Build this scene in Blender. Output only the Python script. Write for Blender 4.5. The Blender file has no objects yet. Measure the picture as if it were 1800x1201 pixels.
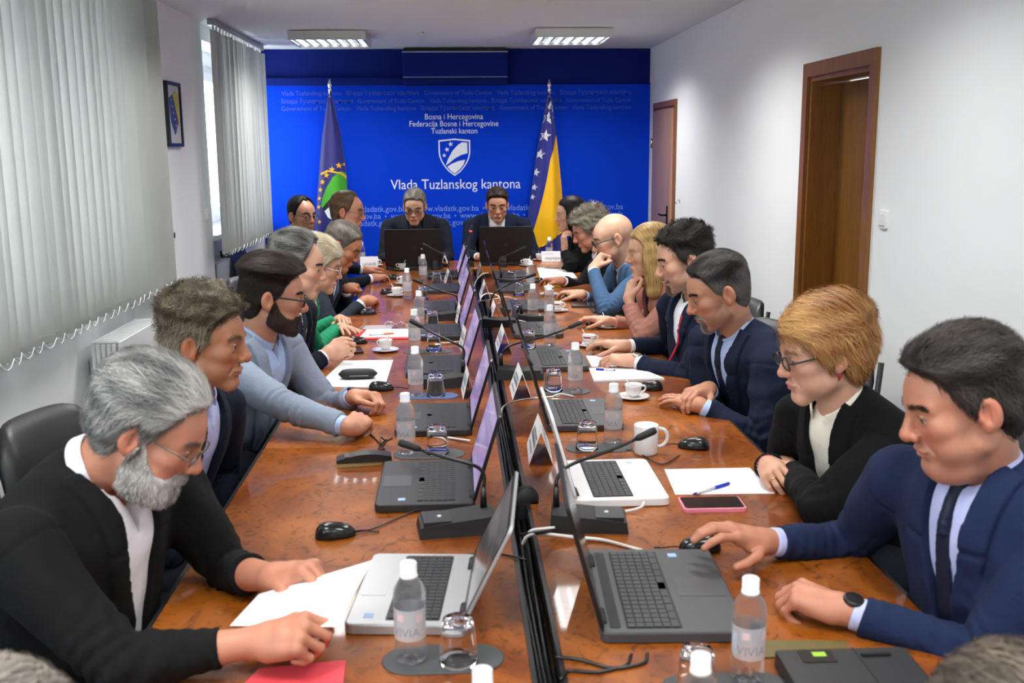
import bpy, bmesh, math, random
import numpy as np
from mathutils import Vector, Matrix
random.seed(7); np.random.seed(7)
PI = math.pi
scene = bpy.context.scene
LINK = scene.collection.objects.link
F32 = np.float32

# ------------------------------------------------------------------ camera
CAM = np.array([0.0, 0.0, 1.72])
FPX = 1800.0
def _n(v):
    v = np.array(v, float); return v / np.linalg.norm(v)
_Y = _n([798-900, -(260-600.5), FPX])          # the room's long axis seen by the camera
_Z = -_n([972-900, -(10310-600.5), FPX])
_Z = _n(_Z - _Y*np.dot(_Z, _Y))
_X = np.cross(_Y, _Z)
if _X[0] < 0: _X = -_X
MC = np.stack([_X, _Y, _Z], 1)
cd = bpy.data.cameras.new('camera'); cam = bpy.data.objects.new('camera', cd); LINK(cam)
Rw = Matrix(((MC[0][0], MC[1][0], -MC[2][0]), (MC[0][1], MC[1][1], -MC[2][1]), (MC[0][2], MC[1][2], -MC[2][2])))
cam.matrix_world = Matrix.Translation(Vector(CAM)) @ Rw.to_4x4()
cd.sensor_width = 36; cd.lens = 36.0*FPX/1800; cd.clip_start = 0.05
cd.dof.use_dof = True; cd.dof.focus_distance = 5.0; cd.dof.aperture_fstop = 5.6
scene.camera = cam
def _ray(u, v): return MC.T @ np.array([u-900, -(v-600.5), FPX])
def atz(u, v, z=0.75):
    d = _ray(u, v); return Vector(CAM + d*(z-CAM[2])/d[2])
def atx(u, v, x):
    d = _ray(u, v); return Vector(CAM + d*(x-CAM[0])/d[0])
def aty(u, v, y):
    d = _ray(u, v); return Vector(CAM + d*(y-CAM[1])/d[1])

# ------------------------------------------------------------------ world, exposure
scene.view_settings.view_transform = 'Standard'; scene.view_settings.look = 'None'
scene.view_settings.gamma = 1; scene.view_settings.use_curve_mapping = False
scene.view_settings.exposure = 0.30
scene.cycles.use_denoising = True
scene.cycles.max_bounces = 10; scene.cycles.diffuse_bounces = 4; scene.cycles.glossy_bounces = 4
scene.cycles.transmission_bounces = 10; scene.cycles.transparent_max_bounces = 16
scene.cycles.caustics_reflective = False; scene.cycles.caustics_refractive = False
scene.cycles.sample_clamp_indirect = 6.0
wd = bpy.data.worlds.new('sky'); scene.world = wd; wd.use_nodes = True
bg = wd.node_tree.nodes['Background']; bg.inputs[0].default_value = (0.86, 0.93, 1.0, 1); bg.inputs[1].default_value = 9.0

LAMP_POWER = 19.5
def area_lamp(name, loc, sx, sy, power, col=(1, 1, 1), spread=PI, rot=(0, 0, 0), portal=False, parent=None):
    l = bpy.data.lights.new(name, 'AREA'); l.shape = 'RECTANGLE'; l.size = sx; l.size_y = sy
    l.energy = power; l.color = col; l.spread = spread
    if portal: l.cycles.is_portal = True
    o = bpy.data.objects.new(name, l); LINK(o); o.location = loc; o.rotation_euler = rot
    if parent is not None: o.parent = parent; o.location = Vector(loc) - parent.location
    return o
RX0, RX1, RY0, RY1, RZ = -1.82, 1.87, -2.6, 9.93, 2.63
XR = -2.06                                      # outer face of the window recesses
WIN = [(-2.3, 0.75), (1.2, 5.6), (8.05, 9.78)]                # left wall openings; the first, unseen behind the camera, is added for daylight
WZ0, WZ1 = 1.09, 2.42
for i, (a, b) in enumerate(WIN):                # daylight enters through the windows
    area_lamp('daylight_portal', (XR-0.19, (a+b)/2, (WZ0+WZ1)/2), WZ1-WZ0, b-a, 1.0, rot=(0, -PI/2, 0), portal=True)

# ------------------------------------------------------------------ materials
MATS = {}
def mat(name, col=(0.8, 0.8, 0.8), rough=0.5, metal=0.0, **kw):
    if name in MATS: return MATS[name]
    m = bpy.data.materials.new(name); m.use_nodes = True
    b = m.node_tree.nodes['Principled BSDF']
    b.inputs['Base Color'].default_value = (*col, 1); b.inputs['Roughness'].default_value = rough
    b.inputs['Metallic'].default_value = metal
    for k, v in kw.items():
        if k == 'bump' or k == 'vary' or k == 'attr': continue
        b.inputs[k.replace('_', ' ')].default_value = v
    nt = m.node_tree
    if kw.get('attr'):
        a = nt.nodes.new('ShaderNodeAttribute'); a.attribute_name = 'Col'
        nt.links.new(a.outputs['Color'], b.inputs['Base Color'])
    if 'vary' in kw:                             # (scale, amount): gentle colour variation
        sc, am = kw['vary']
        tc = nt.nodes.new('ShaderNodeTexCoord'); no = nt.nodes.new('ShaderNodeTexNoise'); no.inputs['Scale'].default_value = sc
        no.inputs['Detail'].default_value = 4
        nt.links.new(tc.outputs['Object'], no.inputs['Vector'])
        mx = nt.nodes.new('ShaderNodeMix'); mx.data_type = 'RGBA'
        mx.inputs['A'].default_value = (*[c*(1-am) for c in col], 1); mx.inputs['B'].default_value = (*[min(1, c*(1+am)) for c in col], 1)
        nt.links.new(no.outputs['Fac'], mx.inputs['Factor']); nt.links.new(mx.outputs['Result'], b.inputs['Base Color'])
    if 'bump' in kw:                             # (scale, strength)
        sc, st = kw['bump']
        tc = nt.nodes.new('ShaderNodeTexCoord'); no = nt.nodes.new('ShaderNodeTexNoise'); no.inputs['Scale'].default_value = sc
        no.inputs['Detail'].default_value = 3
        nt.links.new(tc.outputs['Object'], no.inputs['Vector'])
        bp = nt.nodes.new('ShaderNodeBump'); bp.inputs['Strength'].default_value = st; bp.inputs['Distance'].default_value = 0.002
        nt.links.new(no.outputs['Fac'], bp.inputs['Height']); nt.links.new(bp.outputs['Normal'], b.inputs['Normal'])
    MATS[name] = m
    return m
def srgb(r, g, b):
    f = lambda c: (c/255/12.92) if c/255 <= 0.04045 else ((c/255+0.055)/1.055)**2.4
    return (f(r), f(g), f(b))

M_WALL = mat('wall_paint', (0.86, 0.88, 0.89), 0.75, vary=(1.5, 0.02), bump=(60, 0.15))
M_CEIL = mat('ceiling_paint', (0.82, 0.86, 0.85), 0.85, bump=(80, 0.1))
M_FLOOR = mat('floor_carpet', (0.06, 0.06, 0.07), 0.9, vary=(40, 0.3))
M_WHITE = mat('white_plastic', (0.8, 0.81, 0.82), 0.35)
M_PAPER = mat('paper', (0.86, 0.88, 0.92), 0.6)
M_BLACK = mat('black_plastic', (0.008, 0.008, 0.009), 0.32)
M_BLACKM = mat('black_matte', (0.009, 0.009, 0.010), 0.6)
M_GREYP = mat('grey_plastic', (0.05, 0.053, 0.056), 0.4)
M_DKGREY = mat('dark_grey_plastic', (0.018, 0.019, 0.021), 0.45)
M_KEY = mat('key_black', (0.022, 0.023, 0.025), 0.45)
M_SILVER = mat('silver', (0.52, 0.53, 0.54), 0.35, 0.6)
M_CHROME = mat('chrome', (0.75, 0.75, 0.76), 0.18, 1.0)
M_PORC = mat('porcelain', (0.82, 0.82, 0.81), 0.15, Coat_Weight=0.5)
M_RED = mat('red_print', srgb(150, 18, 40), 0.5)
M_LEATHER = mat('black_leather', (0.018, 0.018, 0.019), 0.4, bump=(90, 0.3))
M_BLUEPAINT = mat('blue_paint', srgb(8, 30, 112), 0.7, Specular_IOR_Level=0.15)
M_BANNER = mat('banner_print', srgb(6, 63, 212), 0.8, Specular_IOR_Level=0.1)
M_LETTER = mat('white_lettering', (0.85, 0.9, 1.0), 0.6)
M_LETTERDIM = mat('pale_blue_lettering', srgb(58, 94, 208), 0.6)
M_LETTERMID = mat('light_blue_lettering', srgb(120, 160, 245), 0.6)
M_GLASS = mat('clear_glass', (1, 1, 1), 0.0, Transmission_Weight=1.0, IOR=1.3)
M_WATER = mat('water', (0.98, 0.99, 1), 0.0, Transmission_Weight=1.0, IOR=1.13)
_nt = M_WATER.node_tree; _b = _nt.nodes['Principled BSDF']; _t = _nt.nodes.new('ShaderNodeBsdfTransparent'); _t.inputs[0].default_value = (0.96, 0.98, 1, 1)
_ms = _nt.nodes.new('ShaderNodeMixShader'); _ms.inputs[0].default_value = 0.5
_nt.links.new(_b.outputs[0], _ms.inputs[1]); _nt.links.new(_t.outputs[0], _ms.inputs[2])
_tl = _nt.nodes.new('ShaderNodeBsdfTranslucent'); _tl.inputs[0].default_value = (0.95, 0.97, 1, 1); _m2 = _nt.nodes.new('ShaderNodeMixShader'); _m2.inputs[0].default_value = 0.13
_nt.links.new(_ms.outputs[0], _m2.inputs[1]); _nt.links.new(_tl.outputs[0], _m2.inputs[2]); _nt.links.new(_m2.outputs[0], _nt.nodes['Material Output'].inputs[0])
M_PET = mat('pet_plastic', (1, 1, 1), 0.03, Transmission_Weight=1.0, IOR=1.18)
M_LABEL = mat('bottle_label', (0.84, 0.87, 0.9), 0.4, Transmission_Weight=0.35)
_nt = M_LABEL.node_tree; _b = _nt.nodes['Principled BSDF']; _t = _nt.nodes.new('ShaderNodeBsdfTransparent')
_ms = _nt.nodes.new('ShaderNodeMixShader'); _ms.inputs[0].default_value = 0.4
_nt.links.new(_b.outputs[0], _ms.inputs[1]); _nt.links.new(_t.outputs[0], _ms.inputs[2]); _nt.links.new(_ms.outputs[0], _nt.nodes['Material Output'].inputs[0])
M_CAP = mat('bottle_cap', (0.84, 0.85, 0.87), 0.35)
M_MATGREY = mat('coaster_grey', (0.055, 0.058, 0.062), 0.6)
M_MATBLUE = mat('coaster_blue', srgb(66, 92, 140), 0.55)
M_DOORW = mat('door_wood_dummy', srgb(120, 70, 20), 0.4)

def wood_material(name, c1, c2, c3, stretch, rough, coat):
    m = bpy.data.materials.new(name); m.use_nodes = True; nt = m.node_tree
    b = nt.nodes['Principled BSDF']; N = nt.nodes.new
    tc = N('ShaderNodeTexCoord'); mp = N('ShaderNodeMapping'); mp.inputs['Scale'].default_value = stretch
    nt.links.new(tc.outputs['Object'], mp.inputs['Vector'])
    n1 = N('ShaderNodeTexNoise'); n1.inputs['Scale'].default_value = 4; n1.inputs['Detail'].default_value = 6; n1.inputs['Distortion'].default_value = 1.2
    n2 = N('ShaderNodeTexNoise'); n2.inputs['Scale'].default_value = 24; n2.inputs['Detail'].default_value = 5; n2.inputs['Distortion'].default_value = 2.0
    for n in (n1, n2): nt.links.new(mp.outputs['Vector'], n.inputs['Vector'])
    r1 = N('ShaderNodeValToRGB'); r1.color_ramp.elements[0].position = 0.35; r1.color_ramp.elements[1].position = 0.68
    r1.color_ramp.elements[0].color = (*c1, 1); r1.color_ramp.elements[1].color = (*c2, 1)
    r2 = N('ShaderNodeValToRGB'); r2.color_ramp.elements[0].position = 0.53; r2.color_ramp.elements[1].position = 0.7
    r2.color_ramp.elements[0].color = (0, 0, 0, 1); r2.color_ramp.elements[1].color = (0.75, 0.75, 0.75, 1)
    nt.links.new(n1.outputs['Fac'], r1.inputs['Fac']); nt.links.new(n2.outputs['Fac'], r2.inputs['Fac'])
    mx = N('ShaderNodeMix'); mx.data_type = 'RGBA'; mx.inputs['B'].default_value = (*c3, 1)
    nt.links.new(r2.outputs['Color'], mx.inputs['Factor']); nt.links.new(r1.outputs['Color'], mx.inputs['A'])
    nt.links.new(mx.outputs['Result'], b.inputs['Base Color'])
    b.inputs['Roughness'].default_value = rough; b.inputs['Coat Weight'].default_value = coat; b.inputs['Coat Roughness'].default_value = 0.04
    MATS[name] = m; return m
M_TABLE = wood_material('burl_veneer', srgb(112, 52, 6), srgb(164, 92, 26), srgb(66, 28, 5), (1, 0.8, 1), 0.4, 0.5)
M_TABLE.node_tree.nodes['Principled BSDF'].inputs['Specular IOR Level'].default_value = 0.2
M_DOOR = wood_material('door_veneer', srgb(112, 72, 18), srgb(130, 86, 26), srgb(94, 58, 12), (3, 3, 0.25), 0.4, 0.3)
M_JAMB = wood_material('jamb_veneer', srgb(126, 78, 24), srgb(146, 94, 36), srgb(106, 64, 18), (3, 3, 0.25), 0.4, 0.3)
M_DOOR2 = wood_material('beech_door_veneer', srgb(156, 122, 98), srgb(170, 134, 110), srgb(144, 110, 88), (4, 4, 0.2), 0.45, 0.2)
M_BLIND = mat('blind_fabric', (0.44, 0.45, 0.43), 0.8, bump=(200, 0.3))
_nt = M_BLIND.node_tree; _b = _nt.nodes['Principled BSDF']
_tr = _nt.nodes.new('ShaderNodeBsdfTranslucent'); _tr.inputs[0].default_value = (0.72, 0.73, 0.71, 1)
_ms = _nt.nodes.new('ShaderNodeMixShader'); _ms.inputs[0].default_value = 0.4
_nt.links.new(_b.outputs[0], _ms.inputs[1]); _nt.links.new(_tr.outputs[0], _ms.inputs[2])
_nt.links.new(_ms.outputs[0], _nt.nodes['Material Output'].inputs[0])
def emit(name, col, st):
    m = bpy.data.materials.new(name); m.use_nodes = True; b = m.node_tree.nodes['Principled BSDF']
    b.inputs['Base Color'].default_value = (*col, 1); b.inputs['Emission Color'].default_value = (*col, 1); b.inputs['Emission Strength'].default_value = st
    return m
M_TUBE = emit('fluorescent_tube', (0.95, 0.98, 1.0), 4.5)
M_PANE = bpy.data.materials.new('window_pane'); M_PANE.use_nodes = True
_nt = M_PANE.node_tree; _o = _nt.nodes['Material Output']
_t = _nt.nodes.new('ShaderNodeBsdfTransparent'); _g = _nt.nodes.new('ShaderNodeBsdfGlossy'); _g.inputs['Roughness'].default_value = 0.02
_x = _nt.nodes.new('ShaderNodeMixShader'); _x.inputs[0].default_value = 0.06
_nt.links.new(_t.outputs[0], _x.inputs[1]); _nt.links.new(_g.outputs[0], _x.inputs[2]); _nt.links.new(_x.outputs[0], _o.inputs[0])

# ------------------------------------------------------------------ object helpers
def plain(name):
    return name
def new_obj(name, me, m=None, parent=None, loc=None):
    o = bpy.data.objects.new(name, me); LINK(o)
    if m is not None and not me.materials:
        for mm in (m if isinstance(m, (list, tuple)) else [m]): me.materials.append(mm)
    if parent is not None: o.parent = parent
    if loc is not None: o.location = loc
    return o
def tag(o, label=None, cat=None, group=None, kind=None):
    if label: o['label'] = label
    if cat: o['category'] = cat
    if group: o['group'] = group
    if kind: o['kind'] = kind
    return o
def thing(name, label, cat, loc=(0, 0, 0), rz=0.0, group=None):
    o = bpy.data.objects.new(name, None); LINK(o); o.empty_display_size = 0.05
    o.location = loc; o.rotation_euler = (0, 0, rz)
    return tag(o, label, cat, group)
def copy_tree(o, loc=None, rz=None, label=None, group=None):
    c = o.copy(); LINK(c)
    if loc is not None: c.location = loc
    if rz is not None: c.rotation_euler = (0, 0, rz)
    if label: c['label'] = label
    if group: c['group'] = group
    for ch in o.children:
        d = ch.copy(); LINK(d); d.parent = c
        for g in ch.children:
            e = g.copy(); LINK(e); e.parent = d
    return c
class MB:
    """collects simple solids and links them as one mesh object"""
    def __init__(s): s.v = []; s.f = []; s.mi = []; s.m = 0; s.sm = []
    def add(s, vs, fs, smooth=False):
        n = len(s.v); s.v += [tuple(v) for v in vs]
        for f in fs: s.f.append([i+n for i in f]); s.mi.append(s.m); s.sm.append(smooth)
        return s
    def box(s, a, b, M=None):
        x0, y0, z0 = a; x1, y1, z1 = b
        vs = [(x0,y0,z0),(x1,y0,z0),(x1,y1,z0),(x0,y1,z0),(x0,y0,z1),(x1,y0,z1),(x1,y1,z1),(x0,y1,z1)]
        if M is not None: vs = [M @ Vector(v) for v in vs]
        return s.add(vs, [(3,2,1,0),(4,5,6,7),(0,1,5,4),(1,2,6,5),(2,3,7,6),(3,0,4,7)])
    def rbox(s, a, b, r=0.01, seg=3, ch=0.0, M=None):
        """box with rounded vertical corners and a chamfered top edge"""
        x0, y0, z0 = a; x1, y1, z1 = b; r = min(r, (x1-x0)/2.01, (y1-y0)/2.01)
        def ring(z, ins):
            pts = []
            for cx, cy, a0 in ((x1-r, y1-r, 0), (x0+r, y1-r, PI/2), (x0+r, y0+r, PI), (x1-r, y0+r, 1.5*PI)):
                for k in range(seg+1):
                    t = a0 + PI/2*k/seg
                    pts.append((cx+(r-ins)*math.cos(t), cy+(r-ins)*math.sin(t), z))
            return pts
        ch = min(ch, r*0.9) if r > 0 else 0
        rings = [ring(z0, 0), ring(z1-ch, 0)] + ([ring(z1-ch*0.3, ch*0.3), ring(z1, ch)] if ch else [])
        n = len(rings[0]); vs = [p for q in rings for p in q]
        if M is not None: vs = [M @ Vector(v) for v in vs]
        fs = [tuple(range(n-1, -1, -1)), tuple(range((len(rings)-1)*n, len(rings)*n))]
        for k in range(len(rings)-1):
            for i in range(n): fs.append((k*n+i, k*n+(i+1) % n, (k+1)*n+(i+1) % n, (k+1)*n+i))
        return s.add(vs, fs)
    def lathe(s, prof, n=24, M=None, closed=False, smooth=True):
        vs = []; fs = []
        for r, z in prof:
            for i in range(n): vs.append((r*math.cos(2*PI*i/n), r*math.sin(2*PI*i/n), z))
        k = len(prof)
        for j in range(k-1):
            for i in range(n): fs.append((j*n+i, j*n+(i+1) % n, (j+1)*n+(i+1) % n, (j+1)*n+i))
        if closed:
            for i in range(n): fs.append(((k-1)*n+i, (k-1)*n+(i+1) % n, (i+1) % n, i))
        else:
            fs.append(tuple(range(n-1, -1, -1))); fs.append(tuple(range((k-1)*n, k*n)))
        if M is not None: vs = [M @ Vector(v) for v in vs]
        return s.add(vs, fs, smooth)
    def tube(s, pts, r, n=8, smooth=True, caps=True):
        pts = [Vector(p) for p in pts]; k = len(pts)
        rs = r if isinstance(r, (list, tuple)) else [r]*k
        vs = []; fs = []; up = None
        for i, p in enumerate(pts):
            d = (pts[min(i+1, k-1)] - pts[max(i-1, 0)]).normalized()
            if up is None:
                up = Vector((0, 0, 1)) if abs(d.z) < 0.9 else Vector((1, 0, 0))
            a = d.cross(up).normalized(); b = a.cross(d).normalized(); up = b
            for j in range(n):
                t = 2*PI*j/n; vs.append(p + a*rs[i]*math.cos(t) + b*rs[i]*math.sin(t))
        for i in range(k-1):
            for j in range(n): fs.append((i*n+j, i*n+(j+1) % n, (i+1)*n+(j+1) % n, (i+1)*n+j))
        if caps: fs.append(tuple(range(n-1, -1, -1))); fs.append(tuple(range((k-1)*n, k*n)))
        return s.add(vs, fs, smooth)
    def prism(s, poly, z0, z1, M=None):
        n = len(poly); vs = [(x, y, z0) for x, y in poly] + [(x, y, z1) for x, y in poly]
        if M is not None: vs = [M @ Vector(v) for v in vs]
        return s.add(vs, [tuple(range(n-1, -1, -1)), tuple(range(n, 2*n))] + [(i, (i+1) % n, n+(i+1) % n, n+i) for i in range(n)])
    def sphere(s, c, r, nu=12, nv=8, sc=(1, 1, 1)):
        vs = []; fs = []
        for j in range(nv+1):
            t = PI*j/nv
            for i in range(nu):
                p = 2*PI*i/nu; vs.append((c[0]+sc[0]*r*math.sin(t)*math.cos(p), c[1]+sc[1]*r*math.sin(t)*math.sin(p), c[2]-sc[2]*r*math.cos(t)))
        for j in range(nv):
            for i in range(nu): fs.append((j*nu+i, j*nu+(i+1) % nu, (j+1)*nu+(i+1) % nu, (j+1)*nu+i))
        return s.add(vs, fs, True)
    def mesh(s, name):
        me = bpy.data.meshes.new(name); me.from_pydata(s.v, [], s.f)
        me.polygons.foreach_set('material_index', s.mi); me.polygons.foreach_set('use_smooth', s.sm)
        me.update(); return me
    def build(s, name, m=None, parent=None, loc=None):
        return new_obj(name, s.mesh(name), m, parent, loc)
def bez(p0, p1, p2, p3, n=14):
    p0, p1, p2, p3 = map(Vector, (p0, p1, p2, p3))
    return [p0*(1-t)**3 + p1*3*t*(1-t)**2 + p2*3*t*t*(1-t) + p3*t**3 for t in [i/(n-1) for i in range(n)]]
def catmull(pts, n=6):
    P = [Vector(p) for p in pts]; P = [P[0]*2-P[1]] + P + [P[-1]*2-P[-2]]; out = []
    for i in range(1, len(P)-2):
        for k in range(n):
            t = k/n; a, b, c, d = P[i-1:i+3]
            out.append(0.5*((2*b) + (c-a)*t + (2*a-5*b+4*c-d)*t*t + (3*b-a-3*c+d)*t**3))
    return out + [P[-2]]
def text_mesh(name, body, size, align='CENTER', extrude=0.0, shear=0.0, sx=1.0):
    c = bpy.data.curves.new(name, 'FONT'); c.body = body; c.size = size; c.align_x = align; c.extrude = extrude; c.shear = shear
    c.resolution_u = 3
    o = bpy.data.objects.new(name, c); LINK(o)
    dg = bpy.context.evaluated_depsgraph_get()
    me = bpy.data.meshes.new_from_object(o.evaluated_get(dg)); me.name = name
    bpy.data.objects.remove(o); bpy.data.curves.remove(c)
    if sx != 1.0: me.transform(Matrix.Diagonal((sx, 1, 1, 1)))
    return me
def struct(name, mb, m, parent=None, loc=None):
    o = mb.build(name, m, parent, loc); o['kind'] = 'structure'; return o
ONLY = None
# ------------------------------------------------------------------ the room
struct('floor', MB().box((RX0-0.4, RY0-0.2, -0.1), (RX1+0.4, RY1+0.2, 0)), M_FLOOR)
struct('ceiling', MB().box((RX0-0.4, RY0-0.2, RZ), (RX1+0.4, RY1+0.2, RZ+0.1)), M_CEIL)
struct('wall_front', MB().box((RX0-0.4, RY1, 0), (RX1+0.4, RY1+0.15, RZ)), M_BLUEPAINT)
struct('wall_back', MB().box((RX0-0.4, RY0-0.15, 0), (RX1+0.4, RY0, RZ)), M_WALL)
# left wall: outer skin with two openings, piers standing proud between the window bays
w = MB()
ys = [RY0]+[q for ab in WIN for q in ab]+[RY1]
for i in range(7):
    a, b = ys[i], ys[i+1]
    if i in (1, 3, 5):
        w.box((XR-0.2, a, 0), (XR, b, WZ0)); w.box((XR-0.2, a, WZ1), (XR, b, RZ))
    else: w.box((XR-0.2, a, 0), (XR, b, RZ))
struct('wall_left', w, M_WALL)
for a, b in ((RY0, -2.4), (0.85, 1.1), (5.85, 7.83)): struct('wall_left', MB().box((XR, a, 0), (RX0, b, RZ)), M_WALL)
struct('wall_left', MB().box((XR, 9.86, 0), (RX0, RY1, RZ)), M_WALL)
for a, b in ((-2.4, 0.85), (1.1, 5.85), (7.83, 9.86)): struct('wall_left', MB().box((XR, a, WZ1+0.1), (RX0-0.03, b, RZ)), M_WALL)
struct('wall_left', MB().box((XR, 1.1, 0), (RX0-0.02, 5.85, WZ0-0.05)), M_WALL)
# right wall with two door openings
D1 = (4.60, 5.42, 2.07); D2 = (8.73, 9.60, 2.06)
w = MB(); x0, x1 = RX1, RX1+0.34
w.box((x0, RY0, 0), (x1, D1[0], RZ)); w.box((x0, D1[1], 0), (x1, D2[0], RZ)); w.box((x0, D2[1], 0), (x1, RY1, RZ))
w.box((x0, D1[0], D1[2]), (x1, D1[1], RZ)); w.box((x0, D2[0], D2[2]), (x1, D2[1], RZ))
struct('wall_right', w, M_WALL)
struct('baseboard_right', MB().box((RX1-0.015, RY0, 0), (RX1, D1[0]-0.09, 0.08)).box((RX1-0.015, D1[1]+0.09, 0), (RX1, D2[0]-0.09, 0.08)), M_DOOR)
struct('baseboard_left', MB().box((RX0, 5.85, 0), (RX0+0.015, 7.83, 0.08)), M_DOOR)
# doors
def casing(D, depth, m, wd=0.07):
    k = MB(); a, b, h = D
    for (p, q) in ((a-wd, a), (b, b+wd)): k.box((RX1-0.02, p, 0), (RX1, q, h+wd))
    k.box((RX1-0.02, a, h), (RX1, b, h+wd))
    k.box((RX1-0.001, a-0.001, 0), (RX1+depth, a+0.025, h)); k.box((RX1-0.001, b-0.025, 0), (RX1+depth, b+0.001, h)); k.box((RX1-0.001, a+0.025, h-0.025), (RX1+depth, b-0.025, h+0.001))
    return k
def door_handle(parent, x, y, z, sgn, m):
    h = MB(); h.rbox((-0.02, -0.006, -0.11), (0.02, 0.006, 0.11), 0.005, M=Matrix.Translation((x, y, z)) @ Matrix.Rotation(PI/2, 4, 'Z'))
    h.tube([(x, y, z+0.03), (x-0.045, y, z+0.03), (x-0.05, y+sgn*0.02, z+0.03), (x-0.05, y+sgn*0.12, z+0.03)], 0.009)
    h.lathe([(0.012, -0.003), (0.014, 0.006)], 12, M=Matrix.Translation((x-0.006, y, z-0.06)) @ Matrix.Rotation(-PI/2, 4, 'Y'))
    return h.build('door_handle', m, parent)
t = struct('door_1', casing(D1, 0.2, M_JAMB), M_JAMB)
lf = MB(); lf.box((RX1+0.155, D1[0]+0.027, 0.01), (RX1+0.195, D1[1]-0.027, D1[2]-0.03))
lf = lf.build('door_leaf', M_DOOR, t)
M_BRONZE = mat('dark_bronze', (0.02, 0.017, 0.014), 0.35, 0.8)
door_handle(t, RX1+0.15, D1[0]+0.09, 1.06, 1, M_BRONZE)
kx = RX1+0.14; ky = D1[0]+0.10
k = MB(); k.tube([(kx, ky, 1.0), (kx-0.03, ky, 1.0)], 0.004, 6); k.rbox((kx-0.036, ky-0.012, 0.93), (kx-0.03, ky+0.012, 0.985), 0.004)
k.build('key_tag', M_CHROME, t)
t = struct('door_2', casing(D2, 0.1, M_JAMB, 0.05), M_JAMB)
lf = MB(); lf.box((RX1-0.022, D2[0]+0.09, 0.01), (RX1+0.018, D2[1]+0.035, D2[2]-0.02)); lf.build('door_leaf', M_DOOR2, t)
door_handle(t, RX1-0.024, D2[0]+0.17, 1.1, 1, M_BRONZE)
for z in (0.3, 1.75): MB().tube([(RX1-0.03, D2[1]+0.04, z-0.045), (RX1-0.03, D2[1]+0.04, z+0.045)], 0.008, 8).build('hinge', M_CHROME, t)
# windows
for i, (a, b) in enumerate(WIN):
    n = (3, 4, 2)[i]
    wf = MB(); x0, x1 = XR-0.12, XR-0.05
    wf.box((x0, a, WZ0), (x1, b, WZ0+0.06)).box((x0, a, WZ1-0.06), (x1, b, WZ1)).box((x0, a, WZ0+0.06), (x1, a+0.06, WZ1-0.06)).box((x0, b-0.06, WZ0+0.06), (x1, b, WZ1-0.06))
    t = struct('window_%d' % (i+1), wf, M_WHITE)
    st = (b-a-0.12)/n
    for k in range(n):
        y0, y1 = a+0.06+k*st, a+0.06+(k+1)*st; s = MB()
        s.box((x0+0.01, y0, WZ0+0.06), (x1+0.02, y0+0.07, WZ1-0.06)).box((x0+0.01, y1-0.07, WZ0+0.06), (x1+0.02, y1, WZ1-0.06))
        s.box((x0+0.01, y0+0.07, WZ0+0.06), (x1+0.02, y1-0.07, WZ0+0.13)).box((x0+0.01, y0+0.07, WZ1-0.13), (x1+0.02, y1-0.07, WZ1-0.06))
        sash = s.build('sash', M_WHITE, t)
        MB().box((x0+0.03, y0+0.065, WZ0+0.125), (x0+0.038, y1-0.065, WZ1-0.125)).build('pane', M_PANE, sash)
    MB().rbox((XR-0.05, (a-0.09 if i < 2 else 7.84), WZ0-0.045), (RX0+0.035, (b+0.09, b+0.15, b+0.04)[i], WZ0-0.005), 0.008, ch=0.006).build('window_sill', M_WHITE, t)
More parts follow.
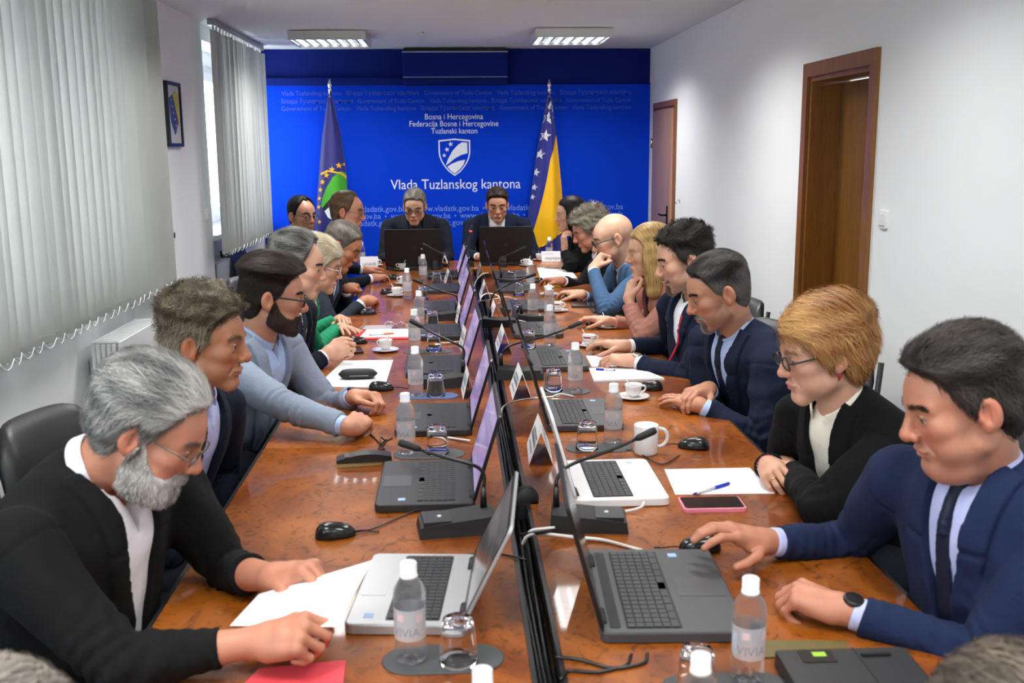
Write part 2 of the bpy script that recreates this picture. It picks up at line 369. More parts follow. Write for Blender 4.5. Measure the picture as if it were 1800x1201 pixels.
# vertical blinds
M_CHAIN = mat('bead_chain', (0.75, 0.76, 0.74), 0.4)
def blind(y0, y1, z0, label, openings, seed):
    rnd = random.Random(seed)
    t = thing('vertical_blind', label, 'blinds', (-1.70, (y0+y1)/2, z0)); cy = (y0+y1)/2
    MB().box((-0.022, y0-cy-0.02, RZ-z0-0.045), (0.022, y1-cy+0.02, RZ-z0-0.003)).build('headrail', mat('headrail_grey', (0.35, 0.36, 0.35), 0.4, 0.3), t)
    n = int((y1-y0)/0.105); wd = 0.127
    top = RZ-z0-0.075; ch = MB(); car = MB(); wt = MB()
    prev = None
    me_cache = {}
    for k in range(n):
        y = y0 + 0.06 + (y1-y0-0.12)*k/(n-1) - cy
        ang = openings(k/(n-1)) + rnd.uniform(-0.24, 0.20)
        s = MB(); pts = []
        bow = rnd.uniform(-0.004, 0.012)
        for j in range(7):
            u = (j/6-0.5)*wd; pts.append((bow*(1-(2*j/6-1)**2), u))
        vs = [(x, u, z) for z in (0, top*0.5, top) for x, u in pts] ; fs = []
        vs2 = [(x+0.0012, u, z) for x, u, z in vs]; m = len(vs)
        for r_ in range(2):
            for j in range(6):
                a = r_*7+j; fs.append((a, a+1, a+8, a+7)); fs.append((m+a+7, m+a+8, m+a+1, m+a))
        s.add(vs+vs2, fs, True)
        o = s.build('slat', M_BLIND, t); o.location = (0, y, 0); o.rotation_euler = (rnd.uniform(-0.004, 0.004), rnd.uniform(-0.004, 0.004), ang)
        car.box((-0.006, y-0.01, top-0.004), (0.006, y+0.01, RZ-z0-0.04))
        d = Vector((-math.sin(ang), math.cos(ang), 0))*(wd/2-0.006); p = Vector((0.004, y, 0.012))
        w2 = MB(); w2.box((-0.003, -wd/2+0.004, 0.0), (0.005, wd/2-0.004, 0.03))
        o2 = w2.build('weight', M_BLIND, t); o2.location = (0, y, -0.003); o2.rotation_euler = (0, 0, ang)
        for q in (-1, 1):
            cur = p + d*q + Vector((0.006, 0, 0))
            if prev is not None and q in prev:
                a = prev[q]; mid = (a+cur)/2 - Vector((0, 0, 0.035))
                ch.tube([a, a*0.75+cur*0.25-Vector((0, 0, 0.028)), mid, a*0.25+cur*0.75-Vector((0, 0, 0.028)), cur], 0.0024, 5)
        prev = {-1: p-d+Vector((0.006, 0, 0)), 1: p+d+Vector((0.006, 0, 0))}
    ch.build('bead_chain', M_CHAIN, t)['kind'] = 'stuff'; car.build('carrier', M_WHITE, t)['kind'] = 'stuff'
    return t
blind(1.3, 6.2, 0.945, 'long grey vertical blind nearest the camera on the left window', lambda f: -0.30 if f < 0.5 else -0.42, 3)
blind(7.63, 9.55, 0.965, 'grey vertical blind in the far window bay beside the blue backdrop', lambda f: -0.25, 5)
# radiators
def radiator(y0, y1, z0, z1, label, xw=XR):
    t = thing('radiator', label, 'radiator', (xw+0.024, (y0+y1)/2, 0)); cy = (y0+y1)/2; L = y1-y0
    MB().rbox((0.16, -L/2, z0), (0.175, L/2, z1), 0.004).build('front_panel', M_WHITE, t)
    MB().rbox((0.03, -L/2, z0), (0.045, L/2, z1), 0.004).build('rear_panel', M_WHITE, t)
    g = MB()
    for k in range(int(L/0.033)):
        y = -L/2+0.015+k*0.033; g.box((0.048, y, z1-0.006), (0.158, y+0.018, z1+0.004))
    g.build('top_grille', M_WHITE, t)['kind'] = 'stuff'
    for s in (-1, 1):
        f = MB()
        for j in range(4): f.box((0.055+j*0.026, s*L/2-0.004, z0+0.02), (0.071+j*0.026, s*L/2+0.004, z1-0.01))
        f.build('side_fins', M_WHITE, t)['kind'] = 'stuff'
    v = MB(); v.tube([(0.11, L/2, z1-0.05), (0.11, L/2+0.06, z1-0.05)], 0.01); v.lathe([(0.018, 0), (0.024, 0.02), (0.022, 0.06), (0.014, 0.072)], 14, M=Matrix.Translation((0.11, L/2+0.06, z1-0.05)) @ Matrix.Rotation(-PI/2, 4, 'X'))
    v.build('valve', M_WHITE, t)
    MB().box((-0.02, -L*0.35, z0+0.1), (0.03, -L*0.35+0.03, z1-0.1)).box((-0.02, L*0.35, z0+0.1), (0.03, L*0.35+0.03, z1-0.1)).build('bracket', M_WHITE, t)
    return t
radiator(5.0, 5.72, 0.14, 0.80, 'white panel radiator under the near window blind', RX0-0.016)
radiator(8.1, 9.45, 0.14, 0.84, 'white panel radiator under the far window blind beside the backdrop')
# framed picture, sockets, switch, hook
pc = Vector((RX0+0.012, 6.905, 1.945))
t = thing('framed_picture', 'black framed picture of a blue and yellow crest on the left wall', 'picture', pc)
f = MB(); W, H = 0.335, 0.41
for a, b in (((-0.012, -W/2, -H/2), (0.012, -W/2+0.022, H/2)), ((-0.012, W/2-0.022, -H/2), (0.012, W/2, H/2)), ((-0.012, -W/2+0.022, -H/2), (0.012, W/2-0.022, -H/2+0.022)), ((-0.012, -W/2+0.022, H/2-0.022), (0.012, W/2-0.022, H/2))): f.box(a, b)
f.build('frame', M_BLACK, t)
MB().box((-0.010, -W/2+0.02, -H/2+0.02), (0.0, W/2-0.02, H/2-0.02)).build('paper', mat('picture_paper', (0.62, 0.62, 0.6), 0.5), t)
def yz(poly): return Matrix(((0, 0, 1, 0), (1, 0, 0, 0), (0, 1, 0, 0), (0, 0, 0, 1)))
MB().prism([(-0.10, 0.10), (0.06, 0.15), (0.09, -0.05), (0.0, -0.13), (-0.08, -0.05)], 0.0, 0.002, M=yz(0)).build('blue_shield', mat('crest_blue', srgb(60, 70, 130), 0.5), t)
MB().prism([(-0.02, 0.14), (0.12, 0.14), (0.11, -0.08)], 0.002, 0.003, M=yz(0)).build('yellow_triangle', mat('crest_yellow', srgb(205, 190, 60), 0.5), t)
for k in range(6): MB().sphere((0.0035, -0.06+k*0.022, 0.09-k*0.04), 0.008, 6, 4, (0.2, 1, 1)).build('star', M_WHITE, t)
M_SWITCH = mat('switch_white', (0.84, 0.85, 0.85), 0.3)
def plate(name, label, cat, loc, d, rock=True):
    t = thing(name, label, cat, loc)
    MB().rbox((-0.04, -0.04, 0), (0.04, 0.04, 0.012), 0.008, ch=0.003, M=Matrix.Rotation(d*PI/2, 4, 'Y')).build('plate', M_SWITCH, t)
    if rock: MB().rbox((-0.026, -0.026, 0.012), (0.026, 0.026, 0.019), 0.004, ch=0.002, M=Matrix.Rotation(d*PI/2, 4, 'Y')).build('rocker', M_SWITCH, t)
    else: MB().lathe([(0.02, 0.012), (0.02, 0.0135), (0.001, 0.0135)], 16, M=Matrix.Rotation(d*PI/2, 4, 'Y')).build('socket_well', M_GREYP, t)
    return t
plate('light_switch', 'white light switch on the right wall beside the brown door', 'switch', (RX1, 4.39, 1.40), -1)
plate('wall_socket', 'white wall socket low on the left wall under the framed picture', 'socket', (RX0, 6.72, 1.18), 1, False)
plate('thermostat', 'small white control box on the left wall beside the far blind', 'switch', (RX0, 7.66, 1.25), 1)
t = thing('wall_hook', 'small metal hook on the right wall beside the far door', 'hook', (RX1, 8.5, 1.27))
MB().tube([(0, 0, 0.01), (-0.03, 0, 0.01), (-0.035, 0, -0.015), (-0.02, 0, -0.02)], 0.005).lathe([(0.014, 0), (0.012, 0.004)], 12, M=Matrix.Rotation(-PI/2, 4, 'Y')).build('hook_arm', M_CHROME, t)
# ceiling lights
def fixture(x, y, label, group=None, pw=1.0):
    t = thing('ceiling_light', label, 'light', (x, y, RZ), group=group); W, L, h = 0.60, 0.62, 0.075
    b = MB(); b.box((-W/2, -L/2, -h), (-W/2+0.012, L/2, -0.006)).box((W/2-0.012, -L/2, -h), (W/2, L/2, -0.006)).box((-W/2+0.012, -L/2, -h), (W/2-0.012, -L/2+0.012, -0.006)).box((-W/2+0.012, L/2-0.012, -h), (W/2-0.012, L/2, -0.006)).box((-W/2+0.012, -L/2+0.012, -0.02), (W/2-0.012, L/2-0.012, -0.012))
    b.box((-0.2, -0.2, -0.006), (0.2, 0.2, -0.0005))
    b.build('housing', mat('lamp_housing', (0.6, 0.6, 0.59), 0.4), t)
    for k in range(7):
        xx = -W/2+0.055+k*0.081; MB().box((xx-0.012, -L/2+0.02, -h+0.012), (xx+0.012, L/2-0.02, -h+0.02)).build('tube', M_TUBE, t)
    g = MB()
    for k in range(8): xx = -W/2+0.0145+k*0.081; g.box((xx-0.002, -L/2+0.012, -h+0.001), (xx+0.002, L/2-0.012, -h+0.055))
    for k in range(7): yy = -L/2+0.08+k*0.077; g.box((-W/2+0.012, yy-0.001, -h+0.024), (W/2-0.012, yy+0.001, -h+0.05))
    g.build('louvre', mat('louvre_metal', (0.5, 0.55, 0.62), 0.2, 0.9), t)
    area_lamp('lamp', (x, y, RZ-h-0.004), W-0.05, L-0.05, LAMP_POWER*pw, (1.0, 0.98, 0.95), spread=2.5, parent=t)
    return t
fixture(-0.975, 8.65, 'square louvred ceiling light on the left before the backdrop')
fixture(0.945, 8.50, 'square louvred ceiling light on the right before the backdrop')
for y in (5.85, 3.6, 1.3, -1.0):
    for x in (-0.72, 0.85): fixture(x, y, 'square louvred ceiling light over the table, %s row from the backdrop, %s side' % ({5.85: 'second', 3.6: 'third', 1.3: 'fourth', -1.0: 'fifth'}[y], 'window' if x < 0 else 'door'), 'ceiling lights over the table', 1.0 if y > 5 else 0.72)
t = thing('ceiling_sensor', 'tiny round sensor on the ceiling between the two lights', 'sensor', (-0.25, 8.5, RZ))
MB().lathe([(0.03, 0), (0.03, -0.006), (0.012, -0.01), (0.01, -0.03), (0.02, -0.034), (0.0, -0.036)][::-1], 16).build('sensor_head', M_CHROME, t)

# ------------------------------------------------------------------ backdrop
BY = RY1-0.035
t = thing('backdrop_banner', 'blue printed backdrop panel with white lettering on the far wall', 'banner', (0, BY, 0))
MB().box((-1.765, 0, 0.02), (RX1-0.004, 0.03, 2.30)).build('panel', M_BANNER, t)
def place_text(body, u, v, size, m, name='lettering', align='CENTER', sx=1.0, parent=t):
    p = aty(u, v, BY); me = text_mesh(name, body, size, align, 0.0004, 0, sx)
    me.transform(Matrix.Rotation(PI/2, 4, 'X'))
    o = new_obj(name, me, m, parent); o.location = (p.x, -0.0012, p.z)
    return o
def fit_text(body, u0, u1, v, m, name='lettering', ratio=None):
    """set one printed line so that it runs between two points of the panel"""
    a, b = aty(u0, v, BY), aty(u1, v, BY); me = text_mesh(name, body, 1.0, 'LEFT', 0.004)
    xs = [q.co.x for q in me.vertices]; wd = max(xs)-min(xs); s = (b.x-a.x)/wd
    me.transform(Matrix.Translation((-min(xs), 0, 0))); me.transform(Matrix.Diagonal((s, s*(ratio or 1), 0.1, 1))); me.transform(Matrix.Rotation(PI/2, 4, 'X'))
    o = new_obj(name, me, m, t); o.location = (a.x, -0.0012, a.z); return o
VL, VC, GE = 'Vlada Tuzlanskog kantona', 'Влада Тузланског кантона', 'Government of Tuzla Canton'
def fit_row(phrases, u0, u1, v, m, name, gap, ratio=1.1, dot=False):
    a, b = aty(u0, v, BY), aty(u1, v, BY); ms = []
    for ph in phrases:
        me = text_mesh(name, ph, 1.0, 'LEFT', 0.004); xs = [q.co.x for q in me.vertices]; ms.append((me, min(xs), max(xs)-min(xs)))
    s = (b.x-a.x)/(sum(w_ for _, _, w_ in ms)+gap*(len(ms)-1)); x = a.x
    for k, (me, mn, w_) in enumerate(ms):
        me.transform(Matrix.Translation((-mn, 0, 0))); me.transform(Matrix.Diagonal((s, s*ratio, 0.1, 1))); me.transform(Matrix.Rotation(PI/2, 4, 'X'))
        o = new_obj(name, me, m, t); o.location = (x, -0.0012, a.z); x += (w_+gap)*s
        if dot and k < len(ms)-1:
            MB().lathe([(0.12*s, 0), (0.12*s, 0.001)], 10, M=Matrix.Translation((x-gap*s*0.5, -0.0002, a.z+0.3*s)) @ Matrix.Rotation(PI/2, 4, 'X')).build('bullet', m, t)
for v, row in ((168, (VL, VC, GE, VL, VC)), (182, (VC, GE, VL, VC, GE)), (195, (GE, VL, VC, GE, VL))):
    fit_row(row, 495, 1109, v, M_LETTERDIM, 'slogan_lettering', 0.9)
fit_text('Bosna i Hercegovina', 747, 849, 210, M_LETTER, ratio=1.12)
fit_text('Federacija Bosne i Hercegovine', 720, 876, 222.5, M_LETTER, ratio=1.12)
fit_text('Tuzlanski kanton', 758, 839, 235, M_LETTER, ratio=1.12)
fit_text('Vlada Tuzlanskog kantona', 687, 915, 333, M_LETTER, ratio=1.12)
U = 'www.vladatk.gov.ba'
fit_row([U]*4, 602, 1095, 373, M_LETTERMID, 'address_lettering', 1.3, 1.05, True)
fit_row(['ladatk.gov.ba', U, U, U, 'www.vla'], 602, 1095, 385.5, M_LETTERMID, 'address_lettering', 1.3, 1.05, True)
fit_row(['ww.vladatk.gov.ba', U, U, U], 600, 1085, 398, M_LETTERMID, 'address_lettering', 1.3, 1.05, True)
# shield emblem
sc = aty(799, 277, BY)
def shield_poly(w, h, n=9):
    R = []
    top = h*0.5
    pts = [(0, top+0.004)]
    for k in range(n+1):
        s = k/n; z = top*0.94 - s*(h*0.97)
        x = w/2*(1.0 if s < 0.3 else math.cos((s-0.3)/0.7*PI/2)**0.75); pts.append((max(x, 0), z))
    return pts + [(-x, z) for x, z in pts[::-1][1:-1]]
def xz(o, off): return Matrix(((1, 0, 0, sc.x), (0, 0, -1, -off), (0, 1, 0, sc.z), (0, 0, 0, 1)))
W, H = 0.30, 0.345
MB().prism(shield_poly(W, H), 0, 0.0012, M=xz(0, 0)).build('emblem_outline', M_LETTER, t)
MB().prism(shield_poly(W-0.025, H-0.028), 0.0012, 0.0018, M=xz(0, 0)).build('emblem_field', M_BANNER, t)
def arc_pts(f, a, b, n): return [f(a+(b-a)*k/n) for k in range(n+1)]
hx = (W-0.045)/2
def inside(s):  # half width of the inner field at height fraction
    return hx*(1.0 if s < 0.3 else math.cos((s-0.3)/0.7*PI/2)**0.75)
zt = H*0.5*0.9
big = [(-0.055, -0.055)] + arc_pts(lambda a: (-0.055+0.175*math.sin(a)+0.01, -0.055+0.19*(1-math.cos(a))), 0.25, 1.55, 8)
big = [(-0.085, -0.075), (-0.06, -0.01), (-0.02, 0.06), (0.03, 0.115), (0.075, 0.143), (0.122, 0.138), (0.124, 0.04), (0.06, 0.022), (0.0, -0.01), (-0.05, -0.05)]
MB().prism(big[::-1], 0.0018, 0.0024, M=xz(0, 0)).build('emblem_field_white', M_LETTER, t)
low = [(-0.07, -0.085), (-0.02, -0.055), (0.04, -0.032), (0.10, -0.022), (0.085, -0.065), (0.05, -0.11), (0.0, -0.15), (-0.04, -0.12)]
MB().prism(low[::-1], 0.0018, 0.0024, M=xz(0, 0)).build('emblem_base_white', M_LETTER, t)
def star_poly(r, cx=0, cz=0, rot=0, k=0.42):
    return [(cx+(r if i % 2 == 0 else r*k)*math.sin(rot+i*PI/5), cz+(r if i % 2 == 0 else r*k)*math.cos(rot+i*PI/5)) for i in range(10)]
for cx, cz, r in ((-0.035, 0.125, 0.026), (-0.07, 0.075, 0.025), (-0.098, 0.02, 0.022)): MB().prism(star_poly(r, cx, cz, -0.2)[::-1], 0.0018, 0.0024, M=xz(0, 0)).build('emblem_star', M_LETTER, t)
struct('trim_1', MB().box((RX0, RY1-0.07, 2.30), (-0.46, RY1, 2.365)).box((-0.46, RY1-0.035, 2.30), (RX1, RY1, 2.306)), M_BLUEPAINT)
# wrapped air conditioner high on the wall
t = thing('air_conditioner', 'blue wrapped air conditioner box high on the far wall', 'air conditioner', (0.025, RY1, 2.44))
MB().rbox((-0.485, -0.19, -0.075), (0.485, 0, 0.15), 0.02, ch=0.01).build('casing', M_BLUEPAINT, t)
MB().rbox((-0.48, -0.16, -0.145), (0.48, 0, -0.085), 0.02).build('lower_flap', M_BLUEPAINT, t)
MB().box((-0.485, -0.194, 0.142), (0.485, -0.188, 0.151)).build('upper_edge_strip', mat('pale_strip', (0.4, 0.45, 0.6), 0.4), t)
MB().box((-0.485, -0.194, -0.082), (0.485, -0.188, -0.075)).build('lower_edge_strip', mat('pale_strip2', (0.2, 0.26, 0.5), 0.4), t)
MB().box((-0.47, -0.15, 0.151), (0.47, 0, 0.185)).build('dark_gap', M_BLACKM, t)  # black block put in for the dark gap between casing and ceiling

# ------------------------------------------------------------------ flags
M_FLAGBLUE = mat('flag_navy', srgb(24, 26, 112), 0.45, Sheen_Weight=0.3)
M_FLAGBLUE2 = mat('flag_dark_blue', srgb(22, 24, 130), 0.42, Sheen_Weight=0.3)
M_FLAGYEL = mat('flag_yellow', srgb(250, 190, 6), 0.45)
M_FLAGGREEN = mat('flag_green', srgb(70, 170, 40), 0.5)
M_FLAGBLACK = mat('flag_black', (0.01, 0.01, 0.012), 0.6)
M_FLAGWHITE = mat('flag_white', (0.8, 0.8, 0.82), 0.5)
M_FLAGGOLD = mat('flag_gold', srgb(240, 180, 50), 0.5)
class Drape:
    """a flag hanging from its pole: pleated cone; surf(s,t) gives its front, s across, t down"""
    def __init__(s, top, prof, L, amp, nf, ph): s.top = top; s.prof = prof; s.L = L; s.amp = amp; s.nf = nf; s.ph = ph
    def surf(s, u, t, off=0.0):
        x0, x1 = s.prof(t); x = x0 + (x1-x0)*u
        fold = s.amp*min(1, 0.25+t)*math.cos(s.nf*2*PI*u+s.ph) - 0.10*math.sin(PI*u)*min(1, 0.3+t)
        return (s.top[0]+x, s.top[1]+fold-off, s.top[2]-t*s.L)
    def cloth(s, m, parent, nu=40, nv=30):
        vs = []; fs = []
        for j in range(nv+1):
            for i in range(nu+1): vs.append(s.surf(i/nu, j/nv))
        for j in range(nv+1):
            for i in range(nu+1): x, y, z = s.surf(i/nu, j/nv); vs.append((x, s.top[1]+0.03+(y-s.top[1])*0.1, z))
        n1 = (nu+1)*(nv+1)
        for j in range(nv):
            for i in range(nu):
                a = j*(nu+1)+i; fs.append((a, a+nu+1, a+nu+2, a+1)); fs.append((n1+a+1, n1+a+nu+2, n1+a+nu+1, n1+a))
            for i in (0, nu):
                a = j*(nu+1)+i; q = (a, n1+a, n1+a+nu+1, a+nu+1); fs.append(q if i == 0 else q[::-1])
        for i in range(nu): fs.append((i, i+1, n1+i+1, n1+i)); a = nv*(nu+1)+i; fs.append((a+1, a, n1+a, n1+a+1))
        return MB().add(vs, fs, True).build('cloth', m, parent)
    def patch(s, name, fn, m, parent, nu=16, nv=16, off=0.004):
        """fn(a,b) -> (u,t) on the cloth"""
        vs = []; fs = []
        for j in range(nv+1):
            for i in range(nu+1): vs.append(s.surf(*fn(i/nu, j/nv), off))
        for j in range(nv):
            for i in range(nu): a = j*(nu+1)+i; fs.append((a, a+nu+1, a+nu+2, a+1))
        return MB().add(vs, fs, True).build(name, m, parent)
    def star(s, u, t, r, parent, m, rot=0.0, name='star'):
        x0, x1 = s.prof(t); vs = [s.surf(u, t, 0.007)]
        for dx, dz in star_poly(r, rot=rot): vs.append(s.surf(min(0.995, max(0.005, u+dx/(x1-x0))), t-dz/s.L, 0.007))
        return MB().add(vs, [(0, i+1, (i+1) % 10+1) for i in range(10)]).build(name, m, parent)
def pole(t, base, top):
    MB().tube([(base[0], base[1], 0.03), top], 0.014, 10).build('pole', mat('pole_steel', (0.5, 0.5, 0.52), 0.3, 0.9), t)
    MB().lathe([(0.17, 0), (0.17, 0.015), (0.05, 0.04), (0.02, 0.06)], 24, M=Matrix.Translation((base[0], base[1], 0.0))).build('base', M_CHROME, t)
    MB().lathe([(0.016, -0.02), (0.016, 0.02), (0.022, 0.03), (0.012, 0.045), (0.02, 0.06), (0.024, 0.08), (0.012, 0.105), (0.003, 0.13)], 14, M=Matrix.Translation(top)).build('finial', M_CHROME, t)
FY = 9.72
# Bosnian state flag, right
pt = aty(965.5, 168, FY)
t = thing('state_flag', 'blue and yellow national flag with white stars on a pole, right of the emblem', 'flag', (pt.x, FY, 0))
pole(t, (0, 0, 0), (0, 0, pt.z+0.02))
xl = [aty(u, v, FY).x - pt.x for u, v in ((960, 175), (945, 260), (935, 330), (926, 400), (918, 470))]; xr = [aty(u, v, FY).x - pt.x for u, v in ((970, 175), (980, 260), (987, 330), (991, 400), (996, 470))]
Z = [aty(960, v, FY).z for v in (175, 260, 330, 400, 470)]; Lf = (pt.z-0.02) - Z[4]
tt = [(pt.z-0.02-z)/Lf for z in Z]
def prof_r(q): return (float(np.interp(q, [0]+tt[1:], [-0.02]+xl[1:])), float(np.interp(q, [0]+tt[1:], [0.02]+xr[1:])))
dr = Drape((0, -0.03, pt.z-0.02), prof_r, Lf, 0.018, 2.0, 0.6)
dr.cloth(M_FLAGBLUE2, t)
def yedge(q):     # left border of the yellow triangle (fraction across) at height q
    return float(np.interp(q, [0.22, 0.36, 0.55, 0.76, 0.93, 1.0], [0.96, 0.58, 0.38, 0.17, 0.03, 0.0]))
def fn(a, b):
    q = 0.22 + b*0.68; e = yedge(q)
    lo = 0.905 - 0.165*a
    q2 = min(q, 0.93 - 0.15*(e+(1-e)*a)); return (e+(0.995-e)*a, q2)
dr.patch('yellow_triangle', fn, M_FLAGYEL, t, 20, 40)
for u, v, r in ((966, 188, 0.055), (962, 208, 0.062), (957, 239, 0.058), (948, 271, 0.05), (941, 303, 0.042), (938, 329, 0.034), (935, 346, 0.03)):
    p = aty(u, v, FY); q = (pt.z-0.02-p.z)/Lf; a, b = prof_r(q); dr.star((p.x-pt.x-a)/(b-a), q, r, t, M_FLAGWHITE, 0.15)
# cantonal flag, left
pt2 = aty(580.5, 168, FY)
t = thing('canton_flag', 'dark blue flag with green disc and gold stars on a pole, left of the emblem', 'flag', (pt2.x, FY, 0))
pole(t, (0, 0, 0), (0, 0, pt2.z+0.02))
xl2 = [aty(u, v, FY).x - pt2.x for u, v in ((577, 175), (567, 240), (561, 310), (556, 390), (552, 470))]; xr2 = [aty(u, v, FY).x - pt2.x for u, v in ((586, 175), (600, 240), (610, 310), (613, 390), (616, 470))]
Lf2 = (pt2.z-0.02) - Z[4]; tt2 = [(pt2.z-0.02-aty(580, v, FY).z)/Lf2 for v in (175, 240, 310, 390, 470)]
def prof_l(q): return (float(np.interp(q, [0]+tt2[1:], [-0.02]+xl2[1:])), float(np.interp(q, [0]+tt2[1:], [0.02]+xr2[1:])))
dl = Drape((0, -0.03, pt2.z-0.02), prof_l, Lf2, 0.02, 1.6, 2.2)
dl.cloth(M_FLAGBLUE, t)
def uv_at(u, v, D, prof, P, L):
    p = aty(u, v, FY-0.08); q = (P.z-0.02-p.z)/L; a, b = prof(q); return (min(0.99, max(0.01, (p.x-P.x-a)/(b-a))), q)
def strip(name, lp, rp, m, off):
    n = 12
    def fn2(a, b):
        k = b*(len(lp)-1); i = min(int(k), len(lp)-2); f = k-i
        l = Vector(lp[i])*(1-f)+Vector(lp[i+1])*f; r = Vector(rp[i])*(1-f)+Vector(rp[i+1])*f; w_ = l*(1-a)+r*a
        return uv_at(w_.x, w_.y, dl, prof_l, pt2, Lf2)
    dl.patch(name, fn2, m, t, 10, 24, off)
strip('gold_ring', [(563, 305), (575, 299), (600, 303), (610, 312)], [(564, 308), (577, 302), (599, 306), (609, 316)], M_FLAGGOLD, 0.006)
strip('green_disc', [(598, 301), (585, 312), (574, 330), (567, 348), (565, 362)], [(606, 304), (612, 320), (612, 334), (600, 340), (568, 368)], M_FLAGGREEN, 0.004)
strip('black_arc', [(608, 334), (592, 340), (578, 352), (567, 366)], [(613, 336), (604, 345), (588, 356), (571, 371)], M_FLAGBLACK, 0.006)
strip('white_field', [(604, 346), (588, 356), (571, 371), (577, 382)], [(612, 344), (613, 360), (613, 380), (600, 392)], M_FLAGWHITE, 0.005)
for u, v, r in ((606, 289, 0.022), (596, 291, 0.032), (584, 298, 0.032), (574, 308, 0.03), (567, 320, 0.028), (563, 334, 0.026), (561, 349, 0.025), (560, 364, 0.024), (562, 390, 0.022)):
    dl.star(*uv_at(u, v, dl, prof_l, pt2, Lf2), r, t, M_FLAGGOLD, 0.1)
# ------------------------------------------------------------------ tables
TZ = 0.75
XL0, XL1, XR0, XR1 = -0.648, 0.133, 0.187, 0.977
M_BAND = mat('black_edge_band', (0.015, 0.015, 0.017), 0.35)
def table(x0, x1, y0, y1, label, outer):
    t = thing('conference_table', label, 'table', ((x0+x1)/2, (y0+y1)/2, 0)); w, l = (x1-x0)/2, (y1-y0)/2
    MB().rbox((-w+0.006, -l+0.001, TZ-0.03), (w-0.006, l-0.001, TZ), 0.002, ch=0.0015).build('tabletop', M_TABLE, t)
    b = MB()
    b.rbox((-w-0.004, -l+0.001, TZ-0.034), (-w+0.006, l-0.001, TZ-0.001), 0.003); b.rbox((w-0.006, -l+0.001, TZ-0.034), (w+0.004, l-0.001, TZ-0.001), 0.003)
    b.build('edge_band', M_BAND, t)
    for s in (-1, 1):
        MB().box((-w+0.08, s*(l-0.12)-0.015, 0), (w-0.08, s*(l-0.12)+0.015, TZ-0.03)).build('leg_panel', M_JAMB, t)
    xx = -outer*(w-0.09)
    MB().box((xx-0.01, -l+0.14, 0.25), (xx+0.01, l-0.14, TZ-0.03)).build('modesty_panel', M_JAMB, t)
    return t
SEG = (1.12, 3.295, 6.06, 8.30)
for i, nm in enumerate(('nearest', 'middle', 'farthest')):
    table(XL0, XL1, SEG[i], SEG[i+1], 'burl veneer table top, %s section of the row on the window side' % nm, -1)
    table(XR0, XR1, SEG[i], SEG[i+1], 'burl veneer table top, %s section of the row on the door side' % nm, 1)
table(-0.80, XR1, 8.302, 8.95, 'burl veneer head table set crosswise under the two black laptops', 1)
t = thing('cable_channel', 'black cable channel in the gap between the two table rows', 'cable channel', (0.16, 4.70, TZ-0.06))
MB().box((-0.022, -3.55, -0.03), (0.022, 3.55, 0.0)).build('tray', M_BLACKM, t)
k = MB()
for j in range(3): k.tube([(-0.014+j*0.013+0.004*math.sin(q*1.3+j), -3.5+q*0.35, 0.012+0.004*math.sin(q+j*2)) for q in range(21)], 0.006, 6)
k.build('cable_bundle', M_BLACK, t)

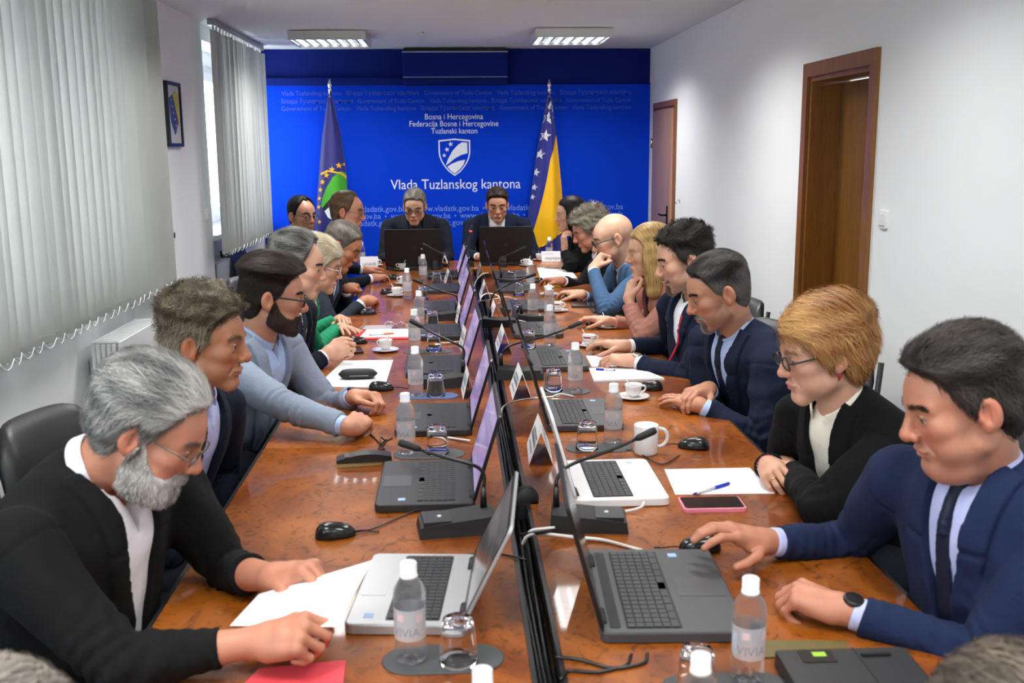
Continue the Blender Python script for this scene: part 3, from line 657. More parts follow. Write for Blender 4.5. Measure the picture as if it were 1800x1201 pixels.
# ------------------------------------------------------------------ laptops
def laptop(x, y, rz, w, d, label, deck, lidm, keym, screen, lean=17, lid_h=None, bezel=None, shiny=True):
    t = thing('laptop', label, 'laptop', (x, y, TZ), rz, 'laptops along the table')
    th = 0.024
    MB().rbox((-0.012, -w/2, 0.003), (d, w/2, th), 0.018, 4, 0.004).build('base', [deck], t)
    MB().rbox((0.0, -w/2+0.004, 0.001), (d-0.004, w/2-0.004, 0.012), 0.014, 4).build('underside', M_BLACKM, t)
    kx0, kx1 = 0.045, 0.045+0.105; kw = w*0.44 if w < 0.4 else w*0.45
    kp = MB().rbox((kx0-0.004, -kw-0.003, th-0.001), (kx1+0.003, kw+0.003, th+0.0006), 0.004).build('keyboard_tray', M_BLACKM if keym is not M_KEY else M_DKGREY, t)
    ks = MB(); rows = 6; ncol = 19 if w > 0.36 else 15
    for r_ in range(rows):
        xa = kx0 + r_*(kx1-kx0)/rows; xb = xa+(kx1-kx0)/rows-0.003; n = ncol if r_ < 5 else 11
        for c in range(n):
            ya = -kw + 2*kw*c/n; yb = ya+2*kw/n-0.003
            if r_ == 5 and 3 < c < 5: yb += 2*kw/n
            ks.box((xa, ya, th+0.0006), (xb, yb, th+0.0028))
    ks = ks.build('keys', keym, t); ks['kind'] = 'stuff'
    MB().rbox((kx1+0.02, -0.05, th-0.0005), (d-0.012, 0.05, th+0.0007), 0.004).build('touchpad', deck if deck in (M_SILVER, M_DECKW) else M_GREYP, t)
    if w > 0.4: MB().rbox((0.008, -kw, th-0.0005), (0.03, kw, th+0.001), 0.006).build('speaker_grille', M_BLACKM, t)
    for s in (-1, 1): MB().tube([(-0.004, s*w*0.33-0.03, th-0.002), (-0.004, s*w*0.33+0.03, th-0.002)], 0.009, 10).build('hinge', M_BLACKM, t)
    st = MB(); st.box((kx1+0.03, w/2-0.05, th), (kx1+0.05, w/2-0.03, th+0.0006)); st.build('sticker', mat('sticker_blue', srgb(150, 185, 230), 0.4), t)
    h = lid_h or d*0.98
    R = Matrix.Translation((-0.008, 0, th)) @ Matrix.Rotation(-math.radians(lean), 4, 'Y') @ Matrix.Rotation(-PI/2, 4, 'Y')
    # lid built flat in local (x = height, y = width), then stood up and leaned away from the user
    lid = MB().rbox((0.0, -w/2, -0.004), (h, w/2, 0.004), 0.016, 4, 0.002, M=Matrix.Translation((-0.008, 0, th)) @ Matrix.Rotation(-PI/2-math.radians(lean), 4, 'Y')).build('lid', lidm, t)
    L = Matrix.Translation((-0.008, 0, th)) @ Matrix.Rotation(-PI/2-math.radians(lean), 4, 'Y')
    MB().rbox((0.002, -w/2+0.002, -0.0048), (h-0.002, w/2-0.002, -0.0038), 0.014, 4, M=L).build('bezel', bezel or M_BLACK, lid)
    MB().box((0.022, -w/2+0.016, -0.0052), (h-0.018, w/2-0.016, -0.0046), M=L).build('screen', screen, lid)
    lg = MB().lathe([(0.014, 0.004), (0.014, 0.0046), (0.011, 0.0046), (0.011, 0.0041)], 20, M=L @ Matrix.Translation((h*0.5, 0, 0)), closed=True)
    lg.build('lid_emblem', M_GREYP, lid)
    return t
def screen_mat(name, c1, c2, st):
    m = bpy.data.materials.new(name); m.use_nodes = True; nt = m.node_tree; b = nt.nodes['Principled BSDF']
    tc = nt.nodes.new('ShaderNodeTexCoord'); wv = nt.nodes.new('ShaderNodeTexNoise'); wv.inputs['Scale'].default_value = 3.0
    mp = nt.nodes.new('ShaderNodeMapping'); mp.inputs['Scale'].default_value = (1, 1, 5)
    nt.links.new(tc.outputs['Object'], mp.inputs['Vector']); nt.links.new(mp.outputs['Vector'], wv.inputs['Vector'])
    r = nt.nodes.new('ShaderNodeValToRGB'); r.color_ramp.elements[0].color = (*c1, 1); r.color_ramp.elements[1].color = (*c2, 1)
    r.color_ramp.elements[0].position = 0.4; r.color_ramp.elements[1].position = 0.6
    nt.links.new(wv.outputs['Fac'], r.inputs['Fac']); nt.links.new(r.outputs['Color'], b.inputs['Emission Color'])
    b.inputs['Emission Strength'].default_value = st; b.inputs['Base Color'].default_value = (0.02, 0.02, 0.02, 1); b.inputs['Roughness'].default_value = 0.15
    return m
S_LILAC = screen_mat('screen_lilac', srgb(140, 122, 176), srgb(176, 158, 200), 0.75)
S_DARK = screen_mat('screen_dark', srgb(64, 62, 64), srgb(96, 92, 92), 0.75)
S_OFF = mat('screen_off', (0.01, 0.01, 0.011), 0.15)
M_DECKW = mat('laptop_white', (0.82, 0.82, 0.83), 0.35)
M_DECKG = mat('laptop_grey', (0.05, 0.052, 0.055), 0.45)
M_DECKB = mat('laptop_black', (0.02, 0.021, 0.023), 0.45)
M_KEYG = mat('key_grey', (0.03, 0.031, 0.033), 0.5)
lv = [('silver laptop with black keys in front of the grey bearded man', 2.11, 0.01, -0.09, 0.372, 0.235, M_SILVER, M_SILVER, M_KEY, S_DARK),
      ('black laptop with lilac screen beside the black wallet', 2.85, 0.03, 0.0, 0.40, 0.262, M_DECKB, M_BLACK, M_KEY, S_LILAC),
      ('black laptop with lilac screen before the man in the pale grey blazer', 3.58, 0.035, 0.0, 0.385, 0.255, M_DECKB, M_BLACK, M_KEY, S_LILAC),
      ('black laptop with lilac screen beside the black spectacle case', 4.50, 0.02, 0.03, 0.385, 0.25, M_DECKB, M_BLACK, M_KEY, S_LILAC),
      ('black laptop with lilac screen before the woman in green', 5.36, 0.01, 0.03, 0.38, 0.25, M_DECKB, M_BLACK, M_KEY, S_LILAC),
      ('black laptop with lilac screen before the bowed grey haired man', 6.22, 0.0, 0.03, 0.38, 0.25, M_DECKB, M_BLACK, M_KEY, S_LILAC),
      ('black laptop with lilac screen next to the last but one bottle on the window side', 7.07, 0.01, 0.03, 0.37, 0.24, M_DECKB, M_BLACK, M_KEY, S_LILAC),
      ('black laptop farthest along the window side', 7.82, 0.0, 0.03, 0.36, 0.24, M_DECKB, M_BLACK, M_KEY, S_LILAC)]
for (lab, y, x, a, w, d, dk, lm, km, sm) in lv:
    laptop(x, y, PI+a, w, d, lab, dk, lm, km, sm, lean=26 if dk is M_SILVER else 17)
rv = [('large dark grey laptop before the man in the navy suit nearest the camera', 2.085, 0.297, -0.05, 0.43, 0.285, M_DECKG, M_BLACK, M_KEYG, 15.5),
      ('white laptop with dark grey keys before the red haired woman', 2.83, 0.325, 0.0, 0.365, 0.25, M_DECKW, M_DECKW, M_KEYG, 16),
      ('dark grey laptop behind the white mug', 3.60, 0.318, 0.0, 0.385, 0.255, M_DECKG, M_BLACK, M_KEYG, 16),
      ('dark grey laptop before the man with the red lanyard', 4.57, 0.33, 0.0, 0.385, 0.25, M_DECKG, M_BLACK, M_KEYG, 16),
      ('dark grey laptop before the blonde woman in pink', 5.37, 0.30, 0.0, 0.385, 0.25, M_DECKG, M_BLACK, M_KEYG, 16),
      ('dark grey laptop before the bald man', 6.22, 0.29, 0.0, 0.385, 0.25, M_DECKG, M_BLACK, M_KEYG, 16),
      ('dark grey laptop before the man with grey curls', 7.05, 0.29, 0.0, 0.38, 0.25, M_DECKG, M_BLACK, M_KEYG, 16),
      ('dark grey laptop farthest along the door side', 7.80, 0.29, 0.0, 0.37, 0.25, M_DECKG, M_BLACK, M_KEYG, 15)]
for (lab, y, x, a, w, d, dk, lm, km, ln) in rv:
    laptop(x, y, a, w, d, lab, dk, lm, km, S_OFF, lean=ln)
# the two laptops at the head of the table, lids towards the camera
p = atz(728, 474); q = laptop(p.x, p.y, PI/2, 0.46, 0.28, 'black laptop with round lid emblem, left one at the head of the table', M_DECKB, M_BLACKM, M_KEY, S_OFF, lean=12, lid_h=0.315)
p = atz(889, 466); q = laptop(p.x, p.y, PI/2, 0.44, 0.28, 'black laptop before the young man in a white shirt at the head', M_DECKB, M_BLACKM, M_KEY, S_OFF, lean=12, lid_h=0.31)

# ------------------------------------------------------------------ bottles and glasses
def make_bottle():
    t = thing('water_bottle', 'x', 'bottle', (0, 0, 0), 0, 'small water bottles on the table')
    prof = [(0.0, 0.004), (0.018, 0.003), (0.024, 0.0), (0.0295, 0.006), (0.031, 0.014), (0.0305, 0.03), (0.0298, 0.045), (0.0298, 0.115), (0.0312, 0.122), (0.0300, 0.128), (0.0312, 0.134), (0.0295, 0.146), (0.0245, 0.156), (0.0180, 0.165), (0.0135, 0.169), (0.0130, 0.180)]
    MB().lathe(prof[1:], 24).build('body', M_WATER, t)
    fl = MB()
    for k in range(5): a = 2*PI*k/5; fl.sphere((0.019*math.cos(a), 0.019*math.sin(a), 0.0075), 0.0075, 8, 6)
    fl.build('foot', M_PET, t)
    MB().lathe([(0.0155, 0.1685), (0.0168, 0.170), (0.0168, 0.174), (0.0156, 0.175), (0.0156, 0.197), (0.0140, 0.199)], 20).build('cap', M_CAP, t)
    lb = MB().lathe([(0.0302, 0.050), (0.0302, 0.112)], 28); lb.f = lb.f[:-2]; lb.mi = lb.mi[:-2]; lb.sm = lb.sm[:-2]
    lb = lb.build('label_band', M_LABEL, t)
    # printed name wrapped round the label, and colour patches
    me = text_mesh('label_print', 'VIVIA', 0.024, 'CENTER')
    for v in me.vertices:
        a = v.co.x/0.0306; zz = v.co.y; v.co = (0.0306*math.sin(a), -0.0306*math.cos(a), 0.060+zz)
    new_obj('label_print', me, mat('label_ink', (0.26, 0.29, 0.36), 0.5), lb)
    for (a0, a1, z0, z1, nm_) in ((-1.5, -0.95, 0.055, 0.1, 0), (0.7, 1.2, 0.088, 0.104, 1), (-0.6, -0.1, 0.09, 0.104, 1), (2.2, 2.9, 0.06, 0.1, 0)):
        B = MB(); vs = [(0.0305*math.sin(a0+(a1-a0)*k/4), -0.0305*math.cos(a0+(a1-a0)*k/4), z) for z in (z0, z1) for k in range(5)]
        B.add(vs, [(k, k+1, k+6, k+5) for k in range(4)]).build(('label_panel', 'label_accent')[nm_], (mat('label_grey', (0.55, 0.6, 0.68), 0.5), mat('label_pink', (0.72, 0.55, 0.56), 0.5))[nm_], lb)
    return t
BOT = [((722, 1173), 'bottle on the oval mat beside the silver laptop'), ((714, 804), 'bottle on the mat between the two black laptops, by the clasped hands'),
       ((731, 702), 'bottle on the blue oval mat'), ((729, 620), 'bottle behind the microphone head, near the coffee cup by the spread papers'),
       ((737, 578), 'bottle beside the red folder, second along that cluster'), ((716, 528), 'bottle next to the cup that the bowed man holds'),
       ((744, 498), 'bottle standing left of the laptops near the head table'), ((742, 478), 'bottle in front of the left head laptop'),
       ((636, 470), 'bottle behind the white name card at the left of the head table'),
       ((1318, 1208), 'bottle beside the large grey laptop, nearest on the door side'), ((1079, 784), 'bottle next to the white mug'),
       ((1012, 694), 'bottle next to the white sheets under the watch hand'), ((967, 611), 'bottle next to the cup with dark red print'),
       ((966, 566), 'bottle behind the one by the dark red printed cup'), ((937, 563), 'bottle right of the upturned glass before the laptop of the bald man'),
       ((933, 512), 'bottle in front of the white papers of the curly haired man'), ((890, 468), 'bottle in front of the right head laptop'),
       ((961, 455), 'bottle behind the name card on the right of the head table')]
b0 = make_bottle()
BOTPOS = []
def put_bottle(p, lab, first=[True]):
    global b0
    rz = random.uniform(-0.7, 0.7)
    if first[0]: b0.location = p; b0.rotation_euler.z = rz; b0['label'] = lab; first[0] = False
    else: copy_tree(b0, p, rz, lab)
ON_MAT = {0, 1, 2, 3, 9, 10, 11, 12}
for i, ((u, v), lab) in enumerate(BOT):
    p = atz(u, v-3); p.y = min(p.y, 8.885); p.z = TZ + (0.0032 if i in ON_MAT else 0); p.y += 0.018
    put_bottle(p, 'small clear water ' + lab); BOTPOS.append(p)
for (u, v), lab in (((1232, 1160), 'small water bottle cut by the frame, in front of the upturned glass'), ((848, 1186), 'small water bottle whose cap just shows at the bottom edge')):
    p = atz(u, v, TZ+0.19); p.z = TZ; put_bottle(p, lab)
def make_glass():
    t = MB().lathe([(0.0375, 0.0), (0.0365, 0.012), (0.0335, 0.05), (0.030, 0.082), (0.0285, 0.088), (0.024, 0.0905), (0.010, 0.0885), (0.0005, 0.0882), (0.0005, 0.0775), (0.02, 0.078), (0.0265, 0.074), (0.0285, 0.06), (0.0318, 0.03), (0.0352, 0.0)], 28, closed=True).build('tumbler', M_GLASS)
    return tag(t, 'x', 'glass', 'upturned tumblers on the table')
GLS = [((806, 1166), 'on the oval mat by the silver laptop'), ((769, 798), 'on the grey mat by the black laptop with the microphone'), ((766, 697), 'on the blue oval mat'), ((763, 618), 'left of the white cable end, fourth on the window side'),
       ((760, 574), 'beside the raised bottle by the red folder'), ((743, 527), 'behind the bottle by the held cup'), ((768, 499), 'beside the far bottle before the left head laptop'), ((766, 474), 'right of the left head laptop'),
       ((1032, 790), 'on the oval mat beside the bottle and white mug'), ((973, 688), 'behind the dark grey lid, on the mat with the bottle'), ((929, 612), 'in front of the slanting microphone on the door side'), ((908, 562), 'before the laptop of the blonde woman'),
       ((912, 519), 'before the laptop of the bald man'), ((899, 497), 'left of the bottle before the white papers'), ((884, 470), 'beside the bottle before the right head laptop')]
g0 = make_glass()
GON = {0, 1, 2, 3, 8, 9, 10}
for i, ((u, v), lab) in enumerate(GLS):
    o = g0 if i == 0 else g0.copy()
    if i: LINK(o)
    p = atz(u, v); p.z = TZ+(0.0032 if i in GON else 0.0003); o.location = p; o['label'] = 'clear upturned tumbler ' + lab
o = g0.copy(); LINK(o); p = atz(1226, 1142, TZ+0.088); p.z = TZ+0.0003; o.location = p; o['label'] = 'clear upturned tumbler behind the bottle cap at the bottom edge'
# oval mats
def oval_mat(p, L, W, m, label, rz=0.0):
    o = MB(); pts = []
    for k in range(25): a = -PI/2+PI*k/24; pts.append(((L-W)/2+W/2*math.cos(a), W/2*math.sin(a)))
    for k in range(25): a = PI/2+PI*k/24; pts.append((-(L-W)/2+W/2*math.cos(a), W/2*math.sin(a)))
    ins = [(x*0.985, y*0.97) for x, y in pts]; n = len(pts)
    o.add([(x, y, 0) for x, y in pts]+[(x, y, 0.002) for x, y in pts]+[(x, y, 0.003) for x, y in ins],
          [tuple(range(n-1, -1, -1)), tuple(range(2*n, 3*n))]+[(r*n+i, r*n+(i+1) % n, (r+1)*n+(i+1) % n, (r+1)*n+i) for r in (0, 1) for i in range(n)])
    o = o.build('oval_mat', m); o.location = (p.x, p.y, TZ+0.0002); o.rotation_euler.z = rz
    return tag(o, label, 'mat', 'oval table mats')
for (u, v, L, W, m, lab) in ((779, 1160, 0.235, 0.115, M_MATGREY, 'dark grey oval mat beside the silver laptop'), (754, 799, 0.23, 0.11, M_MATGREY, 'dark grey oval mat under the microphone stem'), (752, 697, 0.24, 0.10, M_MATBLUE, 'blue oval mat on the window side'),
                             (752, 619, 0.24, 0.10, M_MATGREY, 'grey oval mat near the coffee cup with a spoon'), (1276, 1212, 0.24, 0.11, M_MATGREY, 'dark grey oval mat at the bottom right edge'), (1053, 788, 0.22, 0.105, M_MATGREY, 'dark grey oval mat beside the white mug'),
                             (990, 689, 0.22, 0.105, M_MATGREY, 'grey oval mat behind the dark grey laptop'), (950, 612, 0.22, 0.10, M_MATGREY, 'grey oval mat before the cup with dark red print')):
    oval_mat(atz(u, v), L, W, m, lab)

# ------------------------------------------------------------------ cups, mug
def make_cup(printed, spoon=True):
    t = thing('coffee_cup', 'x', 'cup', (0, 0, 0), 0, 'white coffee cups on saucers')
    MB().lathe([(0.016, 0.013), (0.018, 0.012), (0.024, 0.018), (0.031, 0.035), (0.0345, 0.058), (0.0335, 0.059), (0.029, 0.036), (0.020, 0.021), (0.004, 0.019), (0.002, 0.013)], 24, closed=True).build('cup', M_PORC, t)
    MB().lathe([(0.026, 0.046), (0.0315, 0.0475), (0.0005, 0.0476)][::-1][0:2] + [(0.0315, 0.0474), (0.0005, 0.047)], 20).build('coffee', mat('coffee', (0.03, 0.015, 0.008), 0.2), t)
    MB().tube(bez((0.031, 0, 0.05), (0.058, 0, 0.056), (0.054, 0, 0.024), (0.026, 0, 0.026), 10), 0.0038, 8).build('handle', M_PORC, t)
    MB().lathe([(0.028, 0.0), (0.032, 0.0), (0.045, 0.005), (0.064, 0.0115), (0.0645, 0.0135), (0.045, 0.0085), (0.03, 0.0055), (0.02, 0.0085), (0.0005, 0.0085), (0.0005, 0.003)], 28, closed=True).build('saucer', M_PORC, t)
    if spoon: MB().tube([(-0.004, 0.0, 0.03), (-0.03, 0.012, 0.085)], 0.0022, 6).build('stirrer', M_WHITE, t)
    if printed:
        vs = []
        for k in range(7):
            a = PI+0.9-1.2*k/6+0.6
            for z, r in ((0.030, 0.0292), (0.052, 0.0341)): vs.append((r*math.cos(a), r*math.sin(a), z))
        MB().add(vs, [(2*k, 2*k+1, 2*k+3, 2*k+2) for k in range(6)]).build('red_print', M_RED, t)
        MB().box((-0.052, 0.018, 0.012), (-0.03, 0.04, 0.022)).build('sugar_sachet', M_RED, t)
    return t
cA = make_cup(False); cB = make_cup(True)
CUPS = [(cA, (678, 618), 'white cup and saucer with spoon beside the spread white papers', 2.6), (cA, (707, 475), 'white cup and saucer before the left head laptop', PI), (cA, (710, 500), 'white cup and saucer behind the bottle by the head end', PI),
        (cA, (697, 521), 'white cup the bowed grey haired man is holding', 0.5), (cA, (1069, 577), 'white cup and saucer with stirrer below the pink sleeve', 0.0), (cB, (1035, 609), 'white cup with dark red print above the mouse hand', 0.2),
        (cA, (1113, 701), 'white cup and saucer beside the black mouse by the folded hands', 0.1), (cB, (980, 548), 'white cup with dark red print beyond the bottles', 0.3), (cB, (965, 519), 'white cup with a square dark red print facing the camera', 1.6),
        (cA, (926, 468), 'white cup beside the hand of the black haired woman', PI), (cB, (944, 452), 'white cup with red print at the head table beside the right laptop', 1.6), (cA, (660, 468), 'white cup beside the name card at the left of the head table', 0.0)]
used = set()
for src, (u, v), lab, rz in CUPS:
    p = atz(u, v); p.y = min(p.y, 8.87); p.z = TZ+0.0003
    if src.name not in used: used.add(src.name); src.location = p; src.rotation_euler.z = rz; src['label'] = lab
    else: copy_tree(src, p, rz, lab)
p = atz(1135, 797)
t = thing('coffee_mug', 'large plain white mug beside the upturned glass and bottle', 'mug', (p.x, p.y, TZ), 0.0)
MB().lathe([(0.034, 0.0), (0.037, 0.002), (0.0385, 0.008), (0.0395, 0.094), (0.0385, 0.0955), (0.0362, 0.094), (0.0352, 0.008), (0.001, 0.006), (0.001, 0.0)], 32, closed=True).build('body', M_PORC, t)
MB().tube(bez((0.0385, 0, 0.082), (0.082, 0, 0.085), (0.078, 0, 0.02), (0.038, 0, 0.022), 14), 0.0058, 10).build('handle', M_PORC, t)

# ------------------------------------------------------------------ mice
def make_mouse():
    t = thing('computer_mouse', 'x', 'mouse', (0, 0, 0), 0, 'black computer mice')
    vs = []; fs = []; nu, nv = 20, 9
    for j in range(nv+1):
        th = PI/2*j/nv
        for i in range(nu):
            a = 2*PI*i/nu; x = 0.029*math.copysign(abs(math.cos(a))**0.8, math.cos(a)); y = 0.052*math.copysign(abs(math.sin(a))**0.85, math.sin(a))
            k = math.cos(th)**0.6; z = 0.034*math.sin(th)*(1-0.25*(y/0.052)*k) ; vs.append((x*k, y*k, z+0.002))
    for j in range(nv):
        for i in range(nu): fs.append((j*nu+i, j*nu+(i+1) % nu, (j+1)*nu+(i+1) % nu, (j+1)*nu+i))
    fs.append(tuple(range(nu-1, -1, -1)))
    MB().add(vs, fs, True).build('shell', mat('mouse_black', (0.012, 0.012, 0.013), 0.18), t)
    MB().lathe([(0.010, -0.004), (0.0115, -0.002), (0.0115, 0.002), (0.010, 0.004)], 14, M=Matrix.Translation((0, 0.024, 0.022)) @ Matrix.Rotation(PI/2, 4, 'Y')).build('scroll_wheel', M_GREYP, t)
    MB().tube(bez((0, 0.05, 0.008), (0, 0.07, 0.012), (0.0, 0.085, 0.003), (0.01, 0.11, 0.003), 8), 0.002, 6).build('cable', M_BLACK, t)
    return t
m0 = make_mouse()
MICE = [((590, 943), -1.35, 'on the bare table below the black wallet'), ((670, 686), -1.4, 'by the corner of the white papers and spectacle case'), ((628, 604), -1.4, 'by the red folder before the woman in green'), ((647, 553), -1.4, 'beside the cup of the bowed man'), ((682, 517), -1.4, 'left of the bottle near the held cup'), ((692, 491), -1.35, 'under the hand of the man in glasses by the flag'),
        ((1219, 788), 1.2, 'beside the white mug, lying free'), ((1143, 685), 1.3, 'behind the coffee cup by the folded hands'), ((1062, 614), 1.35, 'under the hand with the white cuff'), ((1045, 572), 1.35, 'under the hand of the blonde woman'), ((1001, 527), 1.35, 'under the hand of the bald man'), ((944, 497), 1.35, 'under the hand of the curly haired man'), ((1230, 967), 1.5, 'under the hand of the man nearest on the door side')]
for i, ((u, v), a, lab) in enumerate(MICE):
    p = atz(u, v); p.z = TZ+0.0002; lab = 'black computer mouse ' + lab
    if i == 0: m0.location = p; m0.rotation_euler.z = a; m0['label'] = lab
    else: copy_tree(m0, p, a, lab)

# ------------------------------------------------------------------ microphones
def microphone(base_uv, rz, tip, ctrl, label, L=0.20, W=0.11, root=(0.06, 0.0), lit=False):
    p = atz(*base_uv)
    t = thing('gooseneck_microphone', label, 'microphone', (p.x, p.y, TZ), rz, 'gooseneck microphones on black bases')
    b = MB(); vs = [(-L/2, -W/2, 0), (L/2, -W/2, 0), (L/2, W/2, 0), (-L/2, W/2, 0), (-L/2+0.004, -W/2+0.004, 0.028), (-0.01, -W/2+0.004, 0.038), (-0.01, W/2-0.004, 0.038), (-L/2+0.004, W/2-0.004, 0.028), (L/2-0.004, -W/2+0.004, 0.048), (L/2-0.004, W/2-0.004, 0.048)]
    b.add(vs, [(3, 2, 1, 0), (0, 1, 8, 5, 4), (1, 2, 9, 8), (2, 3, 7, 6, 9), (3, 0, 4, 7), (4, 5, 6, 7), (5, 8, 9, 6)])
    b.build('base', M_BLACKM, t)
    MB().box((-L/2+0.012, -W/2+0.012, 0.0285), (-0.016, W/2-0.012, 0.0395)).build('top_plate', M_DKGREY, t)
    MB().lathe([(0.006, 0.03), (0.006, 0.0405), (0.004, 0.042)], 14, M=Matrix.Translation((-0.045, 0.0, 0))).build('button', mat('button_white', (0.7, 0.7, 0.68), 0.4), t)
    R = Matrix.Rotation(-rz, 3, 'Z'); tl = R @ (tip - t.location); cl = R @ (ctrl - t.location)
    r0 = Vector((root[0], root[1], 0.046)); k1 = r0 + Vector((0, 0, 0.03))
    MB().tube([r0, r0+Vector((0, 0, 0.055))], [0.0095, 0.0065], 12).build('socket', M_BLACK, t)
    pts = bez(r0+Vector((0, 0, 0.05)), r0+Vector((0, 0, 0.05))*0.4+cl*0.6+Vector((0, 0, 0.01)), cl, tl, 16)
    MB().tube(pts, 0.0048, 8).build('gooseneck', M_BLACK, t)
    d = (pts[-1]-pts[-3]).normalized()
    hd = MB().tube([pts[-1]-d*0.002, pts[-1]+d*0.008, pts[-1]+d*0.05, pts[-1]+d*0.058], [0.0055, 0.0095, 0.0105, 0.008], 12).build('head', M_BLACKM, t)
    if lit: MB().tube([pts[-1]+d*0.003, pts[-1]+d*0.012], 0.0115, 12).build('red_ring', emit('red_led', (1.0, 0.05, 0.05), 2.5), t)
    return t
def mic_l(base, tip_uv, c_uv, tx, cx, label, **k):
    y = atz(*base).y; microphone(base, 0.12, aty(*tip_uv, y+0.05), aty(*c_uv, y+0.03), label, **k)
mic_l((803, 931), (738, 790), (822, 822), -0.06, 0.05, 'black gooseneck microphone beside the silver laptop', root=(0.075, 0.03))
mic_l((780, 678), (742, 575), (800, 610), -0.07, 0.06, 'black gooseneck microphone over the black laptop by the blue mat', root=(0.085, 0.03))
mic_l((778, 562), (742, 498), (790, 522), -0.07, 0.06, 'black gooseneck microphone over the laptops near the bowed man', root=(0.085, 0.03))
mic_l((775, 488), (755, 435), (786, 452), -0.06, 0.05, 'black gooseneck microphone reaching across the left head laptop', root=(0.06, 0.03))
def mic_r(base, tip_uv, c_uv, tx, cx, label, **k):
    y = atz(*base).y; microphone(base, PI-0.1, aty(*tip_uv, y+0.05), aty(*c_uv, y+0.03), label, **k)
mic_r((1035, 925), (1118, 772), (1035, 815), 0.54, 0.36, 'black gooseneck microphone pointing at the white mug', root=(0.085, -0.02))
mic_r((915, 664), (1000, 576), (935, 606), 0.54, 0.36, 'black gooseneck microphone slanting before the cup with dark red print', root=(0.085, -0.03))
mic_r((880, 573), (925, 488), (882, 505), 0.48, 0.32, 'black gooseneck microphone over the laptop of the bald man', root=(0.06, -0.02))
mic_r((895, 500), (912, 440), (878, 455), 0.50, 0.33, 'black gooseneck microphone before the right head laptop', root=(0.06, -0.02))
mic_r((935, 566), (889, 556), (905, 590), 0.26, 0.32, 'short black gooseneck microphone leaning to the table middle', root=(0.06, 0.0), L=0.16)
p = aty(827, 408, 8.55); c = aty(822, 430, 8.55)
microphone((822, 468), -PI/2, p, c, 'gooseneck microphone with red lit ring before the young man at the head', root=(0.03, 0.0), L=0.14, lit=True)

# ------------------------------------------------------------------ name tents
def tent(near_l, near_r, far_l, h, label, lines=True):
    a, b, c = atz(*near_l), atz(*near_r), atz(*far_l)
    b = Vector((b.x, a.y, TZ)); mid = (a+b)/2; dv = c-a; L = dv.length; ang = math.atan2(dv.x, dv.y)
    t = thing('name_card', label, 'name card', (mid.x, mid.y, TZ), -ang, 'folded white name cards')
    w = (b-a).length/2; th = 0.0012
    for s, nm in ((-1, 'face'), (1, 'face')):
        q = MB(); vs = [(s*w, 0, 0.0005), (s*w, L, 0.0005), (0, L, h), (0, 0, h)]
        n = Vector((h, 0, w)).normalized()*th; vs2 = [(x+s*n.x*0-(s*th if z < 0.01 else 0), y, z-(0 if z < 0.01 else th)) for x, y, z in vs]
        q.add(vs+vs2, [(0, 1, 2, 3) if s > 0 else (3, 2, 1, 0), (7, 6, 5, 4) if s > 0 else (4, 5, 6, 7), (0, 3, 7, 4), (1, 5, 6, 2), (0, 4, 5, 1), (3, 2, 6, 7)])
        f = q.build(nm, M_PAPER, t)
        if lines:
            l = MB(); rnd = random.Random(int(abs(L*1e4)))
            for z0, y0, y1, hh in ((0.62, 0.14, 0.86, 0.1), (0.42, 0.1, 0.9, 0.16), (0.2, 0.2, 0.8, 0.08)):
                y = y0
                while y < y1:
                    dy = rnd.uniform(0.02, 0.06)
                    P = lambda f_, yy: (s*(w*(1-f_)+0.0007), yy*L, f_*h+0.0007)
                    l.add([P(z0, y), P(z0, min(y+dy, y1)), P(z0+hh, min(y+dy, y1)), P(z0+hh, y)], [(0, 1, 2, 3)]); y += dy+0.018
            l.build('printed_lines', mat('print_grey', (0.28, 0.3, 0.33), 0.6), f)
    return t
tent((930, 818), (972, 816), (926, 780), 0.105, 'white folded name card facing the white laptop lid')
tent((901, 704), (935, 702), (895, 680), 0.105, 'white folded name card behind the dark grey lid by the mug')
tent((874, 622), (900, 622), (870, 604), 0.105, 'white folded name card before the laptop of the man with the lanyard')
tent((861, 570), (882, 568), (857, 558), 0.105, 'white folded name card before the laptop of the blonde woman')
tent((844, 527), (862, 525), (842, 517), 0.105, 'white folded name card under the white cable arch')
tent((839, 490), (853, 489), (837, 482), 0.10, 'white folded name card at the head end of the door side row')
tent((814, 703), (836, 700), (810, 684), 0.105, 'white folded name card left of the lilac screens by the blue mat')
tent((811, 618), (830, 616), (806, 606), 0.105, 'white folded name card under the microphone bend')
tent((803, 571), (818, 569), (799, 562), 0.105, 'white folded name card before the lilac screen by the bowed man')
tent((783, 501), (798, 500), (780, 494), 0.10, 'white folded name card next to the far tumblers')
tent((775, 470), (788, 469), (776, 464), 0.09, 'small white name card right of the left head laptop')
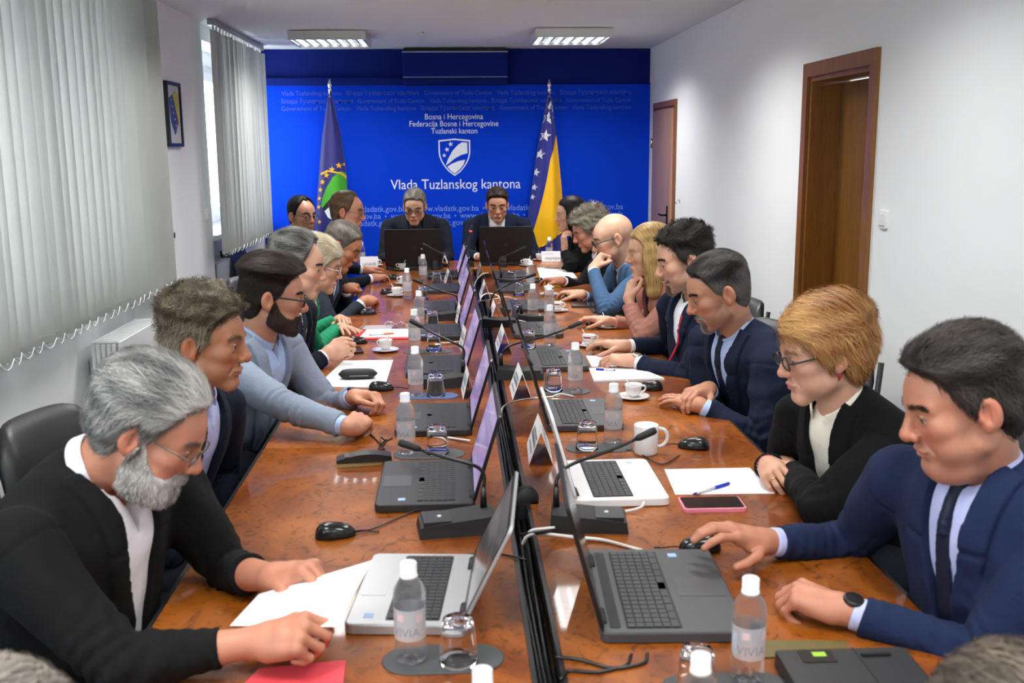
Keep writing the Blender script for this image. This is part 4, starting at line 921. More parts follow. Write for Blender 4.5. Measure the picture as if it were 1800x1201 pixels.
def head_card(u0, u1, vb, label, text, textu, second):
    a, b = atz(u0, vb), atz(u1, vb); w = (b.x-a.x)
    t = thing('name_card', label, 'name card', ((a.x+b.x)/2, a.y, TZ), 0, 'folded white name cards')
    fr = MB(); h = 0.085
    fr.add([(-w/2, 0, 0.0005), (w/2, 0, 0.0005), (w/2, 0.035, h), (-w/2, 0.035, h), (-w/2, 0.0012, 0.0005), (w/2, 0.0012, 0.0005), (w/2, 0.0362, h-0.001), (-w/2, 0.0362, h-0.001)], [(0, 1, 2, 3), (7, 6, 5, 4), (0, 4, 5, 1), (3, 2, 6, 7), (0, 3, 7, 4), (1, 5, 6, 2)])
    f = fr.build('face', M_PAPER, t)
    MB().add([(-w/2, 0.07, 0.0005), (w/2, 0.07, 0.0005), (w/2, 0.0362, h), (-w/2, 0.0362, h), (-w/2, 0.0712, 0.0005), (w/2, 0.0712, 0.0005), (w/2, 0.0374, h), (-w/2, 0.0374, h)], [(3, 2, 1, 0), (4, 5, 6, 7), (0, 1, 5, 4), (2, 3, 7, 6), (0, 4, 7, 3), (1, 2, 6, 5)]).build('face', M_PAPER, t)
    ink = mat('card_ink', (0.05, 0.05, 0.06), 0.6); tl = math.atan2(h, 0.035)
    for body, sz, zf, xo in ((text, 0.032, 0.16, textu), (second, 0.012, 0.7, -w*0.25)):
        if not body: continue
        me = text_mesh('card_lettering', body, sz); me.transform(Matrix.Rotation(tl, 4, 'X')); o = new_obj('card_lettering', me, ink, f); o.location = (xo, 0.035*zf-0.0008, h*zf+0.0003)
    return t
head_card(952, 986, 460, 'white name card reading PREMIJER on the head table', 'PREMIJER', 0.015, 'Vlada Tuzlanskog kantona')
head_card(633, 664, 470, 'white name card on the head table beside the left laptop', 'LASADE', 0.0, '')

# ------------------------------------------------------------------ papers, folders, phones
def sheet(corners, z, th, name, m, label, cat, group=None, skew=0.0):
    P = [atz(u, v, z) for u, v in corners]; c = sum(P, Vector())/4
    o = MB(); lo = [(p.x-c.x, p.y-c.y, 0) for p in P]; n = len(lo)
    hi = [(x*0.998, y*0.998, th) for x, y, _ in lo]
    o.add(lo+hi, [(3, 2, 1, 0), (4, 5, 6, 7)]+[(i, (i+1) % 4, 4+(i+1) % 4, 4+i) for i in range(4)])
    # winding upward
    ob = o.build(name, m); ob.location = (c.x, c.y, z)
    bm = bmesh.new(); bm.from_mesh(ob.data); bmesh.ops.recalc_face_normals(bm, faces=bm.faces); bm.to_mesh(ob.data); bm.free()
    return tag(ob, label, cat, group)
sheet([(1187, 870), (1362, 868), (1318, 823), (1168, 826)], TZ+0.0002, 0.0015, 'paper_sheet', M_PAPER, 'white sheets with a blue pen before the red haired woman', 'paper')
sheet([(1044, 672), (1168, 668), (1120, 648), (1035, 650)], TZ+0.0002, 0.008, 'paper_stack', M_PAPER, 'thick white stack of sheets before the man in the navy suit and tie', 'paper')
sheet([(1040, 645), (1085, 645), (1062, 626), (1030, 626)], TZ+0.0002, 0.002, 'paper_sheet', M_PAPER, 'white sheet under the watch hand', 'paper')
sheet([(950, 492), (1015, 490), (1000, 471), (944, 472)], TZ+0.0002, 0.006, 'paper_stack', M_PAPER, 'white papers of the curly haired man', 'paper')
sheet([(556, 680), (676, 682), (691, 634), (604, 635)], TZ+0.0002, 0.003, 'paper_stack', M_PAPER, 'white sheets under the black spectacle case', 'paper')
sheet([(615, 598), (720, 597), (718, 581), (632, 582)], TZ+0.0002, 0.005, 'red_folder', mat('folder_red', srgb(200, 30, 40), 0.5), 'flat red folder under white papers before the woman in green', 'folder')
sheet([(632, 594), (722, 593), (718, 579), (645, 580)], TZ+0.0053, 0.003, 'paper_sheet', M_PAPER, 'white papers on the red folder before the woman in green', 'paper')
sheet([(420, 1215), (603, 1212), (608, 1164), (455, 1180)], TZ+0.0002, 0.005, 'red_folder', mat('folder_red_bright', srgb(226, 74, 84), 0.5), 'red folder lying at the bottom edge before the bearded man', 'folder')
sheet([(636, 581), (688, 580), (692, 573), (642, 574)], TZ+0.0002, 0.006, 'notebook', mat('notebook_grey', (0.35, 0.33, 0.33), 0.5), 'slim grey notebook beside the folded spectacles', 'notebook')
def pen(u0, v0, u1, v1, z, m, label):
    a, b = atz(u0, v0, z+0.005), atz(u1, v1, z+0.005); d = (b-a)
    t = thing('pen', label, 'pen', a); l = d.length; n = d.normalized()
    MB().tube([n*l*0.08, n*l*0.62], 0.004, 8).build('barrel', mat('pen_clear', (0.7, 0.75, 0.85), 0.2), t)
    MB().tube([n*l*0.6, n*l], 0.0048, 8).build('pen_cap', m, t); MB().tube([Vector(), n*l*0.09], [0.0015, 0.004], 8).build('tip', m, t)
M_PENB = mat('pen_blue', srgb(30, 45, 190), 0.3)
pen(1218, 869, 1281, 850, TZ+0.0018, M_PENB, 'blue pen on the sheets before the red haired woman')
pen(1082, 651, 1048, 649, TZ+0.0083, M_PENB, 'blue pen across the thick stack of sheets')
pen(648, 589, 692, 586, TZ+0.0085, mat('pen_orange', srgb(220, 110, 60), 0.3), 'orange pen on the papers over the red folder')
def phone(corners, th, label, case_m, bw=0.004, name='smartphone', cat='phone'):
    P = [atz(u, v, TZ) for u, v in corners]; c = sum(P, Vector())/4; ex = (P[1]-P[0]); ey = (P[3]-P[0]); L, W = ex.length, ey.length
    t = thing(name, label, cat, (c.x, c.y, TZ+0.0002), math.atan2(ex.y, ex.x))
    MB().rbox((-L/2, -W/2, 0), (L/2, W/2, th), 0.01, 4, 0.002).build('body', case_m, t)
    MB().rbox((-L/2+bw, -W/2+bw, th-0.0005), (L/2-bw, W/2-bw, th+0.0006), 0.008, 4).build('screen', S_OFF, t)
phone([(1200, 902), (1311, 900), (1302, 879), (1191, 880)], 0.011, 'smartphone in a pink case beside the white sheets', mat('pink_case', srgb(240, 140, 160), 0.4), 0.005)
phone([(600, 624), (634, 622), (637, 613), (608, 614)], 0.012, 'black smartphone by the elbow of the dark suited man', M_BLACK)
phone([(1008, 541), (1060, 541), (1052, 533), (1000, 533)], 0.010, 'dark grey tablet on the table before the bald man', M_DKGREY, name='tablet', cat='tablet')
phone([(1042, 551), (1100, 550), (1092, 542), (1036, 543)], 0.008, 'second dark tablet by the blue sleeve', M_GREYP, name='tablet', cat='tablet')
# wallet and gold phone, spectacle case, folded spectacles
sheet([(592, 823), (672, 817), (676, 806), (600, 811)], TZ+0.0002, 0.012, 'gold_phone', mat('gold_case', srgb(196, 170, 110), 0.35, 0.4), 'gold edged phone under the black leather wallet', 'phone')
p = atz(640, 808, TZ+0.015)
t = thing('wallet', 'black leather wallet lying on the gold edged phone', 'wallet', (p.x, p.y, TZ+0.0128), 0.12)
w = MB(); n = 12; W = 0.052
for zz, s in ((0, 1),):
    top = [(-0.085+0.17*k/n, 0.010+0.013*math.sin(PI*k/n)+0.005*k/n) for k in range(n+1)]; prof = [(-0.085, 0.0), (0.085, 0.0)] + top[::-1]
    w.prism(prof, -W/2, W/2, M=Matrix(((1, 0, 0, 0), (0, 0, -1, 0), (0, 1, 0, 0), (0, 0, 0, 1))))
w.build('cover', M_LEATHER, t); MB().box((-0.06, -W/2-0.001, 0.011), (-0.03, W/2+0.001, 0.0205)).build('strap', M_LEATHER, t)
p = atz(629, 668)
t = thing('spectacle_case', 'black spectacle case lying on the white sheets', 'case', (p.x, p.y+0.012, TZ+0.0035), 0.03)
def capsule_case(L, W, H, z0):
    vs = []; fs = []; n = 14; m = 10
    for j in range(m+1):
        x = -L/2+L*j/m; k = (1-abs(2*j/m-1)**4)**0.5*0.85+0.15
        for i in range(n): a = 2*PI*i/n; vs.append((x, W/2*k*math.copysign(abs(math.cos(a))**0.7, math.cos(a)), z0+H/2+H/2*k*math.copysign(abs(math.sin(a))**0.7, math.sin(a))))
    for j in range(m):
        for i in range(n): fs.append((j*n+i, (j+1)*n+i, (j+1)*n+(i+1) % n, j*n+(i+1) % n)[::-1])
    fs.append(tuple(range(n))); fs.append(tuple(range(m*n+n-1, m*n-1, -1)))
    return MB().add(vs, fs, True)
capsule_case(0.165, 0.062, 0.042, 0.0).build('shell', M_BLACKM, t)
MB().box((-0.035, -0.0315, 0.017), (0.045, -0.029, 0.019)).build('clasp', M_SILVER, t)
def spectacles(parent, m, lens_m, W=0.135, temple=0.13, name='rim', th=1.0):
    for s in (-1, 1):
        c = Vector((s*0.033, 0.0, 0.0)); ring = [c+Vector((0.0245*math.cos(2*PI*k/22), 0.004*(abs(math.cos(2*PI*k/22))), 0.0175*math.sin(2*PI*k/22))) for k in range(23)]
        MB().tube(ring, 0.0013*th, 6, caps=False).build(name, m, parent)
        MB().lathe([(0.0005, 0.0), (0.0238, 0.0003), (0.0238, 0.0008), (0.0005, 0.0012)], 20, M=Matrix.Translation(c) @ Matrix.Rotation(PI/2, 4, 'X') @ Matrix.Diagonal((1, 0.7, 1, 1))).build('lens', lens_m, parent)
        MB().tube([(s*0.0575, 0, 0.006), (s*0.066, -0.004, 0.006), (s*0.0725, -0.05, 0.005), (s*0.074, -temple*0.72, 0.004), (s*0.070, -temple, -0.012)], 0.0016*th, 6).build('temple', m, parent)
    MB().tube([(-0.0095, 0.001, 0.005), (0, 0.004, 0.008), (0.0095, 0.001, 0.005)], 0.0013, 6).build('bridge', m, parent)
M_LENS = bpy.data.materials.new('lens'); M_LENS.use_nodes = True
_nt = M_LENS.node_tree; _t = _nt.nodes.new('ShaderNodeBsdfTransparent'); _t.inputs[0].default_value = (0.93, 0.94, 0.95, 1); _g = _nt.nodes.new('ShaderNodeBsdfGlossy'); _g.inputs['Roughness'].default_value = 0.03
_x = _nt.nodes.new('ShaderNodeMixShader'); _x.inputs[0].default_value = 0.10
_nt.links.new(_t.outputs[0], _x.inputs[1]); _nt.links.new(_g.outputs[0], _x.inputs[2]); _nt.links.new(_x.outputs[0], _nt.nodes['Material Output'].inputs[0])
M_FRAMEBK = mat('frame_black', (0.012, 0.012, 0.014), 0.3)
M_FRAMEMT = mat('frame_metal', (0.2, 0.19, 0.18), 0.3, 0.8)
M_FRAMECL = mat('frame_clear', (0.7, 0.68, 0.62), 0.25, 0.4)
p = atz(696, 578)
t = thing('spectacles', 'folded clear spectacles lying beyond the red folder', 'spectacles', (p.x, p.y, TZ+0.021), 2.9)
spectacles(t, M_FRAMECL, M_LENS)
# black desk unit at the bottom right, with the olive folder behind it
p = atz(1490, 1188)
t = thing('desk_unit', 'flat black desk unit with a green sticker at the bottom right', 'desk unit', (p.x, p.y, TZ+0.0002), -0.02)
MB().rbox((-0.125, -0.09, 0), (0.125, 0.05, 0.03), 0.008, 3, 0.004).build('body', M_DKGREY, t)
MB().rbox((-0.085, -0.005, 0.03), (-0.02, 0.04, 0.0315), 0.004).build('display', M_BLACK, t)
MB().box((-0.06, 0.015, 0.0316), (-0.035, 0.032, 0.0322)).build('sticker', mat('sticker_green', srgb(150, 190, 60), 0.5), t)
MB().box((0.03, 0.012, 0.0301), (0.085, 0.02, 0.034)).build('slot', M_BLACK, t)
MB().box((0.024, -0.09, 0.0301), (0.026, 0.05, 0.0306)).build('seam_line', M_BLACK, t)
sheet([(1345, 1158), (1495, 1156), (1488, 1128), (1348, 1128)], TZ+0.0002, 0.003, 'olive_folder', mat('olive_card', srgb(96, 84, 40), 0.4), 'olive card folder behind the black desk unit', 'folder')

# ------------------------------------------------------------------ loose cables
M_CABW = mat('cable_white', (0.72, 0.71, 0.68), 0.4)
def cable(pts, r, m, label, name='cable'):
    c = catmull(pts, 6); o0 = c[0]; ob = MB().tube([p-o0 for p in c], r, 7).build(name, m); ob.location = o0
    return tag(ob, label, 'cable', 'loose cables on the table')
Z = TZ+0.004
def cz(u, v, h=0.0): return atz(u, v, Z+h)
cable([cz(918, 958, 0.01), cz(930, 942, 0.03), cz(962, 940, 0.02), cz(1010, 945, 0.008), cz(1060, 950, 0.002), cz(1128, 968, 0.0)], 0.0045, M_CABW, 'white cable running from the channel beside the large grey laptop')
cable([cz(1132, 884, 0.012), cz(1125, 893, 0.006), cz(1095, 900), cz(1060, 900), cz(1010, 905)], 0.004, M_CABW, 'white cable plugged into the white laptop')
cable([cz(922, 945, 0.0), cz(935, 933, 0.02), cz(955, 930, 0.02), cz(975, 928, 0.02)], 0.004, M_CABW, 'short white cable into the microphone base by the white laptop')
cable([cz(915, 940, 0.0), cz(935, 938, 0.03), cz(958, 935, 0.03), cz(976, 932, 0.015)], 0.005, M_BLACK, 'black cable into the microphone base by the white laptop')
cable([cz(880, 735, 0.0), cz(885, 715, 0.02), cz(910, 705, 0.03), cz(945, 700, 0.02), cz(985, 697, 0.02)], 0.0038, M_CABW, 'white cable arching behind the folded card by the mug')
cable([cz(968, 699, 0.022), cz(985, 693, 0.03), cz(1008, 697, 0.024)], 0.0035, M_CABW, 'white cable tip on the dark grey laptop by the mug')
cable([cz(826, 775, 0.005), cz(790, 770), cz(760, 766), cz(740, 765)], 0.004, M_CABW, 'white cable beside the laptop of the man in the pale blazer')
cable([cz(812, 600, 0.006), cz(785, 603, 0.004), cz(765, 604, 0.003)], 0.004, M_CABW, 'white cable end showing through the tumbler')
cable([cz(842, 533, 0.0), cz(848, 520, 0.03), cz(860, 516, 0.035), cz(875, 520, 0.02), cz(880, 528, 0.0)], 0.0042, M_CABW, 'white cable arch over the small name card')
cable([cz(840, 530, 0.03), cz(870, 526, 0.02), cz(890, 522, 0.026), cz(908, 527, 0.026)], 0.0038, M_CABW, 'white cable on the laptop of the bald man')
cable([cz(862, 572, 0.0), cz(872, 566, 0.02), cz(900, 562, 0.03), cz(924, 566, 0.026)], 0.0038, M_CABW, 'white cable over the laptop of the blonde woman')
cable([cz(826, 500, 0.03), cz(832, 506, 0.0), cz(838, 492, 0.03), cz(848, 482, 0.05), cz(858, 480, 0.05)], 0.0042, M_CABW, 'white cable loop between the far name cards')
cable([cz(1110, 1150, 0.01), cz(1100, 1170), cz(1050, 1182), cz(1000, 1180), cz(985, 1195)], 0.0035, M_BLACK, 'black cable leaving the front edge of the large grey laptop')
cable([cz(1138, 1148, 0.01), cz(1132, 1165), cz(1080, 1175), cz(1020, 1160), cz(975, 1155)], 0.0035, M_BLACK, 'second black cable leaving the large grey laptop')
cable([cz(625, 935), cz(655, 930), cz(690, 915), cz(720, 902), cz(735, 895, 0.01)], 0.002, M_BLACK, 'thin mouse cable running to the black laptop')
cable([cz(690, 770), cz(678, 775), cz(668, 768, 0.02), cz(672, 785, 0.005), cz(680, 772, 0.03), cz(665, 788), cz(676, 790, 0.015), cz(664, 776), cz(640, 752)], 0.0025, M_BLACK, 'tangled black cable by the clasped hands')
cable([cz(1195, 800), cz(1170, 815), cz(1150, 812), cz(1120, 795), cz(1100, 790)], 0.002, M_BLACK, 'thin mouse cable behind the white mug')
cable([cz(820, 975, 0.0), cz(860, 972), cz(900, 978), cz(925, 985)], 0.0025, M_BLACK, 'thin black cable from the silver laptop to the channel')
t = thing('cable_clamp', 'black cable clamp on the channel behind the silver laptop', 'clamp', atz(925, 893, TZ-0.02), 0.2)
MB().lathe([(0.028, -0.018), (0.034, -0.01), (0.034, 0.01), (0.028, 0.018)], 18, M=Matrix.Translation((0, 0, 0.03)) @ Matrix.Rotation(PI/2, 4, 'X')).build('knob', M_BLACKM, t)
MB().rbox((-0.03, -0.03, -0.02), (0.03, 0.03, 0.02), 0.006).build('bracket', M_BLACKM, t)
# ------------------------------------------------------------------ implicit surfaces
def V3(*a): return np.array(a, F32)
def ell(p, c, r):
    q = (p-np.asarray(c, F32))/np.asarray(r, F32); k0 = np.sqrt((q*q).sum(1))+1e-6
    q2 = q/np.asarray(r, F32); k1 = np.sqrt((q2*q2).sum(1))+1e-6
    return k0*(k0-1)/k1
def cap(p, a, b, ra, rb=None):
    a = np.asarray(a, F32); b = np.asarray(b, F32); rb = ra if rb is None else rb
    ba = b-a; pa = p-a; t = np.clip(pa@ba/max(1e-9, float(ba@ba)), 0, 1)
    d = pa-t[:, None]*ba
    return np.sqrt((d*d).sum(1)) - (ra+(rb-ra)*t)
def sph(p, c, r):
    q = p-np.asarray(c, F32); return np.sqrt((q*q).sum(1))-r
def smin(a, b, k):
    h = np.clip(0.5+0.5*(b-a)/k, 0, 1); return b+(a-b)*h-k*h*(1-h)
def smax(a, b, k): return -smin(-a, -b, k)
def sstep(a, b, x):
    t = np.clip((x-a)/(b-a), 0, 1); return t*t*(3-2*t)
def polygonize(fn, lo, hi, h, B=6):
    lo = np.asarray(lo, float); hi = np.asarray(hi, float)
    nb = np.maximum(1, np.ceil((hi-lo)/(h*B)).astype(int)); n = nb*B
    cx = [lo[k]+h*B*(np.arange(nb[k])+0.5)-h*0.5 for k in range(3)]
    g = np.stack(np.meshgrid(*cx, indexing='ij'), -1).reshape(-1, 3).astype(F32)
    dc = fn(g); act = np.abs(dc) < h*B*1.25+0.006
    D = np.where(dc < 0, F32(-1), F32(1)).reshape(nb)
    D = np.repeat(np.repeat(np.repeat(D, B, 0), B, 1), B, 2).astype(F32)
    ai = np.argwhere(act.reshape(nb))
    if len(ai) == 0: return np.zeros((0, 3)), np.zeros((0, 4), int)
    o = np.stack(np.meshgrid(*[np.arange(B)]*3, indexing='ij'), -1).reshape(-1, 3)
    idx = (ai[:, None, :]*B+o[None]).reshape(-1, 3)
    D[idx[:, 0], idx[:, 1], idx[:, 2]] = fn((lo+idx*h).astype(F32))
    S = D < 0
    c = np.zeros(tuple(n-1), np.int8)
    for a in (0, 1):
        for b in (0, 1):
            for d in (0, 1): c += S[a:n[0]-1+a, b:n[1]-1+b, d:n[2]-1+d]
    cells = np.argwhere((c > 0) & (c < 8))
    if len(cells) == 0: return np.zeros((0, 3)), np.zeros((0, 4), int)
    vid = -np.ones(tuple(n-1), np.int32); vid[cells[:, 0], cells[:, 1], cells[:, 2]] = np.arange(len(cells))
    corners = [(a, b, d) for a in (0, 1) for b in (0, 1) for d in (0, 1)]
    val = np.stack([D[cells[:, 0]+a, cells[:, 1]+b, cells[:, 2]+d] for a, b, d in corners], 1)
    acc = np.zeros((len(cells), 3)); cnt = np.zeros(len(cells))
    for i in range(8):
        for j in range(i+1, 8):
            ci, cj = np.array(corners[i]), np.array(corners[j])
            if np.abs(ci-cj).sum() != 1: continue
            a, b = val[:, i], val[:, j]; m = (a < 0) != (b < 0)
            t = np.where(m, a/np.where(m, a-b, 1), 0)[:, None]
            acc += np.where(m[:, None], ci+(cj-ci)*t, 0); cnt += m
    V = lo + (cells+acc/cnt[:, None])*h
    Q = []
    for ax in range(3):
        u, w = (ax+1) % 3, (ax+2) % 3
        sl0 = [slice(None)]*3; sl1 = [slice(None)]*3; sl0[ax] = slice(0, n[ax]-1); sl1[ax] = slice(1, n[ax])
        a, b = S[tuple(sl0)], S[tuple(sl1)]
        e = np.argwhere(a != b)
        e = e[(e[:, u] > 0) & (e[:, w] > 0) & (e[:, u] < n[u]-1) & (e[:, w] < n[w]-1)]
        if len(e) == 0: continue
        ids = []
        for du, dw in ((-1, -1), (0, -1), (0, 0), (-1, 0)):
            q = e.copy(); q[:, u] += du; q[:, w] += dw; ids.append(vid[q[:, 0], q[:, 1], q[:, 2]])
        ids = np.stack(ids, 1); fl = ~a[e[:, 0], e[:, 1], e[:, 2]]
        ids[fl] = ids[fl][:, ::-1]; Q.append(ids[(ids >= 0).all(1)])
    return V, np.concatenate(Q) if Q else np.zeros((0, 4), int)
def np_mesh(name, V, Q, col=None, smooth=True, mi=None):
    me = bpy.data.meshes.new(name); V = np.asarray(V, F32); Q = np.asarray(Q, np.int32)
    me.vertices.add(len(V)); me.vertices.foreach_set('co', V.ravel())
    me.loops.add(Q.size); me.loops.foreach_set('vertex_index', Q.ravel())
    me.polygons.add(len(Q)); me.polygons.foreach_set('loop_start', np.arange(0, Q.size, 4, dtype=np.int32))
    try: me.polygons.foreach_set('loop_total', np.full(len(Q), 4, np.int32))
    except Exception: pass
    me.polygons.foreach_set('use_smooth', np.full(len(Q), smooth))
    if mi is not None: me.polygons.foreach_set('material_index', np.asarray(mi, np.int32))
    me.update(calc_edges=True); me.validate()
    if col is not None:
        a = me.color_attributes.new('Col', 'FLOAT_COLOR', 'POINT')
        a.data.foreach_set('color', np.concatenate([np.asarray(col, F32), np.ones((len(V), 1), F32)], 1).ravel())
    return me
M_SKIN = mat('skin', (0.6, 0.4, 0.3), 0.48, attr=True, Subsurface_Weight=0.12, Subsurface_Scale=0.01, bump=(260, 0.12))
M_HAIR = mat('hair', (0.1, 0.1, 0.1), 0.5, attr=True, Specular_IOR_Level=0.22)
M_EYE = mat('eyeball', (0.8, 0.8, 0.8), 0.12, attr=True)

# ------------------------------------------------------------------ heads
def head_sdf(q, P):
    """q in head units (face +y, up +z, origin midway between the ears)"""
    p = q.copy(); ax = np.abs(p[:, 0]); pm = np.stack([ax, p[:, 1], p[:, 2]], 1)
    fw = P.get('fw', 1.0); jw = P.get('jaw', 1.0); ns = P.get('nose', 1.0); ch = P.get('cheek', 0.0)
    d = ell(p, (0, -0.014, 0.036), (0.0765*fw, 0.097, 0.088))
    d = smin(d, ell(p, (0, 0.028, -0.030), (0.0605*fw, 0.064, 0.078)), 0.025)
    d = smin(d, ell(p, (0, 0.046, 0.036), (0.060*fw, 0.048, 0.050)), 0.02)
    d = smin(d, cap(pm, (0.049*jw*fw, 0.004, -0.062), (0.014, 0.070, -0.100), 0.022, 0.017), 0.022)
    d = smin(d, cap(pm, (0.0, 0.074, -0.101), (0.012, 0.072, -0.101), 0.0165*P.get('chin', 1.0)), 0.014)
    if P.get('fat'): d = smin(d, ell(p, (0, 0.035, -0.112), (0.052, 0.045, 0.032)), 0.03)
    d = smin(d, sph(pm, (0.040*fw, 0.058, -0.016), 0.0255+ch*0.006), 0.018)
    d = smin(d, sph(pm, (0.038*jw, 0.050, -0.060), 0.022+ch*0.012), 0.02)
    d = smin(d, ell(p, (0, 0.070, -0.066), (0.032, 0.024, 0.030)), 0.012)
    d = smin(d, cap(pm, (0.012, 0.086, 0.024), (0.046, 0.070, 0.024), 0.0105, 0.0095), 0.013)
    d = smax(d, -sph(pm, (0.0335, 0.1025, 0.0035), 0.0195), 0.009)
    lid = sph(pm, (0.0322, 0.0750, 0.002), 0.0158); lid = smax(lid, -cap(pm, (0.020, 0.0895, 0.0112), (0.0440, 0.0840, 0.0098), 0.0018), 0.002)
    op = P.get('eye_open', 1.0)
    lid = smax(lid, -ell(pm, (0.0326, 0.0935, 0.0006), (0.0160, 0.012, 0.0068*op+0.0003)), 0.001)
    d = smin(d, lid, 0.004)
    d = smin(d, cap(p, (0, 0.087, 0.020), (0, 0.107*(1+0.04*(ns-1)), -0.024), 0.0078, 0.0105*ns), 0.012)
    d = smin(d, sph(p, (0, 0.1085, -0.0285), 0.0118*ns), 0.007)
    d = smin(d, sph(pm, (0.0125*ns, 0.0985, -0.0335), 0.0082*ns), 0.006)
    d = smax(d, -sph(pm, (0.0062, 0.1035, -0.0425), 0.0036), 0.003)
    d = smin(d, ell(pm, (0.006, 0.0915, -0.0605), (0.0205, 0.0085, 0.0050)), 0.0045)
    d = smin(d, ell(p, (0, 0.0910, -0.0712), (0.0190, 0.0088, 0.0058)), 0.0045)
    d = smax(d, -ell(p, (0, 0.1018, -0.0660), (0.0225, 0.0070, 0.0018+P.get('mouth', 0))), 0.0025)
    w_ = P.get('lines', 1.0)
    d = smax(d, -cap(pm, (0.0185, 0.0955, -0.034), (0.0345, 0.0750, -0.068), 0.0022*w_, 0.0016*w_), 0.007)
    d = smax(d, -cap(pm, (0.020, 0.0900, -0.0125), (0.040, 0.0790, -0.0165), 0.0012*w_), 0.006)
    d = smax(d, -ell(p, (0, 0.100, -0.0825), (0.022, 0.012, 0.006)), 0.010)
    # ears
    c, s = math.cos(0.35), math.sin(0.35)
    e = pm-V3(0.0765*fw, -0.012, -0.006)
    e = np.stack([e[:, 0]*c-e[:, 1]*-s*1.0, e[:, 1]*c+e[:, 0]*-s*-1.0, e[:, 2]], 1) if False else np.stack([e[:, 0]*c+e[:, 1]*s, -e[:, 0]*s+e[:, 1]*c, e[:, 2]], 1)
    es = P.get('ear', 1.0)
    ear = ell(e, (0.004, -0.004, 0.003), (0.0085, 0.0195*es, 0.031*es))
    ear = smin(ear, ell(e, (0.002, 0.004, -0.022), (0.007, 0.010, 0.012)), 0.006)
    ear = smax(ear, -ell(e, (0.0150, -0.0005, 0.005), (0.0105, 0.0125*es, 0.0215*es)), 0.003); ear = smin(ear, cap(e, (0.0075, -0.006, -0.008), (0.0075, -0.007, 0.014), 0.0026), 0.004)
    ear = smin(ear, ell(e, (0.006, 0.0125, -0.004), (0.005, 0.004, 0.008)), 0.003)
    d = smin(d, ear, 0.006)
    # neck
    if P.get('neck') is not None:
        nb = P['neck']; nr = P.get('nr', 0.056)
        d = smin(d, cap(p, (0, -0.022, -0.052), nb, nr, nr*1.06), 0.022)
    return d
CR = lambda q, fw: smin(ell(q, (0, -0.014, 0.036), (0.0765*fw, 0.097, 0.088)), ell(q, (0, -0.040, -0.030), (0.058*fw, 0.052, 0.060)), 0.03)
def sines(q, f, seed, n=5):
    r = np.random.RandomState(seed); o = np.zeros(len(q), F32)
    for _ in range(n):
        k = r.normal(size=3); k = k/np.linalg.norm(k)*f*r.uniform(0.7, 1.5); o += np.sin(q@k.astype(F32)+r.uniform(0, 6.28))
    return o/n
PHI0 = np.radians([0, 25, 45, 60, 72, 84, 96, 108, 125, 150, 180])
LINES = {  # hairline height round the head, from the forehead to the nape
 'short':   [.080, .076, .066, .040, .006, -.004, .026, .000, -.050, -.072, -.076],
 'high':    [.098, .106, .090, .052, .012, -.004, .026, .000, -.050, -.072, -.076],
 'low':     [.066, .062, .056, .036, .000, -.018, .024, -.004, -.055, -.078, -.082],
 'full':    [.070, .066, .058, .034, -.004, -.022, .010, -.030, -.064, -.086, -.092],
 'fringe':  [.046, .046, .040, .018, -.010, -.024, .004, -.034, -.064, -.086, -.092],
 'bald':    [.150, .150, .150, .150, .130, .130, .130, .120, .110, .100, .100],
}
def hair_sdf_fn(H, fw):
    line = np.array(LINES[H['line']], F32)+H.get('dz', 0)
    ts, tt = H.get('side', 0.006), H.get('top', 0.022); z0, z1 = H.get('z0', 0.03), H.get('z1', 0.10)
    cl, cf = H.get('clump', 0.002), H.get('cfreq', 170); seed = H.get('seed', 1)
    quiff = H.get('quiff', 0.0)
    def f(q):
        phi = np.arctan2(np.abs(q[:, 0]), q[:, 1]).astype(F32); zh = np.interp(phi, PHI0, line).astype(F32)
        t = ts+(tt-ts)*sstep(z0, z1, q[:, 2])
        if quiff: t = t+quiff*sstep(0.02, 0.09, q[:, 1])*sstep(0.05, 0.10, q[:, 2])
        if H.get('back'): t = t+H['back']*sstep(0.0, -0.09, q[:, 1])*sstep(-0.07, -0.01, q[:, 2])
        fd = H.get('fade', 1.0); t = t*(1-fd)+fd*(0.0012+(t-0.0012)*sstep(-0.002, H.get('fadew', 0.028), q[:, 2]-zh))
        if H.get('part'): t = t-0.008*np.exp(-((q[:, 0]-H['part'])/0.007)**2)*sstep(0.06, 0.09, q[:, 2])
        if H.get('curl'): t = t + H['curl']*sines(q, 150, seed+3, 5)
        t = t+cl*sines(q*np.array([1.0, 0.45, 0.8], F32), cf, seed)
        d = smax(CR(q, fw)-t, (zh-q[:, 2])*0.72, 0.010)
        if H.get('bob'):    # long straight hair hanging beside the face to length bob
            L = H['bob']; pm = np.stack([np.abs(q[:, 0]), q[:, 1], q[:, 2]], 1)
            b = ell(q, (0, -0.028, -0.02), (0.098, 0.098, 0.125))
            b = smin(b, cap(pm, (0.066, -0.006, 0.0), (0.074, H.get('sidey', 0.006), L+0.03), 0.036, 0.038), 0.04)
            b = smin(b, cap(q, (0, -0.075, 0.0), (0, -0.085, L+0.03), 0.064, 0.066), 0.05)
            fx = H.get('face', 0.055)
            b = smax(b, -cap(pm, (0.0, 0.09, 0.05), (0.0, 0.10, -0.16), fx+0.012, fx+0.004), 0.012)
            b = smax(b, L-q[:, 2]+0.004*sines(q, 120, seed+5), 0.012)
            b = b - cl*sines(q*np.array([1.0, 1.0, 0.15], F32), 240, seed+7)
            d = smin(d, b, 0.02)
        if H.get('bun'): d = smin(d, ell(q, (0, -0.105, 0.05), (0.045, 0.035, 0.04)), 0.02)
        return d
    return f
